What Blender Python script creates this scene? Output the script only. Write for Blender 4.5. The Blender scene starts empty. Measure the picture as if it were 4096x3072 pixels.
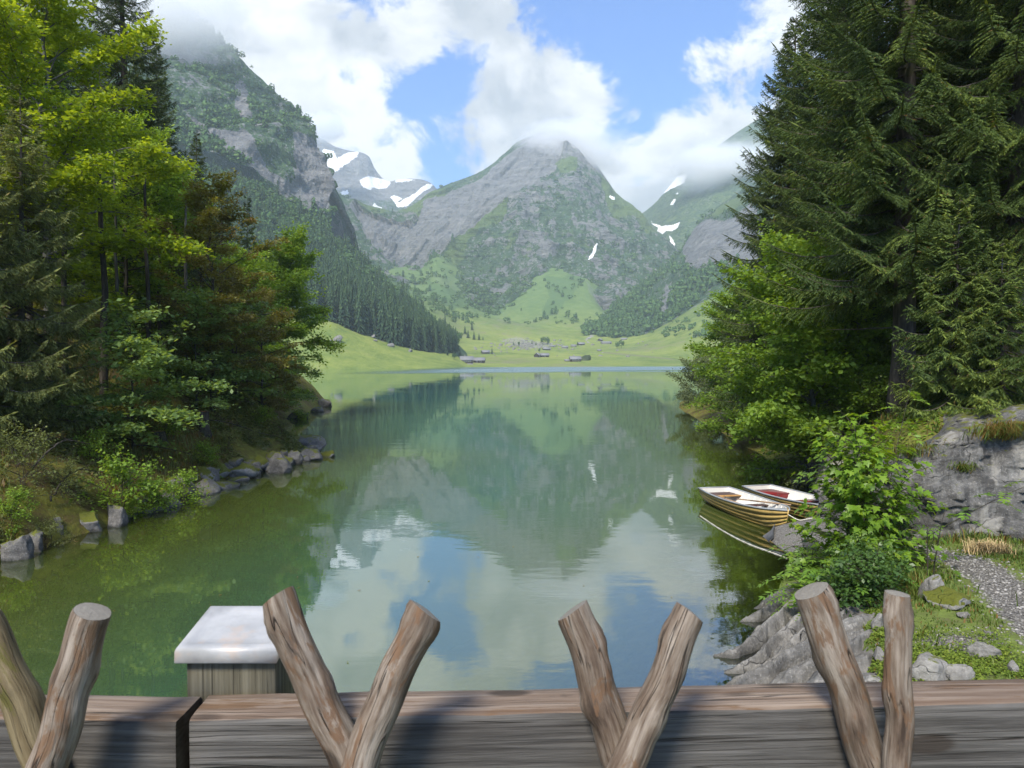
import bpy, math, random
import numpy as np
from mathutils import Vector, Matrix
from mathutils.bvhtree import BVHTree

scene = bpy.context.scene
R_ = math.radians

# ------------------------------------------------------------------ camera
CAMZ = 4.5
F_PX = 731.0                       # focal length in pixels of the 1024 wide frame
PITCH = math.atan((384 - 360.5) / F_PX)
cam_d = bpy.data.cameras.new("camera")
cam = bpy.data.objects.new("camera", cam_d)
scene.collection.objects.link(cam)
cam.location = (0, 0, CAMZ)
cam.rotation_euler = (R_(90) - PITCH, 0, 0)
cam_d.sensor_width = 36.0
cam_d.lens = 36.0 * F_PX / 1024
cam_d.clip_start = 0.05
cam_d.clip_end = 30000
cam_d.dof.use_dof = True
cam_d.dof.focus_distance = 22.0
cam_d.dof.aperture_fstop = 18
scene.camera = cam

# ------------------------------------------------------------------ sun
SUN_AZ, SUN_EL = R_(-158), R_(48)   # azimuth clockwise from +Y (the view), elevation
sl = bpy.data.lights.new("sun", 'SUN')
sl.energy = 2.5
sl.angle = R_(14)
sl.color = (1.0, 0.925, 0.80)
so = bpy.data.objects.new("sun", sl)
scene.collection.objects.link(so)
sdir = Vector((math.sin(SUN_AZ) * math.cos(SUN_EL), math.cos(SUN_AZ) * math.cos(SUN_EL), math.sin(SUN_EL)))
so.rotation_euler = sdir.to_track_quat('Z', 'Y').to_euler()
so.location = (0, 0, 60)

# ------------------------------------------------------------------ exposure and renderer
vs = scene.view_settings
vs.view_transform = 'Standard'
vs.look = 'None'
vs.exposure = 1.5
vs.gamma = 1.0
vs.use_curve_mapping = False
try:
    cy = scene.cycles
    cy.use_denoising = True
    cy.denoiser = 'OPENIMAGEDENOISE'
    cy.denoising_input_passes = 'RGB_ALBEDO_NORMAL'
    cy.max_bounces = 14
    cy.diffuse_bounces = 7
    cy.glossy_bounces = 3
    cy.transmission_bounces = 10
    cy.transparent_max_bounces = 8
    cy.volume_bounces = 7
    cy.volume_step_rate = 1.0
    cy.caustics_reflective = False
    cy.caustics_refractive = False
    cy.sample_clamp_indirect = 8.0
except Exception:
    pass

# ------------------------------------------------------------------ node helpers
def N(nt, typ, inp=None, **props):
    n = nt.nodes.new(typ)
    for k, v in props.items():
        setattr(n, k, v)
    for k, v in (inp or {}).items():
        s = n.inputs[k]
        if isinstance(v, bpy.types.NodeSocket):
            nt.links.new(v, s)
        else:
            if isinstance(v, (tuple, list)) and s.type == 'RGBA' and len(v) == 3:
                v = (*v, 1)
            s.default_value = v
    return n

def mth(nt, op, a, b=0.0, c=None, clamp=False):
    i = {0: a, 1: b}
    if c is not None:
        i[2] = c
    return N(nt, 'ShaderNodeMath', i, operation=op, use_clamp=clamp).outputs[0]

def vmt(nt, op, a, b=(0, 0, 0)):
    n = N(nt, 'ShaderNodeVectorMath', {0: a, 1: b}, operation=op)
    return n.outputs[1] if op in ('LENGTH', 'DISTANCE', 'DOT_PRODUCT') else n.outputs[0]

def noise(nt, vec, scale, detail=4, rough=0.55, dist=0.0, col=False):
    n = N(nt, 'ShaderNodeTexNoise', {'Vector': vec, 'Scale': scale, 'Detail': detail, 'Roughness': rough, 'Distortion': dist})
    return n.outputs['Color'] if col else n.outputs['Fac']

def rng_(nt, v, a, b, c=0.0, d=1.0, smooth=True):
    return N(nt, 'ShaderNodeMapRange', {0: v, 1: a, 2: b, 3: c, 4: d}, interpolation_type='SMOOTHSTEP' if smooth else 'LINEAR').outputs[0]

def mixc(nt, fac, a, b, blend='MIX'):
    n = nt.nodes.new('ShaderNodeMix')
    n.data_type = 'RGBA'
    n.blend_type = blend
    for idx, v in ((0, fac), (6, a), (7, b)):
        s = n.inputs[idx]
        if isinstance(v, bpy.types.NodeSocket):
            nt.links.new(v, s)
        else:
            s.default_value = (*v, 1) if isinstance(v, (tuple, list)) and len(v) == 3 else v
    return n.outputs[2]

def ramp(nt, fac, stops):
    n = N(nt, 'ShaderNodeValToRGB', {0: fac})
    cr = n.color_ramp
    while len(cr.elements) < len(stops):
        cr.elements.new(0.5)
    for e, (p, c) in zip(cr.elements, stops):
        e.position = p
        e.color = (*c, 1) if len(c) == 3 else c
    return n.outputs[0]

def bump(nt, h, strength=0.5, dist=0.1, normal=None):
    i = {'Height': h, 'Strength': strength, 'Distance': dist}
    if normal is not None:
        i['Normal'] = normal
    return N(nt, 'ShaderNodeBump', i).outputs[0]

def new_mat(name):
    m = bpy.data.materials.new(name)
    m.use_nodes = True
    nt = m.node_tree
    nt.nodes.clear()
    out = nt.nodes.new('ShaderNodeOutputMaterial')
    return m, nt, out

def pos(nt):
    return nt.nodes.new('ShaderNodeNewGeometry').outputs['Position']

def objc(nt):
    return nt.nodes.new('ShaderNodeTexCoord').outputs['Object']

def attr(nt, name):
    return N(nt, 'ShaderNodeAttribute', attribute_name=name)

def sep(nt, v):
    return N(nt, 'ShaderNodeSeparateXYZ', {0: v}).outputs

def mapping(nt, vec, scale=(1, 1, 1), rot=(0, 0, 0), loc=(0, 0, 0)):
    return N(nt, 'ShaderNodeMapping', {'Vector': vec, 'Scale': scale, 'Rotation': rot, 'Location': loc}).outputs[0]

def finish(nt, out, col, rough=0.8, nrm=None, spec=0.3, metal=0.0):
    i = {'Base Color': col, 'Roughness': rough, 'Metallic': metal, 'Specular IOR Level': spec}
    if nrm is not None:
        i['Normal'] = nrm
    b = N(nt, 'ShaderNodeBsdfPrincipled', i)
    nt.links.new(b.outputs[0], out.inputs[0])
    return b

# ------------------------------------------------------------------ world: physical sky, broken cloud on it
world = bpy.data.worlds.new("World")
scene.world = world
world.use_nodes = True
def build_world():
    nt = world.node_tree
    nt.nodes.clear()
    out = nt.nodes.new('ShaderNodeOutputWorld')
    d = nt.nodes.new('ShaderNodeTexCoord').outputs['Generated']
    sky = nt.nodes.new('ShaderNodeTexSky')
    sky.sky_type = 'NISHITA'
    sky.sun_disc = False
    sky.sun_elevation = SUN_EL
    sky.sun_rotation = SUN_AZ
    sky.altitude = 1100
    sky.air_density = 1.0
    sky.dust_density = 0.6
    sky.ozone_density = 2.0
    # cloud field: fractal noise over the direction plus the cloud banks seen on the day
    wv = noise(nt, d, 3.0, 3, 0.5, col=True)
    warp = vmt(nt, 'ADD', d, vmt(nt, 'SCALE', vmt(nt, 'SUBTRACT', wv, (0.5, 0.5, 0.5))))
    # (scale input of the SCALE node)
    for n in nt.nodes:
        if n.type == 'VECT_MATH' and n.operation == 'SCALE':
            n.inputs['Scale'].default_value = 0.16
    st = mapping(nt, warp, (1, 1, 1.35))
    f1 = noise(nt, st, 5.0, 9, 0.62)
    f2 = noise(nt, st, 17.0, 6, 0.6)
    f3 = noise(nt, st, 46.0, 5, 0.65)
    fld = mth(nt, 'ADD', mth(nt, 'MULTIPLY', mth(nt, 'SUBTRACT', f1, 0.28), 2.2), mth(nt, 'ADD', mth(nt, 'MULTIPLY', mth(nt, 'SUBTRACT', f2, .33), 1.25), mth(nt, 'MULTIPLY', mth(nt, 'SUBTRACT', f3, .5), .55)))
    def dirv(px, py):
        u, v = (px - 512) / F_PX, (384 - py) / F_PX
        x, y, z = u, math.cos(PITCH) + v * math.sin(PITCH), -math.sin(PITCH) + v * math.cos(PITCH)
        l = math.sqrt(x * x + y * y + z * z)
        return (x / l, y / l, z / l)
    banks = [  # direction through the valley, angular radius, weight
        (240, 20, 0.26, .50), (335, 125, 0.15, .45), (440, 15, 0.10, .34), (520, 110, 0.13, .48),
        (560, 140, 0.13, .50), (720, 155, 0.16, .60), (650, 180, 0.10, .45), (604, 70, 0.045, .22), (415, 155, 0.07, .22),
        (707, 60, 0.035, .2), (790, 10, .09, .3), (380, 60, .07, .2), (320, 90, .08, .3),
        (600, 80, 0.10, -.0), (670, 50, 0.20, -.62), (405, 96, 0.05, -.30), (442, 84, 0.055, -.40), (470, 60, .05, -.25), (440, 150, .05, -.30), (352, 80, .05, -.20), (520, 28, .05, -.2), (435, 175, 0.045, -.22), (580, 20, 0.11, -.45), (455, 130, .035, -.2),
        (610, 128, .04, -.3), (268, 80, .03, -.2)]
    for px, py, r, w in banks:
        if w == 0: continue
        dist = vmt(nt, 'DISTANCE', d, dirv(px, py))
        b = rng_(nt, dist, 0.0, r, 1.0, 0.0)
        fld = mth(nt, 'ADD', fld, mth(nt, 'MULTIPLY', b, w))
    z = sep(nt, d)[2]
    m = rng_(nt, fld, 0.60, 1.00)
    # cloud tone: white rims, soft grey bellies
    g = noise(nt, mapping(nt, warp, (1, 1, 1.5), loc=(0.02, 0.0, 0.05)), 6.0, 6, 0.55)
    tone = mth(nt, 'ADD', .12, mth(nt, 'SUBTRACT', rng_(nt, g, 0.34, 0.62), mth(nt, 'MULTIPLY', rng_(nt, fld, 1.05, 1.6), 0.35)))
    ccol = ramp(nt, tone, [(0.0, (6.3, 6.7, 7.0)), (0.45, (7.6, 7.8, 7.9)), (1.0, (9.6, 9.6, 9.5))])
    # ramp colours are clamped to the unit range by some builds: scale instead
    cn = ccol.node.color_ramp
    for e, c in zip(cn.elements, ((.47, .50, .54), (.74, .755, .775), (.99, .99, .985))):
        e.color = (*c, 1)
    cc = mixc(nt, 1.0, ccol, (3.75, 3.7, 3.62), 'MULTIPLY')
    skyc = mixc(nt, 1.0, sky.outputs[0], (0.24, 0.46, 0.76), 'MULTIPLY')
    low = rng_(nt, z, -0.02, -0.2)
    col = mixc(nt, m, skyc, cc)
    bg = N(nt, 'ShaderNodeBackground', {'Color': col, 'Strength': 0.125})
    nt.links.new(bg.outputs[0], out.inputs[0])
build_world()

# ------------------------------------------------------------------ geometry helpers
def W(px, py, d):
    """the point of the valley seen at a pixel of the 1024x768 photo, d metres ahead"""
    u, v = (px - 512) / F_PX, (384 - py) / F_PX
    y = math.cos(PITCH) + v * math.sin(PITCH)
    z = -math.sin(PITCH) + v * math.cos(PITCH)
    t = d / y
    return np.array([u * t, d, CAMZ + z * t])

def proj(P):
    x, y, z = P[..., 0], P[..., 1], P[..., 2] - CAMZ
    f = y * math.cos(PITCH) - z * math.sin(PITCH)
    v = y * math.sin(PITCH) + z * math.cos(PITCH)
    f = np.maximum(f, 1e-3)
    return 512 + F_PX * x / f, 384 - F_PX * v / f

def _hash(ix, iy, iz, seed):
    h = (ix * 374761393 + iy * 668265263 + iz * 2147483647 + seed * 974634777) & 0xffffffff
    h = ((h ^ (h >> 13)) * 1274126177) & 0xffffffff
    h = (h ^ (h >> 16)) & 0xffffffff
    return h.astype(np.float64) / 4294967295.0

def vnoise(P, seed=0):
    P = np.asarray(P, float)
    I = np.floor(P).astype(np.int64)
    f = P - I
    f = f * f * f * (f * (f * 6 - 15) + 10)
    out = 0
    for dx in (0, 1):
        wx = f[:, 0] if dx else 1 - f[:, 0]
        for dy in (0, 1):
            wy = f[:, 1] if dy else 1 - f[:, 1]
            for dz in (0, 1):
                wz = f[:, 2] if dz else 1 - f[:, 2]
                out = out + wx * wy * wz * _hash(I[:, 0] + dx, I[:, 1] + dy, I[:, 2] + dz, seed)
    return out * 2 - 1

def fbm(P, scale=1.0, octaves=5, gain=0.5, lac=2.03, seed=0, ridged=False):
    P = np.asarray(P, float) * scale
    a, s, t = 1.0, 0, 0
    for o in range(octaves):
        n = vnoise(P + o * 17.13, seed + o)
        if ridged:
            n = 1 - 2 * np.abs(n)
        s = s + a * n
        t += a
        a *= gain
        P = P * lac
    return s / t

def mesh(name, V, faces, mat=None, cols=None, smooth=False, matidx=None, mats=None):
    """faces: int array (n,3|4) or list of such arrays"""
    if not isinstance(faces, list):
        faces = [faces]
    faces = [np.asarray(f, np.int32) for f in faces if len(f)]
    me = bpy.data.meshes.new(name)
    V = np.asarray(V, np.float32)
    me.vertices.add(len(V))
    me.vertices.foreach_set('co', V.ravel())
    li = np.concatenate([f.ravel() for f in faces])
    tot = np.concatenate([np.full(len(f), f.shape[1], np.int32) for f in faces])
    st = np.concatenate([[0], np.cumsum(tot)[:-1]]).astype(np.int32)
    me.loops.add(len(li))
    me.loops.foreach_set('vertex_index', li.astype(np.int32))
    me.polygons.add(len(tot))
    me.polygons.foreach_set('loop_start', st)
    if smooth:
        me.polygons.foreach_set('use_smooth', np.ones(len(tot), bool))
    for m in (mats or ([mat] if mat else [])):
        me.materials.append(m)
    if matidx is not None:
        me.polygons.foreach_set('material_index', np.asarray(matidx, np.int32))
    me.update(calc_edges=True)
    me.validate()
    for k, c in (cols or {}).items():
        a = me.attributes.new(k, 'FLOAT_COLOR', 'POINT')
        c = np.asarray(c, np.float32)
        if c.ndim == 1:
            c = np.stack([c, c, c], 1)
        if c.shape[1] == 3:
            c = np.concatenate([c, np.ones((len(c), 1), np.float32)], 1)
        a.data.foreach_set('color', c.ravel())
    return me

def link(name, me, parent=None, loc=None, **props):
    o = bpy.data.objects.new(name, me)
    scene.collection.objects.link(o)
    if parent is not None:
        o.parent = parent
    if loc is not None:
        o.location = loc
    for k, v in props.items():
        if v is not None:
            o[k] = v
    return o

def thing(name, label, cat, loc=(0, 0, 0), rz=0.0, group=None):
    o = bpy.data.objects.new(name, None)
    o.empty_display_size = 0.3
    scene.collection.objects.link(o)
    o.location = loc
    o.rotation_euler = (0, 0, rz)
    o['label'] = label
    o['category'] = cat
    if group:
        o['group'] = group
    return o

def dup(root, loc, rz=0.0, scale=1.0, label=None, group=None, tilt=(0, 0)):
    r = root.copy()
    scene.collection.objects.link(r)
    r.location = loc
    r.rotation_euler = (tilt[0], tilt[1], rz)
    r.scale = (scale,) * 3 if not isinstance(scale, (tuple, list)) else scale
    if label: r['label'] = label
    if group: r['group'] = group
    for ch in list(root.children):
        c = ch.copy()
        scene.collection.objects.link(c)
        c.parent = r
        for g in list(ch.children):
            gg = g.copy()
            scene.collection.objects.link(gg)
            gg.parent = c
    return r

class MB:
    """gathers polygons for one mesh"""
    def __init__(s):
        s.V, s.Q, s.T, s.n = [], [], [], 0
        s.C = []
    def add(s, V, Q=None, T=None, c=None):
        V = np.asarray(V, float).reshape(-1, 3)
        if Q is not None and len(Q): s.Q.append(np.asarray(Q, np.int64) + s.n)
        if T is not None and len(T): s.T.append(np.asarray(T, np.int64) + s.n)
        s.V.append(V)
        if c is not None:
            c = np.asarray(c, float)
            s.C.append(np.broadcast_to(c, (len(V), 3)))
        s.n += len(V)
    def box(s, c, size, rz=0.0, M=None):
        x, y, z = [q / 2 for q in size]
        V = np.array([[-x, -y, -z], [x, -y, -z], [x, y, -z], [-x, y, -z], [-x, -y, z], [x, -y, z], [x, y, z], [-x, y, z]])
        if rz:
            cc, ss = math.cos(rz), math.sin(rz)
            V = V @ np.array([[cc, ss, 0], [-ss, cc, 0], [0, 0, 1]])
        if M is not None:
            V = V @ np.array(M).T
        s.add(V + np.array(c), [[0, 3, 2, 1], [4, 5, 6, 7], [0, 1, 5, 4], [1, 2, 6, 5], [2, 3, 7, 6], [3, 0, 4, 7]])
    def tube(s, pts, rad, n=6, cap=True, c=None, squash=None):
        pts = np.asarray(pts, float)
        m = len(pts)
        rad = np.broadcast_to(np.asarray(rad, float), (m,))
        t = np.gradient(pts, axis=0)
        t /= np.linalg.norm(t, axis=1)[:, None] + 1e-9
        ref = np.where(np.abs(t[:, 2:3]) > 0.9, np.array([[1., 0, 0]]), np.array([[0, 0, 1.]]))
        if abs(t[0, 2]) > 0.7: ref[:] = (1., 0, 0)
        a = np.cross(t, ref); a /= np.linalg.norm(a, axis=1)[:, None] + 1e-9
        b = np.cross(t, a)
        th = np.linspace(0, 2 * math.pi, n, endpoint=False)
        V = pts[:, None, :] + rad[:, None, None] * (np.cos(th)[None, :, None] * a[:, None, :] + np.sin(th)[None, :, None] * b[:, None, :])
        V = V.reshape(-1, 3)
        i = np.arange(m - 1)[:, None] * n
        j = np.arange(n)[None, :]
        j2 = (j + 1) % n
        Q = np.stack([i + j, i + n + j, i + n + j2, i + j2], -1).reshape(-1, 4)
        T = []
        if cap:
            V = np.concatenate([V, pts[:1], pts[-1:]])
            k0, k1 = m * n, m * n + 1
            for q in range(n):
                T.append([k0, q, (q + 1) % n])
                T.append([k1, (m - 1) * n + (q + 1) % n, (m - 1) * n + q])
        s.add(V, Q, T, c)
    def mesh(s, name, mat, smooth=False, cname='tint'):
        V = np.concatenate(s.V)
        f = []
        if s.Q: f.append(np.concatenate(s.Q))
        if s.T: f.append(np.concatenate(s.T))
        cols = {cname: np.concatenate(s.C)} if s.C and sum(len(c) for c in s.C) == len(V) else None
        return mesh(name, V, f, mat, cols, smooth)
    def build(s, name, mat, parent=None, smooth=False, loc=None, **props):
        return link(name, s.mesh(name, mat, smooth), parent, loc, **props)

def grid_faces(nu, nv):
    i, j = np.meshgrid(np.arange(nu - 1), np.arange(nv - 1), indexing='ij')
    a = (i * nv + j).ravel()
    return np.stack([a, a + nv, a + nv + 1, a + 1], 1)

def upsample(G, nu, nv, linear_v=False):
    """G (a,b,3) control net -> (nu,nv,3), Catmull-Rom along both"""
    def cr(A, n, lin):
        m = A.shape[0]
        t = np.linspace(0, m - 1, n)
        i = np.minimum(t.astype(int), m - 2)
        f = (t - i).reshape(-1, *([1] * (A.ndim - 1)))
        if lin:
            return A[i] * (1 - f) + A[i + 1] * f
        p0, p1, p2, p3 = A[np.maximum(i - 1, 0)], A[i], A[i + 1], A[np.minimum(i + 2, m - 1)]
        # damped tangents keep the net from overshooting
        m1, m2 = (p2 - p0) * .42, (p3 - p1) * .42
        f2, f3 = f * f, f * f * f
        return (2 * f3 - 3 * f2 + 1) * p1 + (f3 - 2 * f2 + f) * m1 + (-2 * f3 + 3 * f2) * p2 + (f3 - f2) * m2
    A = cr(G, nu, False)
    A = cr(A.transpose(1, 0, 2), nv, linear_v).transpose(1, 0, 2)
    return A

def in_poly(x, y, poly):
    poly = np.asarray(poly, float)
    r = np.zeros(x.shape, bool)
    j = len(poly) - 1
    for i in range(len(poly)):
        xi, yi = poly[i]; xj, yj = poly[j]
        c = ((yi > y) != (yj > y)) & (x < (xj - xi) * (y - yi) / (yj - yi + 1e-12) + xi)
        r ^= c
        j = i
    return r

def normals_of(G):
    du = np.gradient(G, axis=0); dv = np.gradient(G, axis=1)
    n = np.cross(du, dv)
    n /= np.linalg.norm(n, axis=2)[:, :, None] + 1e-9
    return n

def S3(pts):   # polygon given in the middle-distance crop, to photo pixels
    return [(300 + x * .1978, 100 + y * .1978) for x, y in pts]
# ------------------------------------------------------------------ far terrain materials
def make_alpine(name, streak_rot=(0, 0, 0), sc=1.0):
    m, nt, out = new_mat(name)
    p = pos(nt)
    a = attr(nt, 'msk').outputs['Color']
    s = N(nt, 'ShaderNodeSeparateColor', {0: a}).outputs
    n1 = noise(nt, p, 0.012 / sc, 6, 0.6)
    n2 = noise(nt, p, 0.05 / sc, 6, 0.65)
    n3 = noise(nt, p, 0.16 / sc, 5, 0.6)
    st = mapping(nt, p, (0.012 / sc, 0.02 / sc, 0.075 / sc), streak_rot)
    sn = noise(nt, st, 1.0, 7, 0.7, 0.4)
    sv = noise(nt, mapping(nt, p, (0.07 / sc, 0.05 / sc, 0.012 / sc)), 1.0, 6, 0.65, 0.6)
    rock = ramp(nt, mth(nt, 'ADD', mth(nt, 'MULTIPLY', sn, .55), mth(nt, 'MULTIPLY', sv, .45)),
                [(0.28, (.07, .073, .08)), (0.42, (.16, .163, .17)), (0.55, (.25, .25, .25)), (0.72, (.40, .385, .365))])
    warm = rng_(nt, n1, 0.55, 0.72)
    rock = mixc(nt, mth(nt, 'MULTIPLY', warm, .15), rock, (.34, .27, .22))
    veg = ramp(nt, mth(nt, 'ADD', mth(nt, 'MULTIPLY', n2, .6), mth(nt, 'MULTIPLY', n3, .4)),
               [(0.33, (.022, .048, .026)), (0.5, (.06, .115, .05)), (0.68, (.115, .18, .065))])
    grass = ramp(nt, mth(nt, 'ADD', mth(nt, 'MULTIPLY', n2, .5), mth(nt, 'MULTIPLY', n3, .5)),
                 [(0.3, (.07, .115, .035)), (0.5, (.115, .175, .05)), (0.7, (.16, .215, .07))])
    flec = rng_(nt, mth(nt, 'ADD', n3, mth(nt, 'MULTIPLY', sv, .5)), 0.80, 0.93)
    # masks get ragged edges
    jag = mth(nt, 'SUBTRACT', mth(nt, 'ADD', mth(nt, 'MULTIPLY', n2, .7), mth(nt, 'MULTIPLY', n3, .5)), .6)
    rk = rng_(nt, mth(nt, 'ADD', s[0], mth(nt, 'MULTIPLY', jag, 1.7)), 0.42, 0.58)
    gr = rng_(nt, mth(nt, 'ADD', s[1], mth(nt, 'MULTIPLY', jag, 1.2)), 0.35, 0.65)
    sw = rng_(nt, mth(nt, 'ADD', s[2], mth(nt, 'MULTIPLY', jag, .5)), 0.44, 0.54)
    c = mixc(nt, gr, veg, grass)
    c = mixc(nt, mth(nt, 'MULTIPLY', flec, mth(nt, 'SUBTRACT', 1.0, mth(nt, 'MULTIPLY', gr, .85))), c, rock)
    c = mixc(nt, rk, c, rock)
    c = mixc(nt, sw, c, (.82, .82, .83))
    h = mth(nt, 'ADD', mth(nt, 'MULTIPLY', n2, 1.0), mth(nt, 'ADD', mth(nt, 'MULTIPLY', n3, .6), mth(nt, 'MULTIPLY', sn, 1.2)))
    bm = bump(nt, h, mth(nt, 'SUBTRACT', 1.0, mth(nt, 'MULTIPLY', sw, .9)), 14.0 * sc)
    finish(nt, out, c, .9, bm, .15)
    return m

M_alp = make_alpine('alpine_slope', (0, R_(-32), 0))
M_cliff = make_alpine('cliff_slope', (0, R_(25), 0), 0.45)

def make_meadow():
    m, nt, out = new_mat('meadow_grass')
    p = pos(nt)
    a = attr(nt, 'msk').outputs['Color']
    s = N(nt, 'ShaderNodeSeparateColor', {0: a}).outputs
    n1 = noise(nt, p, 0.012, 4, 0.5)
    n2 = noise(nt, mapping(nt, p, (.07, .07, .16)), 1.0, 6, 0.65)
    n3 = noise(nt, p, 0.5, 4, 0.6)
    g = ramp(nt, mth(nt, 'ADD', mth(nt, 'MULTIPLY', n1, .35), mth(nt, 'ADD', mth(nt, 'MULTIPLY', n2, .45), mth(nt, 'MULTIPLY', n3, .2))),
             [(0.36, (.075, .125, .03)), (0.46, (.15, .20, .045)), (0.56, (.215, .255, .06)), (0.68, (.30, .30, .10))])
    dry = mth(nt, 'MULTIPLY', rng_(nt, mth(nt, 'ADD', mth(nt, 'MULTIPLY', s[0], 1.2), mth(nt, 'MULTIPLY', mth(nt, 'SUBTRACT', n2, .5), 1.6)), .12, .55), .8)
    c = mixc(nt, dry, g, (.17, .165, .10))
    scree = rng_(nt, mth(nt, 'ADD', s[1], mth(nt, 'MULTIPLY', mth(nt, 'SUBTRACT', n3, .5), 1.2)), .4, .6)
    c = mixc(nt, scree, c, mixc(nt, n3, (.17, .155, .15), (.34, .33, .31)))
    dark = rng_(nt, mth(nt, 'ADD', s[2], mth(nt, 'MULTIPLY', mth(nt, 'SUBTRACT', n2, .5), 1.6)), .4, .65)
    c = mixc(nt, dark, c, mixc(nt, n3, (.035, .06, .02), (.08, .125, .035)))
    high = rng_(nt, sep(nt, p)[2], 25.0, 110.0)
    c = mixc(nt, mth(nt, 'MULTIPLY', high, .75), c, mixc(nt, n2, (.05, .10, .04), (.13, .215, .075)))
    tus = rng_(nt, n3, .60, .74)
    c = mixc(nt, mth(nt, 'MULTIPLY', tus, .35), c, (.05, .085, .02))
    bm = bump(nt, mth(nt, 'ADD', n2, mth(nt, 'MULTIPLY', n3, .5)), .7, 2.0)
    finish(nt, out, c, .9, bm, .15)
    return m
M_meadow = make_meadow()

far_bvh = []
def add_bvh(V, Fq):
    far_bvh.append(BVHTree.FromPolygons([tuple(v) for v in V], [tuple(int(i) for i in f) for f in Fq]))

def hit(px, py):
    """first far-terrain point seen at a pixel"""
    a = W(px, py, 100.0) - np.array([0, 0, CAMZ])
    d = Vector(a).normalized()
    best = None
    for b in far_bvh:
        loc, nrm, idx, dist = b.ray_cast(Vector((0, 0, CAMZ)), d, 20000)
        if loc is not None and (best is None or dist < best[1]):
            best = (loc, dist, nrm)
    return best[0] if best else None

def drop(x, y):
    z = None
    for b in far_bvh:
        loc, *_ = b.ray_cast(Vector((x, y, 3000)), Vector((0, 0, -1)), 6000)
        if loc is not None and (z is None or loc.z > z):
            z = loc.z
    return z

def loft(rows, nu, nv, amp=0.0, nscale=0.01, seed=0, octv=6, ridged=False, back=True, fade=(0.0, 0.0), depth_only=False, gain=.5, steps=None):
    """rows[k] = list of (px,py,d) or ('z',px,d,z); all of one length. Returns grid (nu,nv,3), v along rows."""
    G = []
    for r in rows:
        G.append([np.array([(q[1] - 512) / F_PX * q[2], q[2], q[3]]) if q[0] == 'z' else W(*q) for q in r])
    G = np.array(G).transpose(1, 0, 2)       # (cols, rows, 3)
    P = upsample(G, nu, nv)
    if amp:
        n = normals_of(P)
        fl = P.reshape(-1, 3)
        h = fbm(fl, nscale, octv, gain, seed=seed, ridged=ridged).reshape(P.shape[:2])
        v = np.linspace(0, 1, nv)
        w = np.ones(nv)
        if fade[0]: w *= np.clip(v / fade[0], 0, 1)
        if fade[1]: w *= np.clip((1 - v) / fade[1], 0.12, 1)
        dirn = n * np.sign(n[..., 1:2] * -1 + 1e-9)
        dirn = np.where(n[..., 1:2] > 0, -n, n)
        P = P + dirn * (h * amp * w[None, :])[..., None]
    if back:                                  # the far side of the hill falls away behind the ridge
        rg = P[:, -1]
        zz = rg[:, 2:3]
        dd = np.concatenate([np.zeros_like(rg[:, :1]), np.ones_like(rg[:, :1]), np.zeros_like(rg[:, :1])], 1)
        b1 = rg + dd * (60 + zz * .25) - np.array([0, 0, 1]) * zz * .12
        b2 = rg + dd * (80 + zz * .9) - np.array([0, 0, 1]) * zz * .75
        b3 = rg + dd * (100 + zz * 1.3) - np.array([0, 0, 1]) * (zz + 4)
        P = np.concatenate([P, b1[:, None], b2[:, None], b3[:, None]], 1)
    return P

def terrain(name, P, mat, msk, label, bvh=True):
    nu, nv = P.shape[:2]
    V = P.reshape(-1, 3)
    Fq = grid_faces(nu, nv)
    me = mesh(name, V, Fq, mat, {'msk': msk.reshape(-1, 3)}, smooth=True)
    o = link(name, me)
    o['kind'] = 'structure'
    o['label'] = label
    if bvh:
        add_bvh(V, Fq)
    return o

def jitter_px(P, amt, scale, seed):
    x, y = proj(P)
    f = P.reshape(-1, 3)
    jx = fbm(f, scale, 4, seed=seed).reshape(x.shape)
    jy = fbm(f + 431.0, scale, 4, seed=seed + 9).reshape(x.shape)
    return x + jx * amt, y + jy * amt

# ---- main mountain at the head of the valley
sky_ = [(300, 190), (322, 196), (345, 203), (380, 209), (401, 211), (438, 190), (478, 173), (500, 158), (524, 141), (558, 133), (581, 144), (598, 168), (616, 195), (640, 215), (662, 240), (700, 268), (740, 290)]
skyd = [1900, 1900, 1880, 1860, 1880, 1980, 2080, 2150, 2250, 2300, 2280, 2230, 2180, 2120, 2000, 1900, 1850]
foot = [(300, 235), (322, 240), (345, 258), (380, 270), (405, 277), (440, 272), (474, 290), (494, 299), (525, 287), (545, 283), (572, 282), (590, 291), (608, 301), (625, 311), (650, 319), (700, 325), (740, 330)]
footd = [1400, 1400, 1400, 1420, 1450, 1480, 1430, 1410, 1440, 1460, 1480, 1460, 1430, 1400, 1380, 1350, 1330]
r0 = [(x, y + 16, d - 90) for (x, y), d in zip(foot, footd)]
r1 = [(x, y, d) for (x, y), d in zip(foot, footd)]
r3 = [(x, y, d) for (x, y), d in zip(sky_, skyd)]
def lerp_row(a, b, t, dt):
    return [(p[0] + (q[0] - p[0]) * t, p[1] + (q[1] - p[1]) * t, p[2] + (q[2] - p[2]) * dt) for p, q in zip(a, b)]
P = loft([r0, r1, lerp_row(r1, r3, .33, .24), lerp_row(r1, r3, .66, .58), r3], 440, 240, 0)
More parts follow.
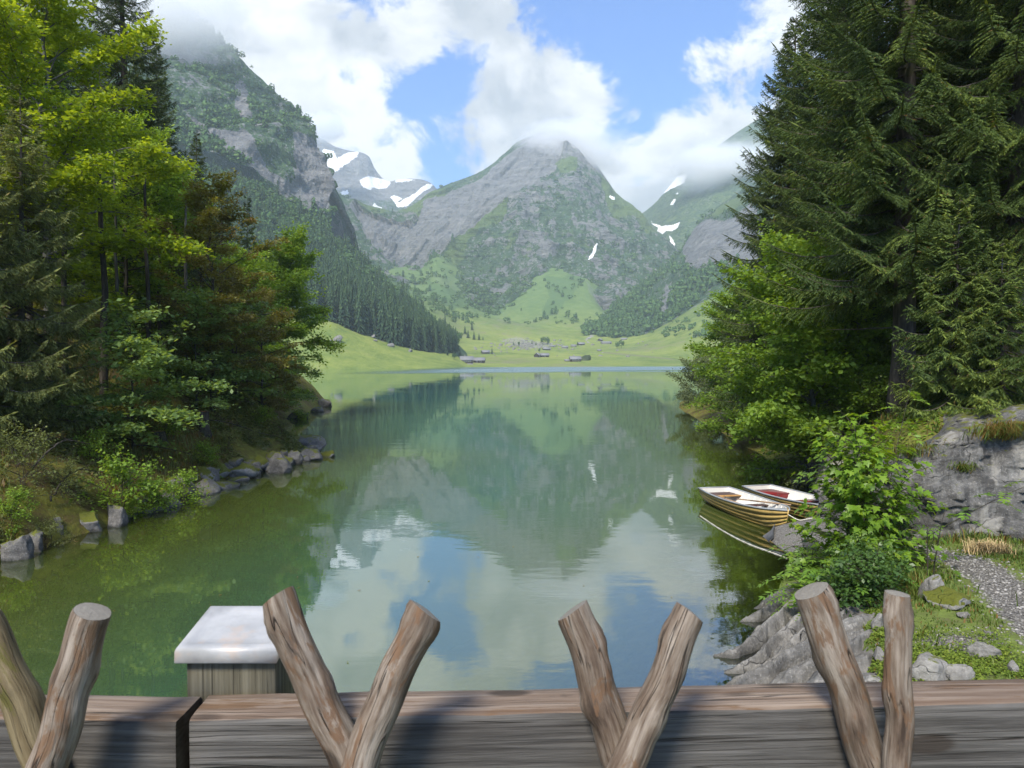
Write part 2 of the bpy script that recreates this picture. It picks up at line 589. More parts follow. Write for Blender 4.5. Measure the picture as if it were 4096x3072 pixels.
# relief: gullies, ribs, and the great tilted slab
fl = P.reshape(-1, 3)
x, y = proj(P)
hh = fbm(fl * np.array([1, 1, .55]), 1 / 260., 7, .52, seed=3, ridged=True).reshape(x.shape) * 82 + fbm(fl, 1 / 60., 5, .55, seed=11).reshape(x.shape) * 13
xj, yj = jitter_px(P, 7, 1 / 160., 21)
slab_poly = S3([(505, 545), (560, 520), (720, 470), (900, 385), (1090, 245), (1240, 195), (1330, 260), (1290, 380), (1210, 475), (1000, 595), (870, 685), (740, 765), (630, 880), (545, 880), (430, 790), (350, 725), (290, 620), (300, 570), (420, 640), (560, 660), (600, 610)])
slab = in_poly(xj, yj, slab_poly)
slab_edge = in_poly(x, y, slab_poly).astype(float)
nv_ = P.shape[1]
v = np.linspace(0, 1, nv_)[None, :]
wgt = np.clip((nv_ - 4 - np.arange(nv_)) / 26., .22, 1)[None, :] * np.clip(np.arange(nv_) / 30., 0, 1)[None, :]
hh = np.where(slab_edge > 0, hh * .5 - 8, hh)
diag = (x * .66 + y * .75)
strat = fbm(np.stack([diag * .16, (x * .75 - y * .66) * .018, x * 0], -1).reshape(-1, 3), 1.0, 5, .6, seed=15, ridged=True).reshape(x.shape)
hh += np.where(slab_edge > 0, strat * 17, 0)
P[..., 1] -= hh * wgt
P[..., 2] += hh * wgt * .35
# broken pinnacles on the summit ridge
x, y = proj(P)
pk = np.exp(-((x - 563) / 8.) ** 2) * (np.arange(nv_)[None, :] > nv_ - 14) * (np.arange(nv_)[None, :] < nv_ - 2)
P[..., 2] += .45 * pk * np.clip(10 + 42 * fbm(np.stack([x * .33, x * 0, x * 0], -1).reshape(-1, 3), 1.0, 3, seed=19).reshape(x.shape), 0, 60)
msk = np.zeros(P.shape)
n = normals_of(P)
steep = 1 - np.abs(n[..., 2])
nz = fbm(P.reshape(-1, 3), 1 / 90., 5, seed=40).reshape(x.shape)
gul = fbm(P.reshape(-1, 3) * np.array([1 / 38., 1 / 60., 1 / 260.]), 1.0, 5, .6, seed=42, ridged=True).reshape(x.shape)
msk[..., 0] = np.clip(.03 + .42 * (steep - .35) + nz * .35 + np.clip(hh / 80., -.3, .5) * .45 + np.clip(gul - .25, 0, 1) * .9, 0, .62)
msk[..., 1] = np.clip(-gul * 1.6 - .05 + nz * .4, 0, .75)
msk[..., 0][slab] = np.clip(.95 + nz[slab] * .5, .5, 1)
band = in_poly(xj, yj, S3([(860, 930), (930, 860), (1080, 820), (1130, 700), (1260, 690), (1300, 780), (1290, 850), (1180, 870), (1000, 1000)]))
msk[..., 0][band] += .33
topr = in_poly(xj, yj, S3([(1180, 190), (1300, 160), (1420, 200), (1500, 350), (1500, 430), (1420, 380), (1330, 360), (1250, 330)]))
msk[..., 0][topr] += .4
for pg in ([(600, 860), (690, 805), (880, 680), (970, 590), (1050, 575), (1010, 650), (860, 740), (770, 870), (700, 960)],
           [(1520, 430), (1600, 475), (1700, 530), (1790, 640), (1830, 700), (1730, 720), (1660, 650), (1570, 640), (1540, 540)],
           [(480, 560), (560, 500), (720, 455), (730, 480), (620, 520), (590, 600)], [(170, 490), (300, 500), (470, 540), (420, 610), (260, 560)],
           [(1290, 330), (1400, 360), (1390, 440), (1310, 430)]):
    g = in_poly(xj, yj, S3(pg))
    msk[..., 1][g] = .8
    msk[..., 0][g] *= .25
for pg in ([(1562, 482), (1590, 487), (1594, 505), (1572, 502)], [(1505, 722), (1494, 770), (1478, 797), (1458, 808), (1462, 790), (1476, 775), (1486, 740)]):
    msk[..., 2][in_poly(x, y, S3(pg))] = 1
P_main = P
terrain('mountain', P, M_alp, msk, 'grey and green pyramid shaped mountain with tilted rock slab closing the valley')
main_msk = msk

# ---- snowy peaks far behind on the left
sk = [(285, 160), (305, 148), (318, 138), (335, 147), (349, 151), (361, 153), (369, 157), (375, 169), (382, 178), (389, 182), (399, 180), (411, 179), (423, 180), (432, 184), (440, 192), (462, 206)]
r3 = [(a, b, 3300) for a, b in sk]
r0 = [(a, 232, 2750) for a, b in sk]
P = loft([r0, lerp_row(r0, r3, .5, .4), r3], 230, 110, 0)
x, y = proj(P)
hh = fbm(P.reshape(-1, 3), 1 / 300., 6, .55, seed=61, ridged=True).reshape(x.shape) * 70
nv_ = P.shape[1]
hh *= np.clip((nv_ - 4 - np.arange(nv_)) / 20., .08, 1)[None, :]
P[..., 1] -= hh
P[..., 2] += hh * .3
x, y = proj(P)
xj, yj = jitter_px(P, 3, 1 / 120., 65)
msk = np.zeros(P.shape)
msk[..., 0] = .9
msk[..., 0][y > 200] = .45
for pg in ([(110, 250), (130, 350), (145, 375), (250, 320), (290, 290), (300, 260), (240, 265), (190, 300), (170, 260)],
           [(300, 405), (350, 380), (400, 395), (460, 415), (430, 440), (360, 450), (315, 430)], [(175, 480), (240, 460), (245, 475), (195, 500)],
           [(458, 490), (500, 520), (580, 470), (640, 425), (675, 430), (600, 480), (575, 510), (540, 535), (490, 540)],
           [(480, 412), (530, 398), (580, 405), (520, 414)], [(370, 520), (415, 548), (400, 550), (360, 535)], [(520, 500), (480, 480), (455, 490), (480, 520)]):
    msk[..., 2][in_poly(xj, yj, S3(pg))] = 1
terrain('snow_peaks', P, M_alp, msk, 'distant bare rock peaks with snow fields behind the left ridge')

# ---- distant green mountain with snow on the right
sk = [(622, 214), (640, 214), (655, 203), (668, 188), (685, 168), (712, 150), (760, 118), (850, 70), (960, 30)]
r3 = [(a, b, 2650 - i * 20) for i, (a, b) in enumerate(sk)]
ft = [(622, 290), (640, 292), (655, 290), (668, 288), (685, 285), (712, 280), (760, 270), (850, 250), (960, 230)]
r0 = [(a, b, 1800) for a, b in ft]
P = loft([r0, lerp_row(r0, r3, .35, .3), lerp_row(r0, r3, .7, .62), r3], 200, 150, 0)
x, y = proj(P)
hh = fbm(P.reshape(-1, 3), 1 / 280., 6, .5, seed=71, ridged=True).reshape(x.shape) * 34
nv_ = P.shape[1]
hh *= np.clip((nv_ - 4 - np.arange(nv_)) / 20., .08, 1)[None, :]
P[..., 1] -= hh
P[..., 2] += hh * .3
x, y = proj(P)
xj, yj = jitter_px(P, 2.5, 1 / 110., 75)
msk = np.zeros(P.shape)
msk[..., 0] = np.clip(.12 + .4 * fbm(P.reshape(-1, 3), 1 / 130., 5, seed=77).reshape(x.shape), 0, 1)
msk[..., 1] = .45
for pg in ([(1700, 580), (1725, 540), (1790, 470), (1840, 400), (1960, 370), (1945, 420), (1880, 450), (1800, 500), (1750, 545)],
           [(1890, 500), (1903, 502), (1888, 530), (1872, 530)], [(1772, 612), (1830, 638), (1880, 632), (1924, 618), (1912, 645), (1880, 664), (1850, 662), (1830, 678), (1806, 664), (1812, 648)], [(1900, 470), (1915, 470), (1905, 480)],
           [(1866, 690), (1880, 700), (1895, 740), (1880, 795), (1873, 795), (1884, 745), (1868, 715)]):
    msk[..., 2][in_poly(xj, yj, S3(pg))] = 1
terrain('far_slope', P, M_alp, msk, 'distant green slope with snow patches rising into cloud on the right')

# ---- buttress and bright meadow on the right of the lake
def rows_right():
    ridge = [(585, 330, 1250), (604, 318, 1270), (624, 301, 1300), (646, 283, 1350), (666, 265, 1400), (682, 248, 1450), (692, 232, 1480), (706, 216, 1500), (730, 198, 1550), (800, 150, 1600), (920, 90, 1650)]
    ft = [(585, 338, 1050), (604, 338, 1020), (624, 338, 1000), (645, 335, 980), (665, 325, 960), (682, 315, 945), (695, 306, 935), (712, 298, 920), (740, 285, 910), (800, 255, 900), (920, 200, 900)]
    low = [(585, 348, 850), (604, 349, 830), (622, 350, 810), (640, 349, 790), (662, 346, 775), (680, 342, 765), (695, 338, 755), (712, 333, 750), (740, 325, 740), (800, 305, 720), (920, 270, 700)]
    fl = [('z', a[0], d, 3.0) for a, d in zip(low, (640, 640, 640, 640, 640, 640, 640, 640, 640, 640, 640))]
    sh = [('z', a[0], 575, -2.0) for a in low]
    return [sh, fl, low, ft, lerp_row(ft, ridge, .5, .30), ridge]
P = loft(rows_right(), 240, 210, 0)
x, y = proj(P)
vv = np.arange(P.shape[1])[None, :] / 210.
up = np.clip((vv - .58) / .1, 0, 1)
hh = fbm(P.reshape(-1, 3), 1 / 170., 6, .53, seed=81, ridged=True).reshape(x.shape) * 34 * up + fbm(P.reshape(-1, 3), 1 / 40., 4, seed=83).reshape(x.shape) * (2.0 + 5 * up) * np.clip((vv - .2) / .2, 0, 1)
hh *= np.clip((210 - np.arange(P.shape[1])) / 20., .1, 1)[None, :]
P[..., 1] -= hh
P[..., 2] += hh * .3
x, y = proj(P)
xj, yj = jitter_px(P, 5, 1 / 90., 85)
cut = 99
bt = P[:, 125:]
bm_ = np.zeros(bt.shape)
xb, yb = xj[:, 125:], yj[:, 125:]
nz = fbm(bt.reshape(-1, 3), 1 / 60., 5, seed=87).reshape(xb.shape)
bm_[..., 0] = np.clip(.16 + nz * .4, 0, .6)
rk = in_poly(xb, yb, S3([(1930, 770), (1990, 650), (2060, 610), (2200, 600), (2300, 500), (2400, 900), (2160, 820), (2060, 850), (1960, 850)]))
bm_[..., 0][rk] = .9
rk = in_poly(xb, yb, S3([(1815, 1080), (1830, 980), (1850, 930), (1870, 960), (1860, 1090)]))
bm_[..., 0][rk] = .8
g = in_poly(xb, yb, S3([(2050, 600), (2130, 530), (2260, 460), (2260, 520), (2100, 600)]))
bm_[..., 1][g] = .9; bm_[..., 0][g] = .1
terrain('right_buttress', bt, M_alp, bm_, 'rocky wooded buttress rising behind the bright meadow on the right')
md = P[:, :127]
mm = np.zeros(md.shape)
xm, ym = xj[:, :127], yj[:, :127]
sc_ = in_poly(xm, ym, S3([(1560, 1180), (1700, 1140), (1780, 1090), (1960, 1010), (2120, 960), (2140, 980), (2000, 1050), (1800, 1140), (1690, 1190), (1640, 1200)]))
mm[..., 1][sc_] = .75
mm[..., 0] = np.clip(fbm(md.reshape(-1, 3), 1 / 70., 4, seed=88).reshape(xm.shape) * .5, 0, 1)
terrain('right_meadow', md, M_meadow, mm, 'bright sloping alpine meadow on the right beyond the lake')

# ---- valley floor with pastures, up to the foot of the mountain
cp = [380, 420, 455, 490, 525, 560, 600, 640, 690, 760]
rows = [[('z', p, d, -1.5) for p, d in zip(cp, (462, 474, 486, 496, 505, 515, 526, 538, 552, 570))],
        [('z', p, d, .8) for p, d in zip(cp, (470, 482, 494, 504, 513, 523, 534, 546, 560, 578))],
        [('z', p, d, z) for p, d, z in zip(cp, (560, 560, 560, 565, 572, 582, 594, 608, 622, 640), (16, 8, 4, 3, 3, 3, 3, 3, 3, 5))],
        [('z', p, d, z) for p, d, z in zip(cp, (700,) * 10, (50, 30, 14, 10.5, 9.5, 9.5, 9.5, 9, 10, 14))],
        [('z', p, d, z) for p, d, z in zip(cp, (880,) * 10, (85, 55, 32, 25, 21, 20, 21, 22, 30, 50))],
        [('z', p, d, z) for p, d, z in zip(cp, (1120,) * 10, (130, 105, 80, 68, 58, 53, 52, 60, 90, 130))]]
top = [(380, 266, 1440), (420, 270, 1470), (438, 258, 1500), (476, 286, 1450), (500, 293, 1430), (538, 272, 1480), (585, 270, 1500), (612, 300, 1430), (660, 320, 1380), (740, 322, 1350)]
rows += [[(a, b + 20, d - 130) for a, b, d in top], top, [(a, b - 6, d + 120) for a, b, d in top]]
P = loft(rows, 300, 260, 0, back=False)
x, y = proj(P)
vv = np.arange(260)[None, :] / 260.
hh = fbm(P.reshape(-1, 3), 1 / 70., 5, .5, seed=91).reshape(x.shape) * 6 * np.clip((vv - .16) / .35, 0, 1.4) + fbm(P.reshape(-1, 3), 1 / 16., 3, .5, seed=93).reshape(x.shape) * .8 * np.clip((vv - .13) / .2, 0, 1)
P[..., 2] += hh
x, y = proj(P)
xj, yj = jitter_px(P, 5, 1 / 60., 95)
mm = np.zeros(P.shape)
mm[..., 0] = np.clip(.05 + fbm(P.reshape(-1, 3), 1 / 120., 4, seed=96).reshape(x.shape) * .5, 0, 1)
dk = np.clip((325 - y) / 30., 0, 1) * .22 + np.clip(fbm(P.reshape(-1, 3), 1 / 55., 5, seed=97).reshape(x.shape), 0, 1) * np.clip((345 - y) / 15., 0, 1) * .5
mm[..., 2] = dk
for pg, ch, val in (([(1245, 890), (1330, 900), (1420, 830), (1450, 860), (1380, 980), (1290, 1080), (1230, 1110), (1250, 1000)], 2, .8), ([(1440, 890), (1480, 960), (1560, 1060), (1540, 1090), (1450, 960)], 1, .62),
                ([(640, 860), (760, 880), (900, 990), (940, 1030), (880, 1040), (740, 960)], 1, .45), ([(640, 900), (760, 960), (860, 1050), (760, 1060), (660, 990)], 2, .6),
                ([(890, 960), (1110, 960), (1010, 1080), (920, 1040)], 2, .7), ([(1010, 1215), (1100, 1195), (1290, 1215), (1280, 1240), (1150, 1262), (1040, 1240)], 1, .52),
                ([(1100, 1010), (1200, 890), (1250, 980), (1210, 1110), (1120, 1100)], 2, -.2), ([(1370, 1050), (1450, 900), (1530, 1010), (1540, 1080), (1430, 1110)], 2, -.2)):
    m_ = in_poly(xj, yj, S3(pg))
    mm[..., ch][m_] = np.clip(mm[..., ch][m_] + val, 0, 1)
# the trodden track through the pastures
def near_line(x, y, pts, w):
    r = np.zeros(x.shape, bool)
    for (x0, y0), (x1, y1) in zip(pts[:-1], pts[1:]):
        t = np.clip(((x - x0) * (x1 - x0) + (y - y0) * (y1 - y0)) / ((x1 - x0) ** 2 + (y1 - y0) ** 2), 0, 1)
        r |= np.hypot((x - x0 - t * (x1 - x0)), (y - y0 - t * (y1 - y0)) * 1.6) < w
    return r
trk = near_line(x, y, S3([(1436, 1130), (1442, 1158), (1462, 1180), (1478, 1192), (1446, 1212), (1462, 1232), (1500, 1256), (1530, 1276)]), 1.0)
mm[..., 1][trk] = 1.0
mm[..., 2][trk] = 0
trk = near_line(x, y, S3([(1530, 1276), (1700, 1292), (1900, 1312), (2100, 1320)]), .8)
mm[..., 0][trk] = 1.0
terrain('meadow', P, M_meadow, mm, 'flat green pasture at the far end of the lake')
P_valley = P

# ---- left cliff mountain
sk = [(-300, -420, 900), (-150, -280, 950), (0, -130, 980), (90, -45, 1000), (150, 2, 1010), (178, 8, 1010), (200, 24, 1010), (217, 40, 1005), (234, 56, 1000), (269, 86, 980), (296, 113, 950), (309, 135, 925), (319, 155, 890), (328, 176, 860), (331, 190, 835), (327, 186, 960), (318, 190, 1050)]
ft = [(-300, 90, 700), (-150, 100, 705), (0, 112, 710), (80, 124, 716), (140, 134, 722), (178, 142, 728), (200, 147, 732), (217, 152, 736), (232, 160, 740), (258, 177, 745), (282, 192, 750), (298, 203, 755), (310, 211, 760), (318, 218, 764), (325, 226, 770), (322, 232, 940), (314, 232, 1040)]
r_lo = [(a, b + 14, d - 12) for a, b, d in ft]
P = loft([r_lo, ft, lerp_row(ft, sk, .25, .10), lerp_row(ft, sk, .5, .42), lerp_row(ft, sk, .78, .74), sk], 420, 260, 0)
x, y = proj(P)
fl = P.reshape(-1, 3)
hh = fbm(fl * np.array([1, 1, .6]), 1 / 110., 7, .52, seed=101, ridged=True).reshape(x.shape) * 26 + fbm(fl, 1 / 26., 5, .55, seed=103).reshape(x.shape) * 6
nv_ = P.shape[1]
wg = np.clip((nv_ - 4 - np.arange(nv_)) / 18., .2, 1)[None, :]
# bedding ledges
led = np.sin((P[..., 2] - P[..., 0] * .55) * .16 + hh * .05) * 2.6
hh = (hh + led) * wg
n = normals_of(P)
n = np.where(n[..., 1:2] > 0, -n, n)
P = P + n * hh[..., None]
x, y = proj(P)
xj, yj = jitter_px(P, 9, 1 / 50., 105)
msk = np.zeros(P.shape)
nz = fbm(P.reshape(-1, 3), 1 / 45., 6, seed=107).reshape(x.shape)
msk[..., 0] = np.clip(.22 + nz * .65, 0, .75)
def Z1(pts): return [(a * .1582, b * .1582) for a, b in pts]
for pg, val in (([(1180, 700), (1290, 760), (1420, 820), (1560, 830), (1640, 960), (1740, 1080), (1900, 1180), (1930, 1260), (1760, 1160), (1600, 1070), (1440, 960), (1280, 840)], .85),
                ([(1840, 820), (1950, 860), (2050, 1040), (2110, 1190), (2080, 1420), (2000, 1340), (1900, 1200), (1860, 1050), (1840, 940)], .95),
                ([(100, 30), (330, 0), (420, 130), (330, 260), (120, 220)], .9), ([(1480, 520), (1560, 520), (1580, 720), (1500, 740)], .85), ([(-600, -400), (900, -400), (900, -40), (200, 20), (-600, 100)], .55),
                ([(1000, 250), (1250, 240), (1400, 380), (1330, 450), (1050, 350)], .55)):
    m_ = in_poly(xj, yj, Z1(pg))
    msk[..., 0][m_] = np.clip(val + nz[m_] * .4, 0, 1)
msk[..., 1] = np.clip(nz * .5, 0, 1)
P_cliff, cliff_msk = P, msk
terrain('cliff_mountain', P, M_cliff, msk, 'steep wooded cliff mountain on the left with its top in cloud')

# ---- left slope: meadow by the shore, forest ground above it
hi = [(-300, 110, 700), (-150, 125, 705), (0, 140, 710), (80, 152, 716), (140, 162, 720), (200, 174, 726), (240, 186, 732), (270, 200, 738), (300, 220, 746), (327, 240, 756), (345, 252, 762), (362, 266, 764), (385, 288, 752), (405, 307, 730), (425, 322, 706), (452, 342, 680), (478, 352, 670)]
lo = [(-300, 300, 430), (-150, 302, 436), (0, 305, 444), (80, 309, 448), (140, 312, 452), (200, 314, 456), (240, 316, 460), (270, 317, 463), (300, 318, 466), (330, 321, 470), (345, 326, 475), (362, 333, 480), (385, 341, 488), (405, 346, 495), (425, 350, 506), (448, 354, 530), (478, 357, 560)]
s1 = [('z', a[0], d, 1.0) for a, d in zip(lo, (372, 374, 376, 378, 380, 384, 388, 391, 394, 398, 403, 410, 422, 434, 447, 466, 492))]
s0 = [('z', q[1], q[2] - 8, -1.5) for q in s1]
P = loft([s0, s1, lerp_row([(a[0], 361.0 + (4.5 - 1.0) / a[2] * F_PX * 0 + 3.5 * F_PX / q[2] - .5, q[2]) for a, q in zip(lo, s1)], lo, .5, .55), lo, lerp_row(lo, hi, .5, .5), hi], 300, 170, 0)
x, y = proj(P)
vv = np.arange(P.shape[1])[None, :] / 170.
hh = fbm(P.reshape(-1, 3), 1 / 45., 5, .5, seed=111).reshape(x.shape) * 2.6 * np.clip((vv - .2) / .3, 0, 1.6)
hh[:, -3:] = 0
P[..., 2] += hh
sk_u = np.clip((np.arange(P.shape[0]) / (P.shape[0] - 1) - .945) / .055, 0, 1)[:, None]
P[..., 2] -= sk_u ** 1.5 * np.maximum(P[..., 2] + 4, 0)
kk = 100
mm = np.zeros(P[:, :kk + 2].shape)
terrain('left_meadow', P[:, :kk + 2], M_meadow, mm, 'bright grassy slope running down to the lake on the left')
mm = np.zeros(P[:, kk:].shape); mm[..., 1] = .15
terrain('forest_ground', P[:, kk:], M_cliff, mm, 'shaded green ground under the hillside forest')
P_left = P
# ------------------------------------------------------------------ near ground: banks and lake bed in one sheet
LY = np.array([-15, 10, 16.4, 19.7, 24.5, 29.6, 33, 34.6, 36, 40, 48, 56.7, 68, 76, 79, 84, 95, 120, 200, 300.])
LX = np.array([-12, -11.8, -11.5, -10.9, -10.7, -10.2, -9.3, -8.9, -10.2, -13.5, -16.3, -17.6, -18.5, -19.3, -20.5, -26, -40, -70, -95, -105.])
RY = np.array([-15, 5, 8, 10.2, 12.9, 16.1, 18.3, 20.5, 24, 28.4, 35, 50, 70, 78, 85, 100, 130, 200, 300.])
RX = np.array([1.0, 2.0, 2.6, 3.3, 4.6, 6.2, 7.0, 9.0, 10.2, 10.9, 12, 13.5, 16, 18, 26, 45, 80, 110, 140.])
WALL = np.array([(24., 10.8), (15., 14.0), (10.6, 15.1), (8.7, 15.8), (8.1, 17.2), (8.9, 20.2), (10.6, 24), (12., 30), (14., 45), (17, 62), (20, 74), (40, 84)])

def poly_sd(x, y, pts):
    """signed distance to a polyline, positive on its right hand when walked in order"""
    best = np.full(x.shape, 1e9); sg = np.zeros(x.shape)
    for (x0, y0), (x1, y1) in zip(pts[:-1], pts[1:]):
        dx, dy = x1 - x0, y1 - y0
        t = np.clip(((x - x0) * dx + (y - y0) * dy) / (dx * dx + dy * dy), 0, 1)
        ex, ey = x - x0 - t * dx, y - y0 - t * dy
        d = np.hypot(ex, ey)
        s = np.where(dx * ey - dy * ex < 0, 1.0, -1.0)
        m = d < best
        best = np.where(m, d, best); sg = np.where(m, s, sg)
    return best * sg

def smooth(a, b, x):
    t = np.clip((x - a) / (b - a), 0, 1)
    return t * t * (3 - 2 * t)

def near_h(x, y, detail=True):
    x = np.asarray(x, float); y = np.asarray(y, float)
    Q = np.stack([x, y, np.zeros_like(x)], -1).reshape(-1, 3)
    w1 = fbm(Q, .45, 4, seed=201).reshape(x.shape)
    w2 = fbm(Q, .13, 3, seed=203).reshape(x.shape)
    lx = np.interp(y, LY, LX) + w1 * .35 + w2 * .3
    rx = np.interp(y, RY, RX) + w1 * .25
    sl_ = lx - x
    sr_ = x - rx
    # left bank
    hl = np.where(sl_ > 0, .75 * (1 - np.exp(-sl_ * 1.6)) + .9 * smooth(.5, 4, sl_) + .43 * sl_ + .010 * np.minimum(sl_, 30) ** 2, -.32 * (-sl_) - .15 * (1 - np.exp(sl_)))
    nearpt = np.exp(-((y - 33.5) / 3.0) ** 2)
    hl = np.where(sl_ > 0, hl * (1 - .55 * nearpt * np.exp(-sl_ / 5)), hl)
    hl = hl + np.where(sl_ > 0, (w1 * .45 + w2 * 1.0) * smooth(0, 3, sl_), w1 * .12)
    # right bank: low terrace, then the rock step and the wooded slope above it
    e = poly_sd(x, y, WALL)
    step = smooth(0.15, 1.3, e) * (1.8 + .4 * w2) + np.maximum(e - .8, 0) * .5
    terr = .62 * (1 - np.exp(-np.maximum(sr_, 0) * .9)) + .045 * np.maximum(sr_, 0)
    hr = np.where(sr_ > 0, terr + step * smooth(0, .8, sr_) + w1 * .10 * smooth(0, 1, sr_), -.20 * (-sr_) - .0 + w1 * .06)
    h = np.where(sl_ > sr_, hl, hr)
    deep = -np.minimum(5.5, 5.5 * (1 - np.exp(-np.maximum(-np.maximum(sl_, sr_), 0) / 7)))
    h = np.where(np.maximum(sl_, sr_) < 0, np.maximum(h, -6) * .45 + deep * .55, h)
    return h

def nz_(x, y):
    return float(near_h(np.array([x], float), np.array([y], float))[0])

def make_ground():
    m, nt, out = new_mat('bank_ground')
    p = pos(nt)
    a = attr(nt, 'msk').outputs['Color']
    s = N(nt, 'ShaderNodeSeparateColor', {0: a}).outputs
    n1 = noise(nt, p, .7, 5, .6)
    n2 = noise(nt, p, 3.5, 5, .65)
    n3 = noise(nt, p, 16., 4, .6)
    moss = ramp(nt, mth(nt, 'ADD', mth(nt, 'MULTIPLY', n1, .5), mth(nt, 'MULTIPLY', n2, .5)),
                [(0.33, (.05, .035, .018)), (0.43, (.095, .07, .028)), (0.51, (.11, .105, .022)), (0.66, (.18, .185, .03))])
    lawn = ramp(nt, mth(nt, 'ADD', mth(nt, 'MULTIPLY', n2, .6), mth(nt, 'MULTIPLY', n3, .4)), [(0.32, (.11, .09, .05)), (.45, (.10, .125, .035)), (.6, (.135, .18, .04)), (.75, (.19, .23, .06))])
    bed = ramp(nt, mth(nt, 'ADD', mth(nt, 'MULTIPLY', n1, .6), mth(nt, 'MULTIPLY', n2, .4)), [(0.32, (.05, .05, .012)), (.5, (.13, .12, .025)), (.68, (.24, .21, .07))])
    gcell = N(nt, 'ShaderNodeTexVoronoi', {'Vector': p, 'Scale': 26.0})
    grav = mixc(nt, gcell.outputs['Distance'], mixc(nt, N(nt, 'ShaderNodeSeparateColor', {0: gcell.outputs['Color']}).outputs[0], (.17, .16, .148), (.34, .325, .30)), (.05, .046, .04))
    c = mixc(nt, s[0], moss, lawn)
    pj = rng_(nt, mth(nt, 'ADD', s[1], mth(nt, 'MULTIPLY', mth(nt, 'SUBTRACT', n2, .5), .9)), .40, .62)
    c = mixc(nt, pj, c, grav)
    uw = rng_(nt, mth(nt, 'ADD', s[2], mth(nt, 'MULTIPLY', mth(nt, 'SUBTRACT', n2, .5), .3)), .4, .6)
    c = mixc(nt, uw, c, bed)
    h = mth(nt, 'ADD', n1, mth(nt, 'ADD', mth(nt, 'MULTIPLY', n2, .5), mth(nt, 'MULTIPLY', n3, .2)))
    h = mth(nt, 'ADD', h, mth(nt, 'MULTIPLY', mth(nt, 'MULTIPLY', gcell.outputs['Distance'], pj), -.35))
    finish(nt, out, c, .92, bump(nt, h, .9, .12), .15)
    return m
M_ground = make_ground()

PATH = [(6.6, 7.5), (7.1, 9.2), (7.6, 10.7), (8.15, 12.2), (8.4, 13.3), (8.3, 14.2), (7.9, 14.9), (7.3, 15.7), (7.2, 17.5), (7.9, 19.2)]
def line_d(x, y, pts):
    r = np.full(x.shape, 1e9)
    for (x0, y0), (x1, y1) in zip(pts[:-1], pts[1:]):
        dx, dy = x1 - x0, y1 - y0
        t = np.clip(((x - x0) * dx + (y - y0) * dy) / (dx * dx + dy * dy), 0, 1)
        r = np.minimum(r, np.hypot(x - x0 - t * dx, y - y0 - t * dy))
    return r

gx = np.concatenate([np.linspace(-110, -40, 36)[:-1], np.linspace(-40, -19, 60)[:-1], np.linspace(-19, 19, 250), np.linspace(19, 45, 60)[1:], np.linspace(45, 150, 36)[1:]])
gy = np.concatenate([np.linspace(-14, 4, 30)[:-1], np.linspace(4, 40, 230), np.linspace(40, 100, 110)[1:], np.linspace(100, 300, 50)[1:]])
X, Y = np.meshgrid(gx, gy, indexing='ij')
Hn = near_h(X, Y)
rx_ = np.interp(Y, RY, RX)
Hn = Hn - .55 * smooth(-1.3, -.6, X - rx_) * (1 - smooth(1.2, 1.75, X - rx_)) * smooth(8.4, 9.0, Y) * (1 - smooth(13.4, 14.1, Y))
Pn = np.stack([X, Y, Hn], -1)
mk = np.zeros(Pn.shape)
mk[..., 0] = smooth(0, 2, X) * (1 - smooth(.0, 1.2, poly_sd(X, Y, WALL)) * .75) * (1 - smooth(26, 40, Y))
mk[..., 1] = np.clip(1.15 - line_d(X, Y, PATH) / .62, 0, 1) * .9 * (X > 2)
mk[..., 1] = np.maximum(mk[..., 1], np.exp(-(((X - 5.95) / .6) ** 2 + ((Y - 9.75) / .35) ** 2)) * .8)
mk[..., 2] = smooth(.03, -.10, Hn)
me = mesh('ground', Pn.reshape(-1, 3), grid_faces(len(gx), len(gy)), M_ground, {'msk': mk.reshape(-1, 3)}, smooth=True)
o = link('ground', me)
o['kind'] = 'structure'
o['label'] = 'mossy wooded banks and shallow algae covered bed round the near lake'
near_bvh = BVHTree.FromPolygons([tuple(v) for v in Pn.reshape(-1, 3)], [tuple(int(i) for i in f) for f in grid_faces(len(gx), len(gy))])
def gz(x, y):
    loc, *_ = near_bvh.ray_cast(Vector((x, y, 200)), Vector((0, 0, -1)), 400)
    return loc.z if loc is not None else 0.0
def nhit(px, py):
    a = W(px, py, 10.0) - np.array([0, 0, CAMZ])
    loc, *_ = near_bvh.ray_cast(Vector((0, 0, CAMZ)), Vector(a).normalized(), 400)
    return loc

# deep bed under the rest of the lake and the lowland around it
bedm, nt, out = new_mat('lake_bed')
finish(nt, out, (.05, .07, .04), .9)
V = np.array([[-2900, -290, -7.2], [2900, -290, -7.2], [2900, 4300, -7.2], [-2900, 4300, -7.2]])
o = link('lake_bed', mesh('lake_bed', V, np.array([[0, 1, 2, 3]]), bedm))
o['kind'] = 'structure'; o['label'] = 'dark deep bed of the lake'

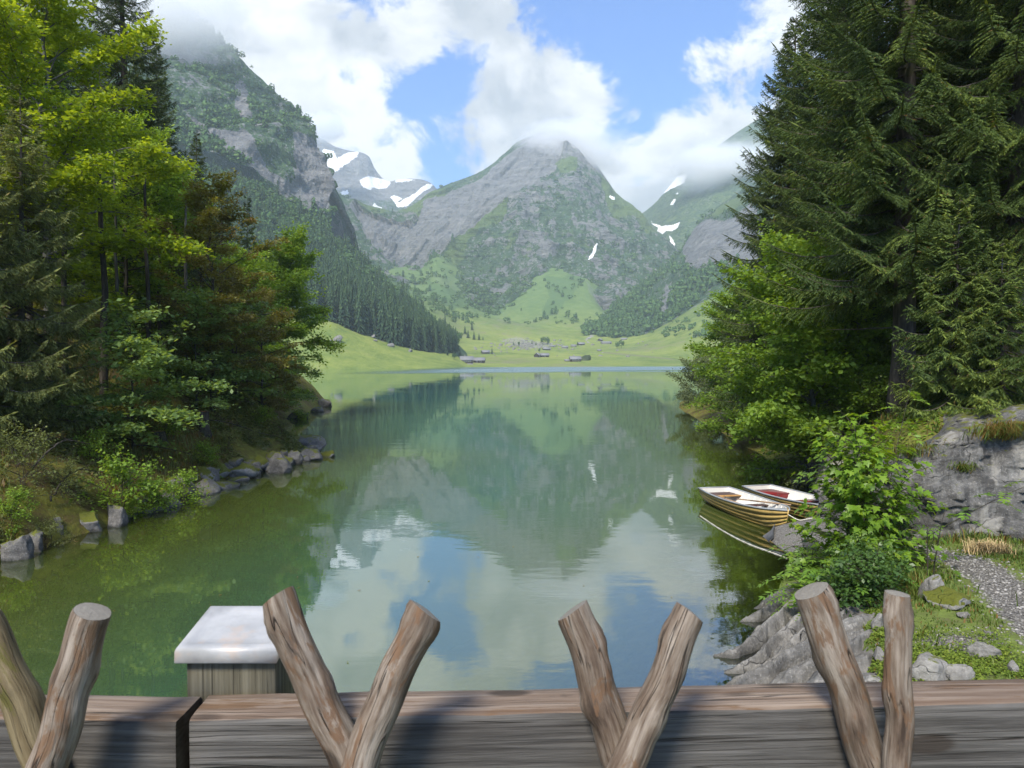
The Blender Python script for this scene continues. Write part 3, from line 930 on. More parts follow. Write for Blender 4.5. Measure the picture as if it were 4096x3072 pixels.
# ------------------------------------------------------------------ water
def make_water():
    m, nt, out = new_mat('lake_water')
    p = pos(nt)
    s = N(nt, 'ShaderNodeSeparateColor', {0: attr(nt, 'msk').outputs['Color']}).outputs
    depth = mth(nt, 'MULTIPLY', s[0], 8.0)
    ruff = s[1]
    w1 = noise(nt, mapping(nt, p, (.55, 1.1, 1)), 1.0, 4, .55)
    w2 = noise(nt, mapping(nt, p, (2.6, 4.4, 1)), 1.0, 3, .6)
    pat = rng_(nt, noise(nt, mapping(nt, p, (.05, .09, 1)), 1.0, 4, .6), .42, .66)
    amp = mth(nt, 'ADD', mth(nt, 'ADD', .035, mth(nt, 'MULTIPLY', pat, .17)), mth(nt, 'MULTIPLY', ruff, 14.0))
    h = mth(nt, 'MULTIPLY', mth(nt, 'ADD', w1, mth(nt, 'MULTIPLY', w2, .22)), amp)
    bn = bump(nt, h, 1.0, .032)
    fr = N(nt, 'ShaderNodeFresnel', {'IOR': 3.0, 'Normal': bn}).outputs[0]
    gl = N(nt, 'ShaderNodeBsdfAnisotropic' if False else 'ShaderNodeBsdfGlossy', {'Color': (.97, .99, 1), 'Roughness': mth(nt, 'ADD', .012, mth(nt, 'MULTIPLY', ruff, .32)), 'Normal': bn}).outputs[0]
    tr = N(nt, 'ShaderNodeBsdfTransparent', {'Color': mixc(nt, rng_(nt, depth, 0, 2.5), (.96, .98, .94), (.40, .62, .38))}).outputs[0]
    # suspended glacial flour: the deeper the water the less of the bed comes through
    murk = mth(nt, 'SUBTRACT', 1.0, mth(nt, 'POWER', 2.718, mth(nt, 'MULTIPLY', depth, -.72)))
    tint = mixc(nt, rng_(nt, depth, .8, 5.0), (.080, .108, .022), (.022, .092, .072))
    df = N(nt, 'ShaderNodeBsdfDiffuse', {'Color': tint}).outputs[0]
    body = N(nt, 'ShaderNodeMixShader', {0: murk, 1: tr, 2: df}).outputs[0]
    mx = N(nt, 'ShaderNodeMixShader', {0: fr, 1: body, 2: gl}).outputs[0]
    nt.links.new(mx, out.inputs[0])
    return m
M_water = make_water()
wx = np.concatenate([np.linspace(-900, -112, 30)[:-1], np.linspace(-112, -24, 50)[:-1], np.linspace(-24, 24, 150), np.linspace(24, 150, 50)[1:], np.linspace(150, 900, 30)[1:]])
wy = np.concatenate([np.linspace(-250, -14, 8)[:-1], np.linspace(-14, 50, 200), np.linspace(50, 300, 100)[1:], np.linspace(300, 640, 60)[1:]])
X, Y = np.meshgrid(wx, wy, indexing='ij')
dep = -np.minimum(near_h(np.clip(X, -110, 150), np.clip(Y, -14, 299)), 0)
dep = np.where((np.abs(X) > 108) | (Y > 295), 6.0, dep)
dep = np.maximum(dep, np.where(Y > 120, 5.0, 0))
wm = np.zeros((*X.shape, 3))
wm[..., 0] = np.clip(dep / 8.0, 0, 1)
Q = np.stack([X * .012, Y * .03, X * 0], -1).reshape(-1, 3)
rn = fbm(Q, 1, 3, seed=222).reshape(X.shape)
edge = 255 + X * .55 + rn * 45
wm[..., 1] = smooth(0, 50, Y - edge) * smooth(-70, 10, X + rn * 25 - (Y - 400) * .1)
o = link('water', mesh('water', np.stack([X, Y, X * 0], -1).reshape(-1, 3), grid_faces(len(wx), len(wy)), M_water, {'msk': wm.reshape(-1, 3)}, smooth=True))
o['kind'] = 'structure'; o['label'] = 'still green mountain lake mirroring the peaks and clouds'

# ------------------------------------------------------------------ air
hm, nt, out = new_mat('air_haze')
pv = N(nt, 'ShaderNodeVolumePrincipled', {'Color': (.80, .93, 1.0), 'Density': 0.00019, 'Anisotropy': 0.2})
nt.links.new(pv.outputs[0], out.inputs['Volume'])
mb = MB()
mb.box((0, 2050, 545), (6400, 5100, 1112))
o = mb.build('haze', hm)
o['kind'] = 'stuff'; o['label'] = 'thin pale haze filling the valley air'

def peak_cloud(name, px, py, d, size, dens, seed, label, thr=.45):  # a cloud resting on a peak, modelled as a noise volume
    m, nt, out = new_mat(name + '_air')
    oc = objc(nt)
    r = vmt(nt, 'LENGTH', oc)
    fall = rng_(nt, r, 1.0, .15)
    n1 = noise(nt, vmt(nt, 'ADD', oc, (seed * 3.7, seed * 1.3, 0)), 1.9, 6, .6)
    dd = rng_(nt, mth(nt, 'ADD', n1, mth(nt, 'MULTIPLY', fall, .55)), thr + .35, thr + .6)
    dd = mth(nt, 'MULTIPLY', mth(nt, 'MULTIPLY', dd, fall), dens)
    v = N(nt, 'ShaderNodeVolumePrincipled', {'Color': (.998, .999, 1.0), 'Density': dd, 'Anisotropy': 0.1})
    nt.links.new(v.outputs[0], out.inputs['Volume'])
    mb = MB()
    u = np.linspace(0, 2 * math.pi, 13)[:-1]
    ring = [np.stack([np.cos(u) * math.cos(t), np.sin(u) * math.cos(t), np.full(12, math.sin(t))], 1) for t in np.linspace(-1.45, 1.45, 8)]
    V = np.concatenate(ring)
    Q = [[i * 12 + j, i * 12 + (j + 1) % 12, (i + 1) * 12 + (j + 1) % 12, (i + 1) * 12 + j] for i in range(7) for j in range(12)]
    V = np.concatenate([V, [[0, 0, -1], [0, 0, 1]]])
    T = [[96, (j + 1) % 12, j] for j in range(12)] + [[97, 84 + j, 84 + (j + 1) % 12] for j in range(12)]
    mb.add(V * 1.02, Q, T)
    o = mb.build(name, m)
    o.location = W(px, py, d)
    o.scale = size
    o['kind'] = 'stuff'; o['label'] = label
peak_cloud('peak_cloud', 575, 148, 2160, (320, 130, 165), .034, 1, 'torn cloud wrapping the summit of the central mountain', .42)
peak_cloud('peak_cloud', 150, 15, 870, (210, 90, 105), .030, 2, 'cloud hiding the top of the left cliff mountain', .36)
peak_cloud('peak_cloud', 322, 128, 2700, (170, 120, 110), .030, 3, 'cloud over the snowy peak behind the left ridge', .38)
peak_cloud('peak_cloud', 722, 165, 2200, (380, 160, 150), .030, 4, 'cloud bank lying on the right hand mountain', .38)
# ------------------------------------------------------------------ vegetation materials
def make_leaf(name, dark, mid, light, trans=.35, rough=.5, spec=.35):
    m, nt, out = new_mat(name)
    t = N(nt, 'ShaderNodeSeparateColor', {0: attr(nt, 'tint').outputs['Color']}).outputs
    c = ramp(nt, t[0], [(0.05, dark), (0.5, mid), (0.95, light)])
    c = mixc(nt, t[1], c, (.20, .115, .035))          # withered or reddish leaves
    geo = nt.nodes.new('ShaderNodeNewGeometry')
    b = N(nt, 'ShaderNodeBsdfPrincipled', {'Base Color': c, 'Roughness': rough, 'Specular IOR Level': spec})
    tc = mixc(nt, 1.0, c, (1.45, 1.25, .45), 'MULTIPLY')
    tl = N(nt, 'ShaderNodeBsdfTranslucent', {'Color': tc})
    mx = N(nt, 'ShaderNodeMixShader', {0: trans, 1: b.outputs[0], 2: tl.outputs[0]})
    nt.links.new(mx.outputs[0], out.inputs[0])
    return m
L_bright = make_leaf('leaf_bright', (.15, .23, .02), (.28, .39, .026), (.42, .50, .05), 0.55)
L_mid = make_leaf('leaf_green', (.10, .18, .024), (.20, .33, .04), (.33, .45, .07), 0.52)
L_dull = make_leaf('leaf_dull', (.08, .105, .03), (.15, .185, .055), (.24, .28, .095), 0.42)
L_cool = make_leaf('leaf_cool', (.10, .17, .05), (.20, .31, .095), (.32, .44, .15), 0.5)
L_brown = make_leaf('leaf_brown', (.11, .10, .026), (.18, .17, .035), (.24, .28, .05), 0.45)
L_spruce = make_leaf('needles_dark', (.03, .052, .02), (.068, .105, .032), (.20, .25, .055), 0.28, .6, .2)
L_spruce2 = make_leaf('needles_olive', (.034, .06, .018), (.08, .125, .03), (.23, .29, .055), 0.3, .6, .2)
L_olive = make_leaf('needles_light_olive', (.07, .085, .03), (.15, .18, .06), (.30, .33, .10), .32, .6, .2)
L_far = make_leaf('needles_far', (.014, .032, .018), (.034, .064, .03), (.075, .12, .045), .05, .8, .1)
L_farleaf = make_leaf('far_leaf', (.035, .075, .028), (.08, .15, .048), (.15, .235, .07), .12, .8, .1)
L_willow = make_leaf('leaf_willow', (.08, .11, .05), (.14, .18, .085), (.22, .26, .13), .35)

def make_bark(name, a, b, sc=9.0):
    m, nt, out = new_mat(name)
    p = objc(nt)
    n1 = noise(nt, mapping(nt, p, (sc, sc, sc * .22)), 1.0, 5, .65)
    n2 = noise(nt, p, 1.6, 3, .5)
    c = ramp(nt, n1, [(.3, tuple(.45 * q for q in a)), (.5, a), (.7, b)])
    c = mixc(nt, mth(nt, 'MULTIPLY', rng_(nt, n2, .55, .75), .55), c, (.07, .08, .03))
    finish(nt, out, c, .9, bump(nt, n1, .8, .03), .15)
    return m
K_spruce = make_bark('bark_spruce', (.085, .072, .062), (.17, .145, .125))
K_beech = make_bark('bark_beech', (.12, .115, .10), (.22, .215, .20), 6)
K_dark = make_bark('bark_dark', (.05, .043, .035), (.10, .09, .075))

# ------------------------------------------------------------------ leaves
def leaf_quads(C, D, Nn, ln, wd):
    """rhombus leaves, slightly folded upwards at the rim by their own tilt: C centres, D length direction, Nn normals"""
    D = D - Nn * np.sum(D * Nn, 1)[:, None]
    D /= np.linalg.norm(D, axis=1)[:, None] + 1e-9
    S = np.cross(Nn, D)
    l, w = np.broadcast_to(ln, (len(C),))[:, None] * .5, np.broadcast_to(wd, (len(C),))[:, None] * .5
    V = np.stack([C - D * l, C + S * w + D * l * .1, C + D * l, C - S * w + D * l * .1], 1).reshape(-1, 3)
    i = np.arange(len(C))[:, None] * 4
    return V, i + np.array([[0, 1, 2, 3]])

def rot_about(v, k, a):
    k = k / (np.linalg.norm(k) + 1e-9)
    return v * math.cos(a) + np.cross(k, v) * math.sin(a) + k * np.dot(k, v) * (1 - math.cos(a))

def curve(p0, d, ln, n, bend, rs, wob=.06):
    """a limb: starts along d and is bent by the vector bend over its length"""
    pts = [np.array(p0, float)]
    d = np.array(d, float)
    st = ln / (n - 1)
    for i in range(n - 1):
        d = d + np.array(bend) / (n - 1) + rs.normal(0, wob, 3)
        d /= np.linalg.norm(d)
        pts.append(pts[-1] + d * st)
    return np.array(pts)

def broadleaf(seed, H, R, base, n_limb, leaves, leaf=.085, tr=.16, flat=.55, lean=(0, 0), top_el=62, low_el=8, brown=0.0, prof=1.0, gap=.12, stems=1, droop=.25, aspect=.62):
    """trunk with limbs and leaf sprays: returns (wood mesh data, crown mesh data)"""
    rs = np.random.RandomState(seed)
    wood = MB()
    Cs, Ds, Hs = [], [], []
    for sidx in range(stems):
        ang = rs.rand() * 6.28
        l0 = np.array([lean[0], lean[1], 0]) + (np.array([math.cos(ang), math.sin(ang), 0]) * .28 if stems > 1 else 0)
        Hh = H * (1 - .22 * rs.rand() * (stems > 1))
        n = 12
        tp = [np.array([0, 0, -.4])]
        for i in range(1, n + 1):
            f = i / n
            tp.append(np.array([0, 0, -.4 + (Hh + .4) * f * .97]) + l0 * Hh * f ** 1.4 + np.append(rs.normal(0, .012 * H, 2) * f, 0))
        tp = np.array(tp)
        rad = (tr / math.sqrt(stems)) * (1 - np.linspace(0, 1, n + 1) * .93) ** .9
        rad[0] *= 1.35
        wood.tube(tp, rad, 8)
        nl = max(4, n_limb // stems)
        for k in range(nl):
            f = base + (1 - base) * ((k + rs.rand() * .8) / nl) ** .9
            f = min(f, .985)
            i = f * n
            a = int(i); p0 = tp[a] + (tp[min(a + 1, n)] - tp[a]) * (i - a)
            g = (f - base) / (1 - base)
            shape = (math.sin(math.pi * min(1, .18 + .82 * (1 - g) ** prof) * .5)) * (1 - .35 * (1 - g) ** 3)
            ln = R * max(.16, shape) * (.72 + .5 * rs.rand())
            az = k * 2.39996 + rs.rand() * .8 + sidx
            el = R_(low_el + (top_el - low_el) * g ** 1.3 + rs.normal(0, 7))
            d = np.array([math.cos(az) * math.cos(el), math.sin(az) * math.cos(el), math.sin(el)])
            L = curve(p0, d, ln, 8, (0, 0, -droop * .5 + .1 * g), rs, .05)
            r0 = max(.012, rad[a] * .5)
            wood.tube(L, r0 * (1 - np.linspace(0, 1, 8) * .88), 5, cap=False)
            # side branches in a flattened spray
            m = max(5, int(ln / .33))
            for q in range(m):
                t = .18 + .82 * (q + rs.rand() * .6) / m
                t = min(t, .99)
                j = t * 7; b = int(j)
                pb = L[b] + (L[min(b + 1, 7)] - L[b]) * (j - b)
                dl = L[min(b + 1, 7)] - L[b]
                if np.linalg.norm(dl) < 1e-6: dl = L[7] - L[6]
                dl /= np.linalg.norm(dl)
                sd = np.cross(dl, [0, 0, 1.]); sd /= np.linalg.norm(sd) + 1e-6
                up = np.cross(sd, dl)
                sg = 1 if q % 2 else -1
                roll = rs.normal(0, .5)
                lat = sg * (sd * math.cos(roll) + up * math.sin(roll) * (1 - flat) * 2)
                dd = dl * (.55 + .5 * t) + lat * .9
                dd /= np.linalg.norm(dd)
                l2 = (.22 + .42 * ln * (1 - t * .72) ** 1.1) * (.7 + .5 * rs.rand())
                l2 = min(l2, 1.9)
                B = curve(pb, dd, l2, 5, (0, 0, -droop), rs, .08)
                wood.tube(B, max(.005, r0 * .28) * (1 - np.linspace(0, 1, 5) * .8), 3, cap=False)
                s = max(4, int(l2 / .10))
                tt = (np.arange(s) + rs.rand(s)) / s
                jj = tt * 4; bb = np.minimum(jj.astype(int), 3)
                pts = B[bb] + (B[bb + 1] - B[bb]) * (jj - bb)[:, None]
                Cs.append(pts); Ds.append(np.repeat((B[4] - B[0])[None] / l2, s, 0)); Hs.append(np.repeat(g, s))
    C = np.concatenate(Cs); D = np.concatenate(Ds); G = np.concatenate(Hs)
    # gaps between the sprays
    g = fbm(C, 1.0 / (R * .42), 3, seed=seed + 5)
    keep = g > -1 + gap * 4.2 * .5
    keep = g > (gap - .5)
    C, D, G = C[keep], D[keep], G[keep]
    idx = rs.randint(0, len(C), leaves)
    C, D, G = C[idx], D[idx], G[idx]
    n = leaves
    lat = np.cross(D, np.array([0, 0, 1.])); lat /= np.linalg.norm(lat, axis=1)[:, None] + 1e-6
    sgn = rs.choice([-1, 1], n)[:, None]
    off = lat * sgn * (rs.rand(n, 1) * 2.4 * leaf) + D * rs.normal(0, leaf * 1.2, (n, 1)) + np.array([0, 0, 1.]) * rs.normal(0, leaf * (.4 + (1 - flat)), (n, 1))
    C = C + off
    Nn = np.array([0, 0, 1.]) + rs.normal(0, .42 + .5 * (1 - flat), (n, 3))
    Nn /= np.linalg.norm(Nn, axis=1)[:, None]
    Dl = D * .6 + lat * sgn * .8 + rs.normal(0, .3, (n, 3)) - np.array([0, 0, .25])
    sz = leaf * (.45 + 1.0 * rs.rand(n))
    V, Q = leaf_quads(C, Dl, Nn, sz, sz * aspect)
    cl = fbm(C, 1.0 / .8, 3, seed=seed + 9)
    tint = np.clip(.42 + .34 * cl + rs.normal(0, .16, n) + .2 * (G - .5), 0, 1)
    br = np.clip((fbm(C, 1.0 / 1.7, 2, seed=seed + 13) + brown * 1.6 - .8) * 2.2, 0, 1) if brown else np.zeros(n)
    br = np.clip(br * (.5 + .7 * rs.rand(n)), 0, 1)
    tc = np.repeat(np.stack([tint, br, rs.rand(n)], 1), 4, 0)
    return wood, (V, Q, tc)

def crown_mesh(name, data, mat):
    V, Q, tc = data
    return mesh(name, V, Q, mat, {'tint': tc})

def tree_thing(name, label, cat, wood, crown, bark, leafm, loc, rz=0, group=None, parts=('trunk', 'crown'), scale=1.0):
    t = thing(name, label, cat, loc, rz, group)
    link(parts[0], wood.mesh(parts[0], bark, True), t)
    link(parts[1], crown_mesh(parts[1], crown, leafm), t)
    t.scale = (scale,) * 3
    return t

# ------------------------------------------------------------------ spruces
def bough(seed, L, hang=.45, dens=1.0):
    """one spruce bough of length L along +X: axis points and needle strips"""
    rs = np.random.RandomState(seed)
    n = 9
    t = np.linspace(0, 1, n)
    z = -.16 * L * np.sin(t * 2.2) + .20 * L * t ** 3
    ax = np.stack([L * t, .05 * L * np.sin(t * 4 + seed), z], 1)
    segs = []           # (p0, p1, width, tip)
    m = max(6, int(L / .075 * dens))
    for k in range(m):
        tt = .14 + .86 * (k + rs.rand() * .5) / m
        j = min(tt, .999) * (n - 1); b = int(j)
        p = ax[b] + (ax[b + 1] - ax[b]) * (j - b)
        for sg in (-1, 1):
            ll = (.10 + .40 * L ** .8 * (1 - tt) ** .75) * (.6 + .6 * rs.rand())
            ll = min(ll, 1.05)
            a = R_(52 + rs.normal(0, 9))
            d0 = np.array([math.cos(a), sg * math.sin(a), -.10 - rs.rand() * .2])
            pp = p.copy(); steps = max(2, int(ll / .12)); st = ll / steps
            d = d0.copy()
            for s in range(steps):
                d = d + np.array([0, 0, -hang * st * (1.0 + .8 * rs.rand())]); d /= np.linalg.norm(d)
                q = pp + d * st
                segs.append((pp, q, .017 * (1.1 - .5 * s / steps), .7 * (s + 1) / steps))
                # short shoots on both sides of the lateral
                for s2 in (-1, 1):
                    sd = np.cross(d, [0, 0, 1.]); sd /= np.linalg.norm(sd) + 1e-6
                    e = d * .75 + sd * s2 * .75 + np.array([0, 0, -.25 - .35 * rs.rand()])
                    e /= np.linalg.norm(e)
                    l3 = .05 + .075 * rs.rand()
                    segs.append((q, q + e * l3, .015, .35 + .65 * rs.rand() ** 2))
                    mid_ = pp + (q - pp) * .5
                    e2 = d * .6 + sd * s2 * .8 + np.array([0, 0, -.3 - .5 * rs.rand()])
                    segs.append((mid_, mid_ + e2 / np.linalg.norm(e2) * l3 * .8, .014, .25 + .6 * rs.rand() ** 2))
                pp = q
        if k > m * .5:
            segs.append((p, p + (ax[min(b + 1, n - 1)] - ax[b]) * .8, .026, tt))
    P0 = np.array([s[0] for s in segs]); P1 = np.array([s[1] for s in segs])
    w = np.array([s[2] for s in segs]); tip = np.array([s[3] for s in segs])
    return ax, P0, P1, w, tip

def strips(P0, P1, w, tip, rs, base_t):
    """each shoot: a tapering blade turned at random about its axis, plus a second one across it"""
    d = P1 - P0
    l = np.linalg.norm(d, axis=1)[:, None] + 1e-9
    d = d / l
    r = rs.normal(0, 1, d.shape)
    s = np.cross(d, r); s /= np.linalg.norm(s, axis=1)[:, None] + 1e-9
    ww = w[:, None] * (.75 + .5 * rs.rand(len(w), 1))
    mid = P0 + d * l * .45
    V = np.stack([P0 - d * l * .12, mid + s * ww, P1 + d * l * .15, mid - s * ww], 1).reshape(-1, 3)
    i = np.arange(len(P0))[:, None] * 4
    t = np.clip(base_t + .42 * (tip - .5) + rs.normal(0, .12, len(w)), 0, 1)
    return V, i + np.array([[0, 1, 2, 3]]), t

BOUGHS = {}
def get_bough(L, var, hang, dens):
    k = (L, var, hang, dens)
    if k not in BOUGHS:
        BOUGHS[k] = bough(hash(k) % 1000 if False else int(L * 10) * 7 + var, L, hang, dens)
    return BOUGHS[k]

def spruce(seed, H, R, r_trunk, first=.06, spacing=.42, per=5, hang=.45, dens=1.0, thin=0.0, el_low=-14, el_top=28, pw=.85, tipb=0.0, sector=None, dead=0):
    rs = np.random.RandomState(seed)
    wood = MB()
    n = 14
    f = np.linspace(0, 1, n)
    tp = np.stack([.010 * H * np.sin(f * 3 + seed) * f, .010 * H * np.cos(f * 2.3 + seed) * f, -.5 + (H + .5) * f], 1)
    rad = r_trunk * (1 - f * .965) ** .85
    rad[0] *= 1.5
    wood.tube(tp, rad, 10)
    Vs, Qs, Ts, nv = [], [], [], 0
    h = first * H
    lev = 0
    while h < H * .985:
        g = h / H
        prof = (1 - g) ** pw * (1 - .35 * math.exp(-((g) / .10) ** 2))
        p0 = np.array([np.interp(g, f, tp[:, 0]), np.interp(g, f, tp[:, 1]), h])
        k = per if g < .8 else max(3, per - 1)
        for b in range(k):
            if rs.rand() < thin: continue
            L = max(.25, R * prof * (.72 + .42 * rs.rand()))
            az = lev * 1.1 + b * 2 * math.pi / k + rs.normal(0, .28)
            if sector is not None and not sector(az, g, rs): continue
            el = R_(el_low + (el_top - el_low) * g ** 1.5 + rs.normal(0, 5))
            cls = min((.5, 1.0, 1.8, 2.8, 4.0), key=lambda q: abs(q - L))
            ax, P0, P1, w, tip = get_bough(cls, rs.randint(0, 3), hang, dens)
            s = L / cls
            ca, sa, ce, se = math.cos(az), math.sin(az), math.cos(el), math.sin(el)
            M = np.array([[ce * ca, -sa, -se * ca], [ce * sa, ca, -se * sa], [se, 0, ce]])
            A = (ax * s) @ M.T + p0
            zs = p0 + np.array([0, 0, rs.normal(0, .08)])
            wood.tube((ax * s) @ M.T + zs, (.010 + .0085 * L) * (1 - np.linspace(0, 1, len(ax)) * .85), 4, cap=False)
            V, Q, t = strips((P0 * s) @ M.T + zs, (P1 * s) @ M.T + zs, w * (.75 + .25 * s), tip, rs, .36 + .10 * rs.normal() + tipb * tip.mean())
            Vs.append(V); Qs.append(Q + nv); nv += len(V)
            Ts.append(t)
        lev += 1
        h += spacing * (1 - .45 * g) * (.8 + .4 * rs.rand()) * (1.0)
    # bare dead limbs under the green crown
    for k in range(dead):
        hh = H * (.04 + .25 * rs.rand()); az = rs.rand() * 6.28
        p0 = np.array([0, 0, hh])
        L = 1 + 1.8 * rs.rand()
        wood.tube(curve(p0, (math.cos(az), math.sin(az), .05), L, 6, (0, 0, -.35), rs, .08), .022 * (1 - np.linspace(0, 1, 6) * .8), 4, cap=False)
    V = np.concatenate(Vs); Q = np.concatenate(Qs); t = np.concatenate(Ts)
    cl = fbm(V[::4], 1 / 1.3, 3, seed=seed + 3)
    t = np.clip(t + .30 * cl, 0, 1)
    rc = np.random.RandomState(seed + 99).rand(len(t))
    tc = np.repeat(np.stack([t, np.where(rc > .985, .6, 0), rc], 1), 4, 0)
    return wood, (V, Q, tc)

# ------------------------------------------------------------------ small far trees
def far_spruce_mesh(seed, H=20.0, R=3.6, lay=13, spk=10):
    rs = np.random.RandomState(seed)
    V, T, t = [], [], []
    for k in range(lay):
        g = k / lay
        z = H * (.07 + .93 * g)
        r = R * (1 - g) ** .8 * (.85 + .3 * rs.rand()) + .15
        dz = H / lay * (.9 + .6 * (1 - g))
        n = max(5, int(spk * (1 - g * .45)))
        a0 = rs.rand() * 6.28
        for q in range(n):
            a = a0 + q * 2 * math.pi / n + rs.normal(0, .15)
            rr = r * (.65 + .5 * rs.rand())
            w = math.pi / n * 1.25
            b = len(V)
            top = [0, 0, z + dz * .75]
            tipv = [math.cos(a) * rr, math.sin(a) * rr, z - dz * (.35 + .3 * rs.rand())]
            l = [math.cos(a - w) * rr * .62, math.sin(a - w) * rr * .62, z + dz * .12]
            r_ = [math.cos(a + w) * rr * .62, math.sin(a + w) * rr * .62, z + dz * .12]
            V += [top, l, tipv, r_]
            T += [[b, b + 1, b + 2], [b, b + 2, b + 3]]
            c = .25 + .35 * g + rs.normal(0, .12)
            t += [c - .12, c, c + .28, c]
    t = np.clip(np.array(t), 0, 1)
    return np.array(V), np.array(T), np.stack([t, t * 0, t * 0], 1)

def clump_mesh(seed, H=10., R=4., n=170, leaf=1.1, low=.12):
    """leafy far tree: clumps of leaf-sized faces over a lumpy crown"""
    rs = np.random.RandomState(seed)
    lob = rs.normal(0, 1, (7, 3)); lob /= np.linalg.norm(lob, axis=1)[:, None]
    lob = lob * np.array([R * .5, R * .5, H * .22]) + np.array([0, 0, H * .58])
    k = rs.randint(0, 7, n)
    d = rs.normal(0, 1, (n, 3)); d /= np.linalg.norm(d, axis=1)[:, None]
    C = lob[k] + d * np.array([R * .55, R * .55, H * .24]) * (.7 + .35 * rs.rand(n, 1))
    C[:, 2] = np.maximum(C[:, 2], H * low)
    Nn = d + rs.normal(0, .4, (n, 3)); Nn /= np.linalg.norm(Nn, axis=1)[:, None]
    V, Q = leaf_quads(C, rs.normal(0, 1, (n, 3)), Nn, leaf * (.8 + .8 * rs.rand(n)), leaf * (.7 + .5 * rs.rand(n)))
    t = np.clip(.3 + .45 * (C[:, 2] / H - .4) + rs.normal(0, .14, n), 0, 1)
    return V, Q, np.repeat(np.stack([t, t * 0, t * 0], 1), 4, 0)

def small_trunk(H, r):
    mb = MB(); mb.tube([[0, 0, -.8], [0, 0, H * .5], [0, 0, H * .92]], [r, r * .7, r * .15], 5); return mb
# ------------------------------------------------------------------ near left wood
def at(px, d, off=0.0):
    x = (px - 512) / F_PX * d
    return (x, d, gz(x, d) + off)

def plant(name, label, cat, gen, bark, leafm, px, d, rz=0, group=None, parts=('trunk', 'crown'), scale=1.0, off=-.05):
    w, c = gen
    return tree_thing(name, label, cat, w, c, bark, leafm, at(px, d, off), rz, group, parts, scale)

G_L = 'trees of the left bank wood'
G_R = 'trees of the right bank wood'

t_bright = plant('beech_tree', 'tall bright yellow green beech rising highest of the leafy trees on the left', 'tree',
      broadleaf(11, 15.4, 5.8, .24, 50, 60000, .165, .19, .72, top_el=66, low_el=8, prof=.9, gap=.34, droop=.35), K_beech, L_bright, 50, 26, .4, G_L)
t_bright.scale = (.94, .94, .98)
t_brown = plant('beech_tree', 'rusty brown leaved young beech in the middle of the left wood', 'tree',
      broadleaf(12, 9.2, 4.2, .16, 34, 26000, .12, .12, .72, brown=.24, gap=.36, droop=.4), K_dark, L_brown, 212, 31, 1.2, G_L)
t_green = plant('maple_tree', 'mid green leafy tree leaning out over the water at the point of the left bank', 'tree',
      broadleaf(13, 13.0, 5.2, .06, 46, 46000, .20, .15, .55, lean=(.14, -.02), gap=.26, droop=.5, top_el=65), K_dark, L_mid, 272, 57, .2, G_L)
sp_a = spruce(21, 27, 4.6, .30, .05, .46, 5, .55, .9)
sp_b = spruce(22, 17, 3.4, .19, .03, .40, 5, .5, .9)
sp_c = spruce(23, 10.5, 2.4, .11, .03, .36, 4, .4, .9, thin=.12)
t_sp1 = plant('spruce_tree', 'tallest dark spruce of the left wood, its top above the frame', 'tree', sp_a, K_spruce, L_spruce, 132, 43, 0, G_L)
t_sp1.scale = (1, 1, 1.06)
t_sp2 = plant('spruce_tree', 'dark spruce on the right shoulder of the tallest left spruce', 'tree', sp_b, K_spruce, L_spruce, 200, 55, 0, G_L)
t_sp3 = plant('spruce_tree', 'slim small spruce standing out alone at the right of the left wood', 'tree', sp_c, K_spruce, L_spruce, 248, 53, 0, G_L)
t_sp3.scale = (1.0, 1.0, 1.42)
def more(root, px, d, rz, sc, label, tilt=(0, 0)):
    return dup(root, at(px, d, -.1), rz, sc, label, root.get('group'), tilt)
more(t_sp2, 163, 50, 1.3, (1.1, 1.1, 1.22), 'dark spruce just right of the tallest left spruce, with ragged boughs')
more(t_sp2, 224, 62, 2.2, (1.0, 1.0, .95), 'dark spruce between the shoulder spruce and the slim small spruce')
more(t_sp1, 60, 55, 2.0, (1.1, 1.1, .75), 'dark spruce standing behind the bright yellow green beech')
more(t_sp2, 92, 38, .5, (1.0, 1.0, .72), 'shaded spruce in the heart of the left wood behind the beech trunk')
more(t_sp2, 20, 40, 2.5, (1.2, 1.2, .9), 'shaded spruce at the left edge behind the bright beech')
more(t_sp3, 180, 41, 1.1, (1.2, 1.2, .95), 'shaded young spruce behind the brown beech')
more(t_sp2, 262, 66, 2.9, (1.1, 1.1, .55), 'low dark spruce behind the leaning tree at the point')
t_ol = plant('spruce_tree', 'olive green spruce with drooping sprays at the left edge of the wood', 'tree',
      spruce(24, 9.6, 3.1, .14, .05, .34, 5, .9, 1.0, tipb=.25), K_spruce, L_olive, 22, 22, 0, G_L)
more(t_ol, -30, 20, 2.0, .95, 'olive drooping spruce partly out of view on the left')
more(t_bright, -25, 31, 2.4, (.95, .95, .9), 'bright green beech partly out of view at the left edge')
t_mid = plant('beech_tree', 'shaded green beech filling the middle of the left wood', 'tree',
      broadleaf(14, 9.5, 4.2, .12, 36, 28000, .15, .12, .7, gap=.32, droop=.4), K_dark, L_mid, 128, 33, 0, G_L)
more(t_mid, 176, 36, 1.9, .95, 'shaded green beech between the brown beech and the spruces')
more(t_mid, 245, 47, .8, 1.05, 'green beech behind the rusty brown beech')
more(t_brown, 262, 40, 2.6, .8, 'smaller rusty brown beech beside the leaning tree')
more(t_brown, 232, 36, 4.0, .62, 'low rusty brown beech at the foot of the left wood')
more(t_mid, 40, 34, 3.9, 1.1, 'shaded green beech between the olive spruce and the bright beech')
t_low = plant('maple_tree', 'young pale green maple spreading flat sprays over the mossy bank', 'tree',
      broadleaf(15, 4.6, 3.2, .12, 22, 8000, .16, .06, .9, gap=.28, droop=.35, top_el=40), K_dark, L_cool, 132, 24.5, 0, G_L)
more(t_low, 196, 29.5, 2.9, 1.0, 'young pale maple in front of the rusty brown beech')
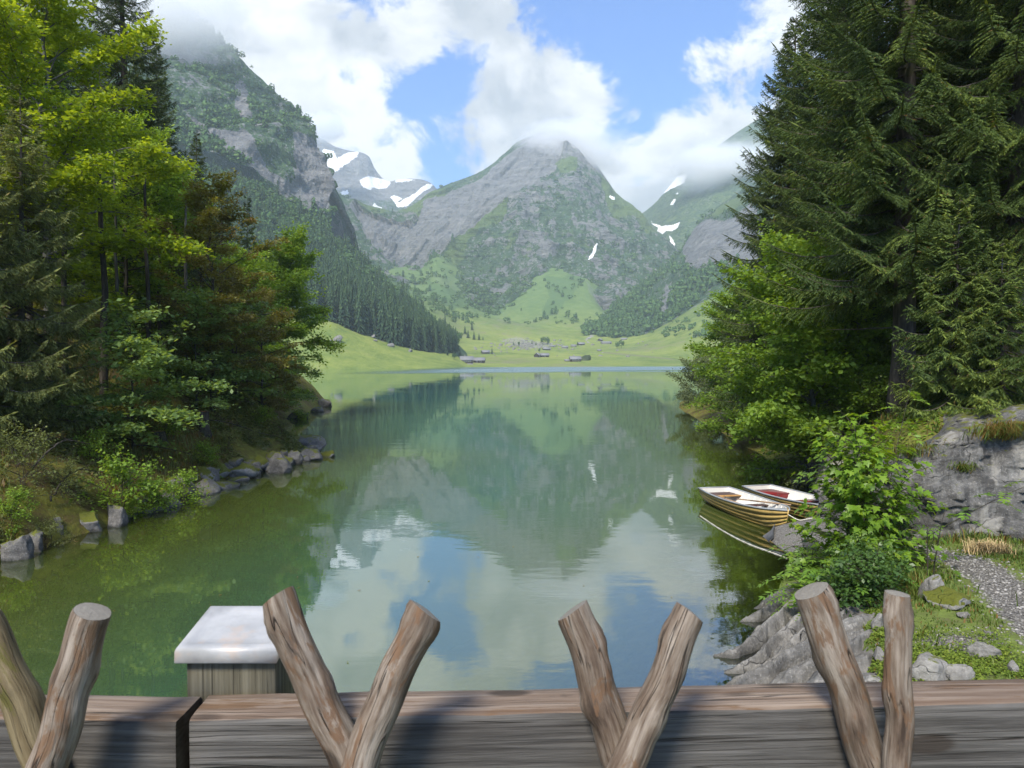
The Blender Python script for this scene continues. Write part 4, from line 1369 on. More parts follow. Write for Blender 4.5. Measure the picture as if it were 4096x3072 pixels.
more(t_low, 236, 34, 4.1, .95, 'young pale maple under the smaller brown beech')
t_b2 = more(t_low, 268, 52, 1.0, 1.1, 'young pale maple low over the water at the point')
# bare slender trunks seen in the shade of the wood
def slim(seed, H, r):
    rs = np.random.RandomState(seed)
    mb = MB()
    f = np.linspace(0, 1, 9)
    tp = np.stack([np.cumsum(rs.normal(0, .03, 9)), np.cumsum(rs.normal(0, .03, 9)), -.3 + H * f], 1)
    mb.tube(tp, r * (1 - .6 * f), 7)
    for k in range(9):
        i = rs.randint(2, 8); az = rs.rand() * 6.28
        mb.tube(curve(tp[i], (math.cos(az), math.sin(az), .1), .6 + rs.rand(), 5, (0, 0, -.3), rs, .1), .012 * (1 - np.linspace(0, 1, 5) * .7), 3, cap=False)
    return mb
def slim_tree(seed, H, r, px, d, label, bark):
    t = thing('bare_tree', label, 'tree', at(px, d), 0, 'bare shaded trunks in the left wood')
    link('trunk', slim(seed, H, r).mesh('trunk', bark, True), t)
    return t
SL = 'slender bare trunk in the shade of the left wood'
for i, (px, d, r) in enumerate([(52, 25, .10), (66, 27, .13), (103, 26.5, .16), (118, 31, .09), (148, 29.5, .11), (160, 34, .10), (187, 33, .11), (205, 38, .13), (222, 41, .10), (84, 30, .09), (30, 26, .12), (12, 24, .10)]):
    slim_tree(300 + i, 8.5, r, px, d, SL, K_beech if i % 3 == 0 else K_dark)

# shrubs and ferns along the left shore
sh1 = broadleaf(31, 1.5, 1.4, .02, 16, 2600, .10, .025, .5, stems=5, gap=.12, droop=.4, top_el=70)
sh2 = broadleaf(32, 1.3, 1.5, .02, 16, 3000, .06, .02, .5, stems=6, gap=.12, droop=.3, brown=.45)
s1 = plant('shrub', 'leafy light green shrub hanging over the water on the left shore', 'shrub', sh1, K_dark, L_mid, 118, 20.6, 0, 'shrubs on the left bank', ('stem', 'leaves'))
s2 = plant('shrub', 'low brownish shrub on the mossy ground at the left edge', 'shrub', sh2, K_dark, L_dull, 20, 18.5, 0, 'shrubs on the left bank', ('stem', 'leaves'))
SH_LIST = [(150, 21.5, 1, 1.0, 'leafy shrub hanging over the water right of the largest light green one'), (178, 23, 1, 1.05, 'leafy shrub above the moss covered rock at mid shore'), (96, 22, 1, .9, 'leafy shrub on the bank just above the grey streaked rock face'),
 (140, 24, 2, 1.0, 'brownish shrub under the young pale maple'), (60, 19.2, 2, .9, 'brownish shrub right beside the pale upright rock'), (36, 21, 2, 1.1, 'brownish shrub on the moss behind the left edge rocks'), (84, 20, 2, .8, 'brownish shrub on the dark mossy rock'),
 (205, 26.5, 1, .8, 'small leafy shrub behind the pale moss capped boulder'), (226, 28.5, 2, .8, 'brownish shrub beside the tall dark stump'), (250, 31, 2, .7, 'brownish shrub above the brownish mossy boulder'), (112, 26, 2, 1.2, 'large brownish shrub beneath the beech trunks'),
 (164, 26.5, 1, .9, 'leafy shrub next to the low wide stump'), (8, 17.3, 1, .7, 'leafy shrub on top of the big edge rock'), (70, 24, 1, 1.0, 'leafy shrub in the shade under the olive spruce'), (282, 34.5, 2, .6, 'brownish shrub on the grooved slab at the tip'),
 (262, 34, 1, .7, 'small leafy shrub under the rusty beeches near the tip'), (192, 25, 2, .9, 'brownish shrub between the mid shore rocks and the maple'), (130, 20.8, 1, .55, 'small leafy shrub whose twigs dip into the dark water'), (300, 56, 1, 1.2, 'leafy shrub at the foot of the leaning tree'),
 (285, 55, 2, 1.2, 'brownish shrub behind the pale flat rock in the water'), (44, 17.6, 2, .7, 'low brownish shrub between the left edge rocks')]
for i, (px, d, k, sc, lb) in enumerate(SH_LIST):
    src = s1 if k == 1 else s2
    if i in (3, 6, 10, 16, 19): continue
    dup(src, at(px, d, -.08), i * 1.7, sc * .72, lb, 'shrubs on the left bank')

# ------------------------------------------------------------------ right wood
def sec_r(az, g, rs):
    d = abs((az + math.pi / 2 + math.pi) % (2 * math.pi) - math.pi)
    return not (d < .7 and rs.rand() < .38)
sp_r1 = spruce(41, 27, 4.7, .34, .15, .40, 6, .5, .9, thin=.08, el_low=-10, tipb=.05, dead=16, sector=sec_r)
t_r1 = plant('spruce_tree', 'great dark spruce with a thick bare trunk standing on the rock on the right', 'tree', sp_r1, K_spruce, L_spruce2, 903, 21.5, .3, G_R)
t_r2 = plant('spruce_tree', 'dense dark spruce with a pointed outline against the lake on the right', 'tree',
             spruce(42, 20.5, 5.0, .26, .08, .40, 6, .55, .95, pw=.72), K_spruce, L_spruce, 790, 36, 0, G_R)
t_r2.scale = (.95, .95, .95)
t_r3 = more(t_r1, 1012, 19.5, 2.1, (.85, .85, .9), 'dark spruce at the right edge with long trailing sprays')
more(t_r1, 838, 31, 1.0, (.95, .95, 1.05), 'tall dark spruce filling the gap behind the pointed and the great spruce')
more(t_r2, 850, 44, 1.7, (1.1, 1.1, 1.15), 'dark spruce behind the pointed spruce on the right')
more(t_r2, 935, 33, 2.6, (1.0, 1.0, 1.0), 'shaded spruce behind the great spruce on the right')
more(t_r1, 975, 27, 4.0, (.9, .9, .95), 'tall spruce between the great spruce and the right edge')
more(t_r2, 1010, 38, .9, (1.1, 1.1, 1.05), 'dark spruce in the back of the right wood')
more(t_r1, 1080, 24, 1.2, (.9, .9, .9), 'spruce mostly out of view beyond the right edge')
t_y = plant('spruce_tree', 'young spruce with low sprays hanging over the grey rock', 'tree',
            spruce(43, 5.2, 1.9, .07, .03, .26, 5, .8, 1.1, tipb=.3), K_spruce, L_spruce2, 955, 18.0, 0, G_R)
more(t_y, 1002, 17.0, 2.0, .8, 'young spruce on the slope above the rock at the right edge')
more(t_y, 930, 22.5, 1.0, 1.1, 'young spruce beside the thick bare trunk')
t_d1 = plant('ash_tree', 'bright green ash with a broad crown over the water on the right', 'tree',
             broadleaf(51, 8.0, 4.5, .05, 46, 46000, .165, .13, .6, lean=(-.16, -.06), gap=.13, droop=.35, top_el=60), K_beech, L_mid, 822, 26.6, 0, G_R)
more(t_d1, 770, 38, 2.2, (1.0, 1.0, .95), 'bright green tree under the pointed spruce at the shore')
more(t_d1, 745, 48, 4.0, (1.1, 1.1, .95), 'green tree at the end of the right wood by the far water')
more(t_d1, 860, 30, .9, (.9, .9, 1.0), 'green tree in the shade left of the thick bare trunk')
more(t_d1, 835, 36, 3.0, (1.0, 1.0, 1.25), 'green tree reaching up between the two big right spruces')
t_w = plant('willow_bush', 'round grey green willow bush dipping into the lake at the end of the right shore', 'bush',
            broadleaf(52, 4.3, 3.6, .02, 34, 16000, .14, .06, .35, stems=7, gap=.10, droop=.35, top_el=75, low_el=5), K_dark, L_willow, 700, 70, 0, 'bushes on the right shore', ('stem', 'leaves'))
t_w2 = plant('overhanging_bush', 'dark twiggy bush hanging low over the water behind the boats', 'bush',
             broadleaf(53, 2.6, 3.4, .02, 26, 9000, .07, .06, .5, stems=4, lean=(-.55, -.1), gap=.12, droop=.45, top_el=45, low_el=-5), K_dark, L_dull, 815, 29.5, 0, 'bushes on the right shore', ('stem', 'leaves'))
more(t_w2, 840, 25.5, .6, .75, 'dark twiggy bush on the rocks just behind the red seated boat')
more(t_w, 722, 60, 1.2, .8, 'grey green bush between the round willow and the green trees')
s3 = dup(s1, at(860, 24.5, -.1), .7, 1.1, 'light green shrub on the rocky shore behind the maple sapling', 'bushes on the right shore')
dup(s1, at(880, 22.5, -.1), 2.7, 1.0, 'light green shrub at the foot of the thick bare trunk', 'bushes on the right shore')
dup(s2, at(925, 20.0, -.1), 1.7, .8, 'brownish low shrub on top of the rock face', 'bushes on the right shore')

# ------------------------------------------------------------------ hillside forest on the left: three hundred trees, the rest in one mass
rs = np.random.RandomState(7)
FS = [far_spruce_mesh(k) for k in range(5)]
FL = [clump_mesh(60 + k, 13, 4.6, 150, 1.5) for k in range(3)]
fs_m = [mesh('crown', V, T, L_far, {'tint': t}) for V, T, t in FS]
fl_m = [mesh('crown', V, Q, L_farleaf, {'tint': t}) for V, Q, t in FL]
fs_t = small_trunk(19, .28).mesh('trunk', K_dark)
fl_t = small_trunk(9, .25).mesh('trunk', K_dark)
kk0 = 101
band = P_left[:, kk0:168]
nu, nb = band.shape[:2]
cand = []
tries = 0
taken = {}
while len(cand) < 2100 and tries < 60000:
    tries += 1
    u = rs.rand() * (nu - 1); v = rs.rand() ** .9 * (nb - 1)
    i, j = int(u), int(v)
    p = band[i, j] + (band[min(i + 1, nu - 1), j] - band[i, j]) * (u - i)
    x, y = proj(p)
    if x < 40 or x > 456: continue
    key = (int(p[0] // 4.2), int(p[1] // 4.2), int(p[2] // 6))
    if key in taken: continue
    taken[key] = 1
    leafy = (v / nb > .22 + .5 * rs.rand()) and rs.rand() < .85
    cand.append((p[1], p, leafy, x))
cand.sort(key=lambda q: q[0] - (1000 if q[3] > 300 else 0))
big = MB()
bigl = MB()
lbl_s = 'dark spruce in the dense forest on the left hillside beyond the meadow'
lbl_l = 'pale leafy tree among the spruces of the left hillside forest'
for n, (yy, p, leafy, x) in enumerate(cand):
    s = (.95 + .5 * rs.rand()) * (1 - .3 * min(1, max(0, (x - 400) / 50))) * (.95 if leafy else 1.05)
    rz = rs.rand() * 6.28
    k = rs.randint(0, 5)
    if n < 290:
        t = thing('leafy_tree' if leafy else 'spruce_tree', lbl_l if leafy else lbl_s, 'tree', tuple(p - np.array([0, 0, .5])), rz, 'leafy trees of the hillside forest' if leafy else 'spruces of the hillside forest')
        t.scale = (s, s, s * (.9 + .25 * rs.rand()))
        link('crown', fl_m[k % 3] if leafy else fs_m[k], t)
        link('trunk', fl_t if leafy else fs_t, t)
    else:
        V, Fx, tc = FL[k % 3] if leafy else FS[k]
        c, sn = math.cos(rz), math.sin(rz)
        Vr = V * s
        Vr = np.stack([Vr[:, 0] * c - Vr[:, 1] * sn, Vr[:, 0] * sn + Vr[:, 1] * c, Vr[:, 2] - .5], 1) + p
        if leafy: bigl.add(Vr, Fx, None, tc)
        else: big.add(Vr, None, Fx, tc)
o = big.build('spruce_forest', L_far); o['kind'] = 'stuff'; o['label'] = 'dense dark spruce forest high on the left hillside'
if bigl.n:
    o = bigl.build('leafy_forest', L_farleaf); o['kind'] = 'stuff'; o['label'] = 'pale leafy woods high on the left hillside under the cliff'

# ------------------------------------------------------------------ scrub and woods clinging to the mountains
def scrub(name, P, msk, n, size, leafm, label, cond, seed, conif=.2, hmul=1.0):
    rs = np.random.RandomState(seed)
    mb = MB()
    nu, nv = P.shape[:2]
    x, y = proj(P)
    d = fbm(P.reshape(-1, 3), 1 / (size * 14.), 4, seed=seed).reshape(x.shape)
    ok = cond(x, y, msk) & (P[..., 1] > 0)
    ii, jj = np.where(ok)
    w = np.clip(d[ii, jj] + .25, 0, 1) ** 1.3
    w /= w.sum()
    ch = rs.choice(len(ii), n, p=w)
    con = [far_spruce_mesh(90 + k, 1.0, .2, 5, 5) for k in range(3)]
    lea = [clump_mesh(80 + k, 1.0, .55, 22, .30) for k in range(4)]
    for c in ch:
        p = P[ii[c], jj[c]] + rs.normal(0, 2.0, 3) * np.array([1, .3, .3])
        s = size * (.55 + .9 * rs.rand())
        if rs.rand() < conif:
            V, T, t = con[rs.randint(3)]
            mb.add(V * s * 1.5 + p, None, T, t * .6)
        else:
            V, Q, t = lea[rs.randint(4)]
            mb.add(V * s * np.array([1, 1, hmul]) + p - np.array([0, 0, s * .15]), Q, None, t)
    o = mb.build(name, leafm)
    o['kind'] = 'stuff'; o['label'] = label
scrub('cliff_woods', P_cliff[:, :-3], cliff_msk[:, :-3], 1500, 8.0, L_farleaf, 'leafy woods and bushes clinging to the left cliff mountain',
      lambda x, y, m: (m[..., 0] < .42) & (x > -40) & (y > -30), 501, .12)
scrub('mountain_woods', P_main[:, :-3], main_msk[:, :-3], 600, 9.0, L_farleaf, 'dark scrub and scattered trees on the central mountain',
      lambda x, y, m: (m[..., 0] < .42) & (m[..., 1] < .3) & (m[..., 2] < .5) & (y > 175), 502, .14)
scrub('buttress_woods', bt[:, :-3], bm_[:, :-3], 1100, 9.0, L_farleaf, 'green woods on the right hand buttress',
      lambda x, y, m: (m[..., 0] < .5) & (m[..., 1] < .3) & (x < 760), 503, .15)
zm = np.zeros(P_valley.shape)
scrub('valley_scrub', P_valley, zm, 900, 7.0, L_farleaf, 'bushes and low woods on the grassy fans at the valley head',
      lambda x, y, m: (y < 326) & (x > 385) & (x < 660) & ~in_poly(x, y, S3([(1100, 1040), (1200, 880), (1250, 980), (1210, 1110)])) & ~in_poly(x, y, S3([(1370, 1050), (1450, 900), (1530, 1010), (1540, 1080), (1430, 1110)])), 504, .12)
zm = np.zeros(md.shape)
scrub('meadow_scrub', md, zm, 70, 6.0, L_farleaf, 'scattered bushes on the bright right hand meadow',
      lambda x, y, m: (y < 338) & (y > 290) & (x > 640) & (x < 720), 505, .0)
# ------------------------------------------------------------------ rock
def make_rock(name, dark, mid, light, moss_amt=0.0, streak=False, sc=1.0, world_up=True):
    m, nt, out = new_mat(name)
    p = pos(nt)
    n1 = noise(nt, p, .9 * sc, 6, .62)
    n2 = noise(nt, p, 5.0 * sc, 6, .68)
    n3 = noise(nt, p, 28.0 * sc, 4, .6)
    f = mth(nt, 'ADD', mth(nt, 'MULTIPLY', n1, .45), mth(nt, 'ADD', mth(nt, 'MULTIPLY', n2, .4), mth(nt, 'MULTIPLY', n3, .15)))
    c = ramp(nt, f, [(.34, dark), (.48, mid), (.62, light)])
    if streak:
        sv = noise(nt, mapping(nt, p, (4.2, 4.2, .30)), 1.0, 7, .65, .35)
        sv2 = noise(nt, mapping(nt, p, (1.7, 1.7, .25), loc=(4, 2, 0)), 1.0, 4, .55)
        c = mixc(nt, mth(nt, 'MULTIPLY', rng_(nt, sv, .48, .60), .85), c, (.05, .049, .047))
        c = mixc(nt, mth(nt, 'MULTIPLY', rng_(nt, sv2, .52, .62), .7), c, (.27, .26, .235))
    vor = N(nt, 'ShaderNodeTexVoronoi', {'Vector': mapping(nt, vmt(nt, 'ADD', p, noise(nt, p, 1.3 * sc, 3, .6, col=True)), (.55 * sc, .55 * sc, .75 * sc)), 'Scale': 1.0}, feature='DISTANCE_TO_EDGE')
    crack = rng_(nt, vor.outputs['Distance'], .0, .012, 1.0, 0.0)
    crack = mth(nt, 'MULTIPLY', mth(nt, 'MULTIPLY', crack, rng_(nt, n1, .46, .60)), .55)
    c = mixc(nt, mth(nt, 'MULTIPLY', crack, .85), c, (.03, .03, .028))
    lich = rng_(nt, n3, .58, .70)
    c = mixc(nt, mth(nt, 'MULTIPLY', lich, .35), c, (.38, .365, .33))
    if moss_amt:
        nz = sep(nt, nt.nodes.new('ShaderNodeNewGeometry').outputs['Normal'])[2]
        mo = rng_(nt, mth(nt, 'ADD', mth(nt, 'MULTIPLY', nz, .5), mth(nt, 'MULTIPLY', n2, .9)), 1.02 - moss_amt * .5, 1.14 - moss_amt * .5)
        c = mixc(nt, mo, c, mixc(nt, n3, (.055, .065, .010), (.14, .15, .018)))
    # wet dark band just above the water
    z = sep(nt, p)[2]
    wet = rng_(nt, mth(nt, 'ADD', z, mth(nt, 'MULTIPLY', n2, .10)), .06, .16, 1.0, 0.0)
    c = mixc(nt, mth(nt, 'MULTIPLY', wet, .6), c, (.045, .045, .04))
    h = mth(nt, 'ADD', mth(nt, 'MULTIPLY', n1, .9), mth(nt, 'ADD', mth(nt, 'MULTIPLY', n2, .5), mth(nt, 'ADD', mth(nt, 'MULTIPLY', n3, .12), mth(nt, 'MULTIPLY', crack, -.5))))
    finish(nt, out, c, .82, bump(nt, h, .9, .10 / sc), .25)
    return m
M_lime = make_rock('limestone', (.055, .052, .047), (.135, .13, .12), (.27, .26, .24), 0.0)
M_face = make_rock('rock_face', (.04, .04, .039), (.095, .093, .089), (.19, .186, .176), .30, True, .9)
M_shore = make_rock('shore_rock', (.048, .046, .043), (.11, .106, .10), (.23, .222, .208), .42)
M_mossy = make_rock('mossy_rock', (.10, .098, .095), (.21, .205, .195), (.40, .385, .36), .95)
M_dry = make_rock('dry_stone', (.09, .087, .08), (.175, .168, .155), (.29, .28, .26), .22, sc=1.4)

def ico(sub):
    import bmesh
    bm_i = bmesh.new()
    bmesh.ops.create_icosphere(bm_i, subdivisions=sub, radius=1.0)
    V = np.array([v.co[:] for v in bm_i.verts]); T = np.array([[v.index for v in f.verts] for f in bm_i.faces])
    bm_i.free()
    return V, T
ICO3, ICO4, ICO1 = ico(4), ico(5), ico(1)

def stone_mesh(seed, size, mat, flat=.2, ang=.35, hi=True):
    V, T = ICO3 if hi else ico(3)
    rs = np.random.RandomState(seed)
    V = V.copy()
    for k in range(17):                    # broken faces: the ball is cut by random planes
        n = rs.normal(0, 1, 3); n /= np.linalg.norm(n)
        d = .45 + .38 * rs.rand()
        s = V @ n
        V = V - np.maximum(s - d, 0)[:, None] * n * .9
    V = V * (1 + fbm(V + seed * 3.1, 1.3, 5, .55, seed=seed)[:, None] * ang + fbm(V + seed, 4.5, 4, .5, seed=seed + 4, ridged=True)[:, None] * ang * .22)
    V = V * np.array(size)
    V[:, 2] = np.where(V[:, 2] < -flat * size[2], -flat * size[2] + (V[:, 2] + flat * size[2]) * .5, V[:, 2])
    return mesh('stone', V, T, mat, smooth=True)

def stone(name, label, cat, loc, size, seed, mat, rz=0., group=None, flat=.3, ang=.35, tilt=(0, 0), hi=True):
    o = link(name, stone_mesh(seed, size, mat, flat, ang, hi))
    o.location = loc
    o.rotation_euler = (tilt[0], tilt[1], rz)
    o['label'] = label; o['category'] = cat
    if group: o['group'] = group
    return o

# rocks of the left shore: bottom pixel row gives the distance at the water line
GL = 'rocks along the left shore'
LR = [  # x0, x1, y0, y1, material, label, depth ratio
    (274, 317, 434, 453, M_shore, 'long pale grooved rock slab sloping into the water at the tip of the left bank', 1.3),
    (294, 322, 449, 461, M_shore, 'low dark rock at the outermost tip of the left bank', .8),
    (258, 288, 454, 471, M_shore, 'smooth dark rounded rock left of the low tip rock', .8),
    (284, 301, 453, 465, M_shore, 'small grey angular rock beside the low tip rock', .8),
    (236, 264, 451, 469, M_mossy, 'brownish mossy boulder in the row of the left shore', .8),
    (230, 258, 460, 475, M_shore, 'smooth sloping grey rock wedge dipping into the left water', .9),
    (198, 228, 447, 468, M_mossy, 'pale boulder with a moss cap standing above the left shore', .8),
    (205, 233, 465, 480, M_shore, 'low overhanging grey rock at the left water line', .9),
    (264, 287, 462, 474, M_shore, 'half sunk flat rock in front of the dark rounded rock', .9),
    (170, 192, 478, 501, M_shore, 'dark leaning rock standing in the water on the left', .7),
    (150, 174, 486, 504, M_mossy, 'moss covered rock right of the moss mound', .8),
    (97, 124, 500, 527, M_shore, 'grey streaked rock face dipping into the dark water at the left', .8),
    (42, 60, 520, 541, M_shore, 'pale upright rock at the water near the left edge', .7),
    (-8, 21, 536, 562, M_shore, 'big grey rock at the lower left edge of the shore', .8),
    (16, 38, 535, 553, M_shore, 'low dark rock between the big edge rock and the pale upright one', .8),
    (112, 158, 492, 514, M_mossy, 'rounded green moss mound at the left water edge', .8),
    (-8, 9, 522, 542, M_mossy, 'bright mossy rock at the left edge', .8),
    (62, 96, 510, 533, M_mossy, 'dark mossy rock under the hanging shrub', .7),
    (190, 210, 470, 488, M_mossy, 'low mossy rock at the middle of the left shore', .8),
    (305, 318, 395, 404, M_shore, 'brown rock among the farthest rocks of the left bank', .9),
    (316, 330, 397, 407, M_shore, 'outermost rock standing clear in the water at the far left point', .9),
    (286, 309, 410, 419, M_shore, 'pale flat rock in the water under the leaning tree', .9),
    (264, 277, 412, 421, M_shore, 'small rock near the trunk of the leaning tree', .9),
    (311, 323, 406, 412, M_shore, 'low dark rock lying just in front of the outermost rock', .9)]
for k, (x0, x1, y0, y1, mt, lb, dr) in enumerate(LR):
    d = 4.5 * F_PX / (y1 - 360.5)
    w = (x1 - x0) / F_PX * d; h = (y1 - y0) / F_PX * d
    cx = ((x0 + x1) / 2 - 512) / F_PX * d
    stone('rock', lb, 'rock', (cx, d + w * dr * .32, h * .18), (w * .68, w * dr * .60, h * .95), 700 + k, mt, .3 * math.sin(k * 2.1), GL, .35, .34)

rs = np.random.RandomState(17)
for k in range(44):
    d = 20.5 + 14.2 * ((k + rs.rand()) / 44) ** .75
    x = np.interp(d, LY, LX) + .25 - .7 * rs.rand()
    r = .22 + .45 * rs.rand() ** 1.6
    stone('rock', 'grey broken rock in the band of rocks stepping into the water on the left', 'rock', (x, d, max(gz(x, d), -.1) + r * .15), (r * 1.2, r * .9, r * (.55 + .4 * rs.rand())), 900 + k, M_shore if k % 3 else M_mossy, rs.rand() * 6, 'broken rocks of the left shore', .35, .36, hi=False)
# the hillside boulders on the left meadow
for k, (px, py, wpx, hpx, lb) in enumerate([(337.5, 341, 10, 7, 'large grey boulder lying on the left meadow'), (331, 341.5, 3.5, 2.5, 'small stone left of the large meadow boulder'), (373.5, 337.5, 6, 4, 'boulder at the edge of the hillside forest'),
                                  (375, 341, 5, 2, 'small flat stone below the forest edge boulder'), (391, 346.5, 9, 4, 'long pale flat boulder on the left meadow'), (410, 351.5, 5, 4, 'brownish boulder near the right end of the left meadow'), (401, 345, 6, 2, 'low rock at the foot of the forest')]):
    p = hit(px, py)
    if p is None: continue
    s = p.y / F_PX
    stone('boulder', lb, 'boulder', (p.x, p.y, p.z + hpx * s * .25), (wpx * s * .55, wpx * s * .45, hpx * s * .7), 760 + k, M_dry, k, 'boulders on the left meadow', .4, hi=False)

# fluted limestone slab running into the shallows on the right
def slab():
    nu, nv = 260, 220
    u = np.linspace(0, 1, nu)[:, None] * np.ones((1, nv)); v = np.linspace(0, 1, nv)[None, :] * np.ones((nu, 1))
    # u: from the lake (left) up to the grass (right); v: near to far
    y = 8.3 + 6.2 * v + .35 * (u - .5)
    xs = np.interp(y, RY, RX)
    x = xs - 1.1 + 3.3 * u
    Q = np.stack([x, y, x * 0], -1).reshape(-1, 3)
    wob = fbm(Q, .55, 4, seed=901).reshape(u.shape)
    wob2 = fbm(Q, 2.2, 5, .55, seed=903).reshape(u.shape)
    # ridges run down to the water; steep on the lakeward-near side, gentle behind
    ph = (y * 1.0 - (x - 3.5) * .62) * 1.75 + wob * 1.5
    fr = ph - np.floor(ph)
    tooth = np.where(fr < .22, fr / .22, 1 - (fr - .22) / .78)
    idx = np.floor(ph)
    amp = .18 + .06 * np.sin(idx * 2.7)
    reach = (.20 + .20 * np.sin(idx * 1.9 + 1)) 
    base = -.30 + .62 * smooth(.0 , .80, u + reach * .45 * (tooth - .3)) + .22 * (u - .5)
    fall = smooth(0, .12, v) * (1 - smooth(.90, 1, v))
    z = base + amp * (tooth ** .85 - .45) * smooth(0, .25, u) * (1 - .45 * smooth(.75, 1, u)) + wob2 * .06 + fbm(Q, 6, 4, seed=907).reshape(u.shape) * .022
    # second order scallops
    ph2 = ph * 2.6 + wob2 * 1.2
    f2 = ph2 - np.floor(ph2)
    z += .055 * np.where(f2 < .3, f2 / .3, 1 - (f2 - .3) / .7)
    z = z * fall + (-.5) * (1 - fall)
    z += .10
    z -= .45 * smooth(.88, 1, u)
    return np.stack([x, y, z], -1), grid_faces(nu, nv)
Ps, Fs = slab()
o = link('rock_slab', mesh('rock_slab', Ps.reshape(-1, 3), Fs, M_lime, smooth=True))
o['label'] = 'pale fluted limestone slab with sharp ridges running into the shallows'; o['category'] = 'rock'
slab_bvh = BVHTree.FromPolygons([tuple(q) for q in Ps.reshape(-1, 3)], [tuple(int(i) for i in f) for f in Fs])

# the grey rock face behind the path
def rock_face():
    pts = WALL[:8]
    seg = np.r_[0, np.cumsum(np.hypot(*np.diff(pts, axis=0).T))]
    nu, nv = 420, 120
    s = np.linspace(0, seg[-1], nu)
    # rounded corners
    cx = np.interp(s, seg, pts[:, 0]); cyy = np.interp(s, seg, pts[:, 1])
    k = np.ones(25) / 25
    pad = lambda a: np.convolve(np.pad(a, 12, 'edge'), k, 'valid')
    cx, cyy = pad(cx), pad(cyy)
    tx, ty = np.gradient(cx), np.gradient(cyy)
    l = np.hypot(tx, ty); nx, ny = ty / l, -tx / l        # towards the hill
    v = np.linspace(0, 1, nv)
    e = np.interp(v, [0, .06, .62, .78, .90, 1.0], [-.42, -.36, -.12, .22, 1.1, 2.7])
    hz = np.interp(v, [0, .06, .62, .78, .90, 1.0], [-.35, 0, 2.05, 2.55, 2.85, 3.1])
    X = cx[:, None] + nx[:, None] * e[None]; Y = cyy[:, None] + ny[:, None] * e[None]
    g0 = near_h(cx - nx * .6, cyy - ny * .6)[:, None]
    hs = .74 + .14 * np.sin(s * .55 + 1.0)[:, None] + .16 * fbm(np.stack([s, s * 0, s * 0], 1), .35, 3, seed=911)[:, None]
    hs = np.where(s[:, None] > 17, hs * .8, hs)
    Z = g0 + hz[None] * hs
    P = np.stack([X, Y, Z], -1)
    Q = P.reshape(-1, 3)
    big = fbm(Q * np.array([1, 1, .35]), .75, 4, .5, seed=913).reshape(X.shape) * .24
    rib = fbm(Q * np.array([1, 1, .18]), 1.9, 5, .6, seed=915, ridged=True).reshape(X.shape) * .17
    blk = fbm(Q, 1.1, 3, .5, seed=917).reshape(X.shape)
    blk = np.round(blk * 4.2) / 4.2 * .36
    fin = fbm(Q, 5, 5, .6, seed=919, ridged=True).reshape(X.shape) * .05
    crack = np.abs(fbm(Q * np.array([1, 1, .8]) + 7, .8, 3, seed=921).reshape(X.shape))
    cr = -np.exp(-(crack / .012) ** 2) * .10
    off = (big + rib + blk + fin + cr) * (smooth(0, .1, v) * .8 + .2)[None]
    P[..., 0] -= nx[:, None] * off; P[..., 1] -= ny[:, None] * off
    P[..., 2] += off * .25 * smooth(.5, .8, v)[None]
    return P
Pf = rock_face()
Ff = grid_faces(*Pf.shape[:2])
o = link('limestone_cliff', mesh('limestone_cliff', Pf.reshape(-1, 3), Ff[:, ::-1], M_face, smooth=True))
o['label'] = 'grey streaked limestone face rising behind the gravel path'; o['category'] = 'rock'
face_bvh = BVHTree.FromPolygons([tuple(q) for q in Pf.reshape(-1, 3)], [tuple(int(i) for i in f) for f in Ff])

# loose stones on the right bank
GR = 'stones in the grass of the right bank'
RS = [(922, 949, 571, 600, 'tilted grey stone beside the path bend', M_dry), (930, 974, 589, 608, 'low mossy stone in front of the tilted stone', M_mossy), (974, 1005, 642, 661, 'rounded grey stone in the grass at the right', M_dry),
      (914, 960, 659, 688, 'big pale stone close behind the railing', M_dry), (953, 983, 658, 688, 'dark pitted stone next to the big pale stone', M_dry), (842, 863, 612, 645, 'rounded stone at the edge of the fluted slab', M_dry),
      (872, 887, 611, 631, 'grey stone behind the two right hand sticks', M_dry), (876, 888, 647, 662, 'small stone showing between the two right hand sticks', M_dry), (862, 888, 677, 690, 'low pale stone just above the railing', M_dry),
      (896, 920, 534, 553, 'pale rock where the path meets the rock face', M_lime), (894, 916, 549, 562, 'dark wet looking rock below the pale path rock', M_shore), (1008, 1024, 660, 674, 'stone at the right edge near the railing', M_dry),
      (960, 972, 612, 619, 'flat stone half buried in the clover', M_dry), (985, 997, 630, 637, 'flat stone on the worn gravel patch', M_dry), (800, 822, 535, 560, 'dark rock under the maple sapling at the ramp', M_shore), (770, 786, 477, 486, 'grey shore rock under the overhanging bush', M_shore), (789, 806, 470, 490, 'pale shore rock behind the red seated boat', M_lime)]
for k, (x0, x1, y0, y1, lb, mt) in enumerate(RS):
    p = nhit((x0 + x1) / 2, y1)
    if p is None: continue
    s = p.y / F_PX
    w, h = (x1 - x0) * s, (y1 - y0) * s
    stone('stone', lb, 'stone', (p.x, p.y + w * .35, p.z + h * .22), (w * .58, w * .46, h * .72), 800 + k, mt, k * 1.3, GR, .4, .36)

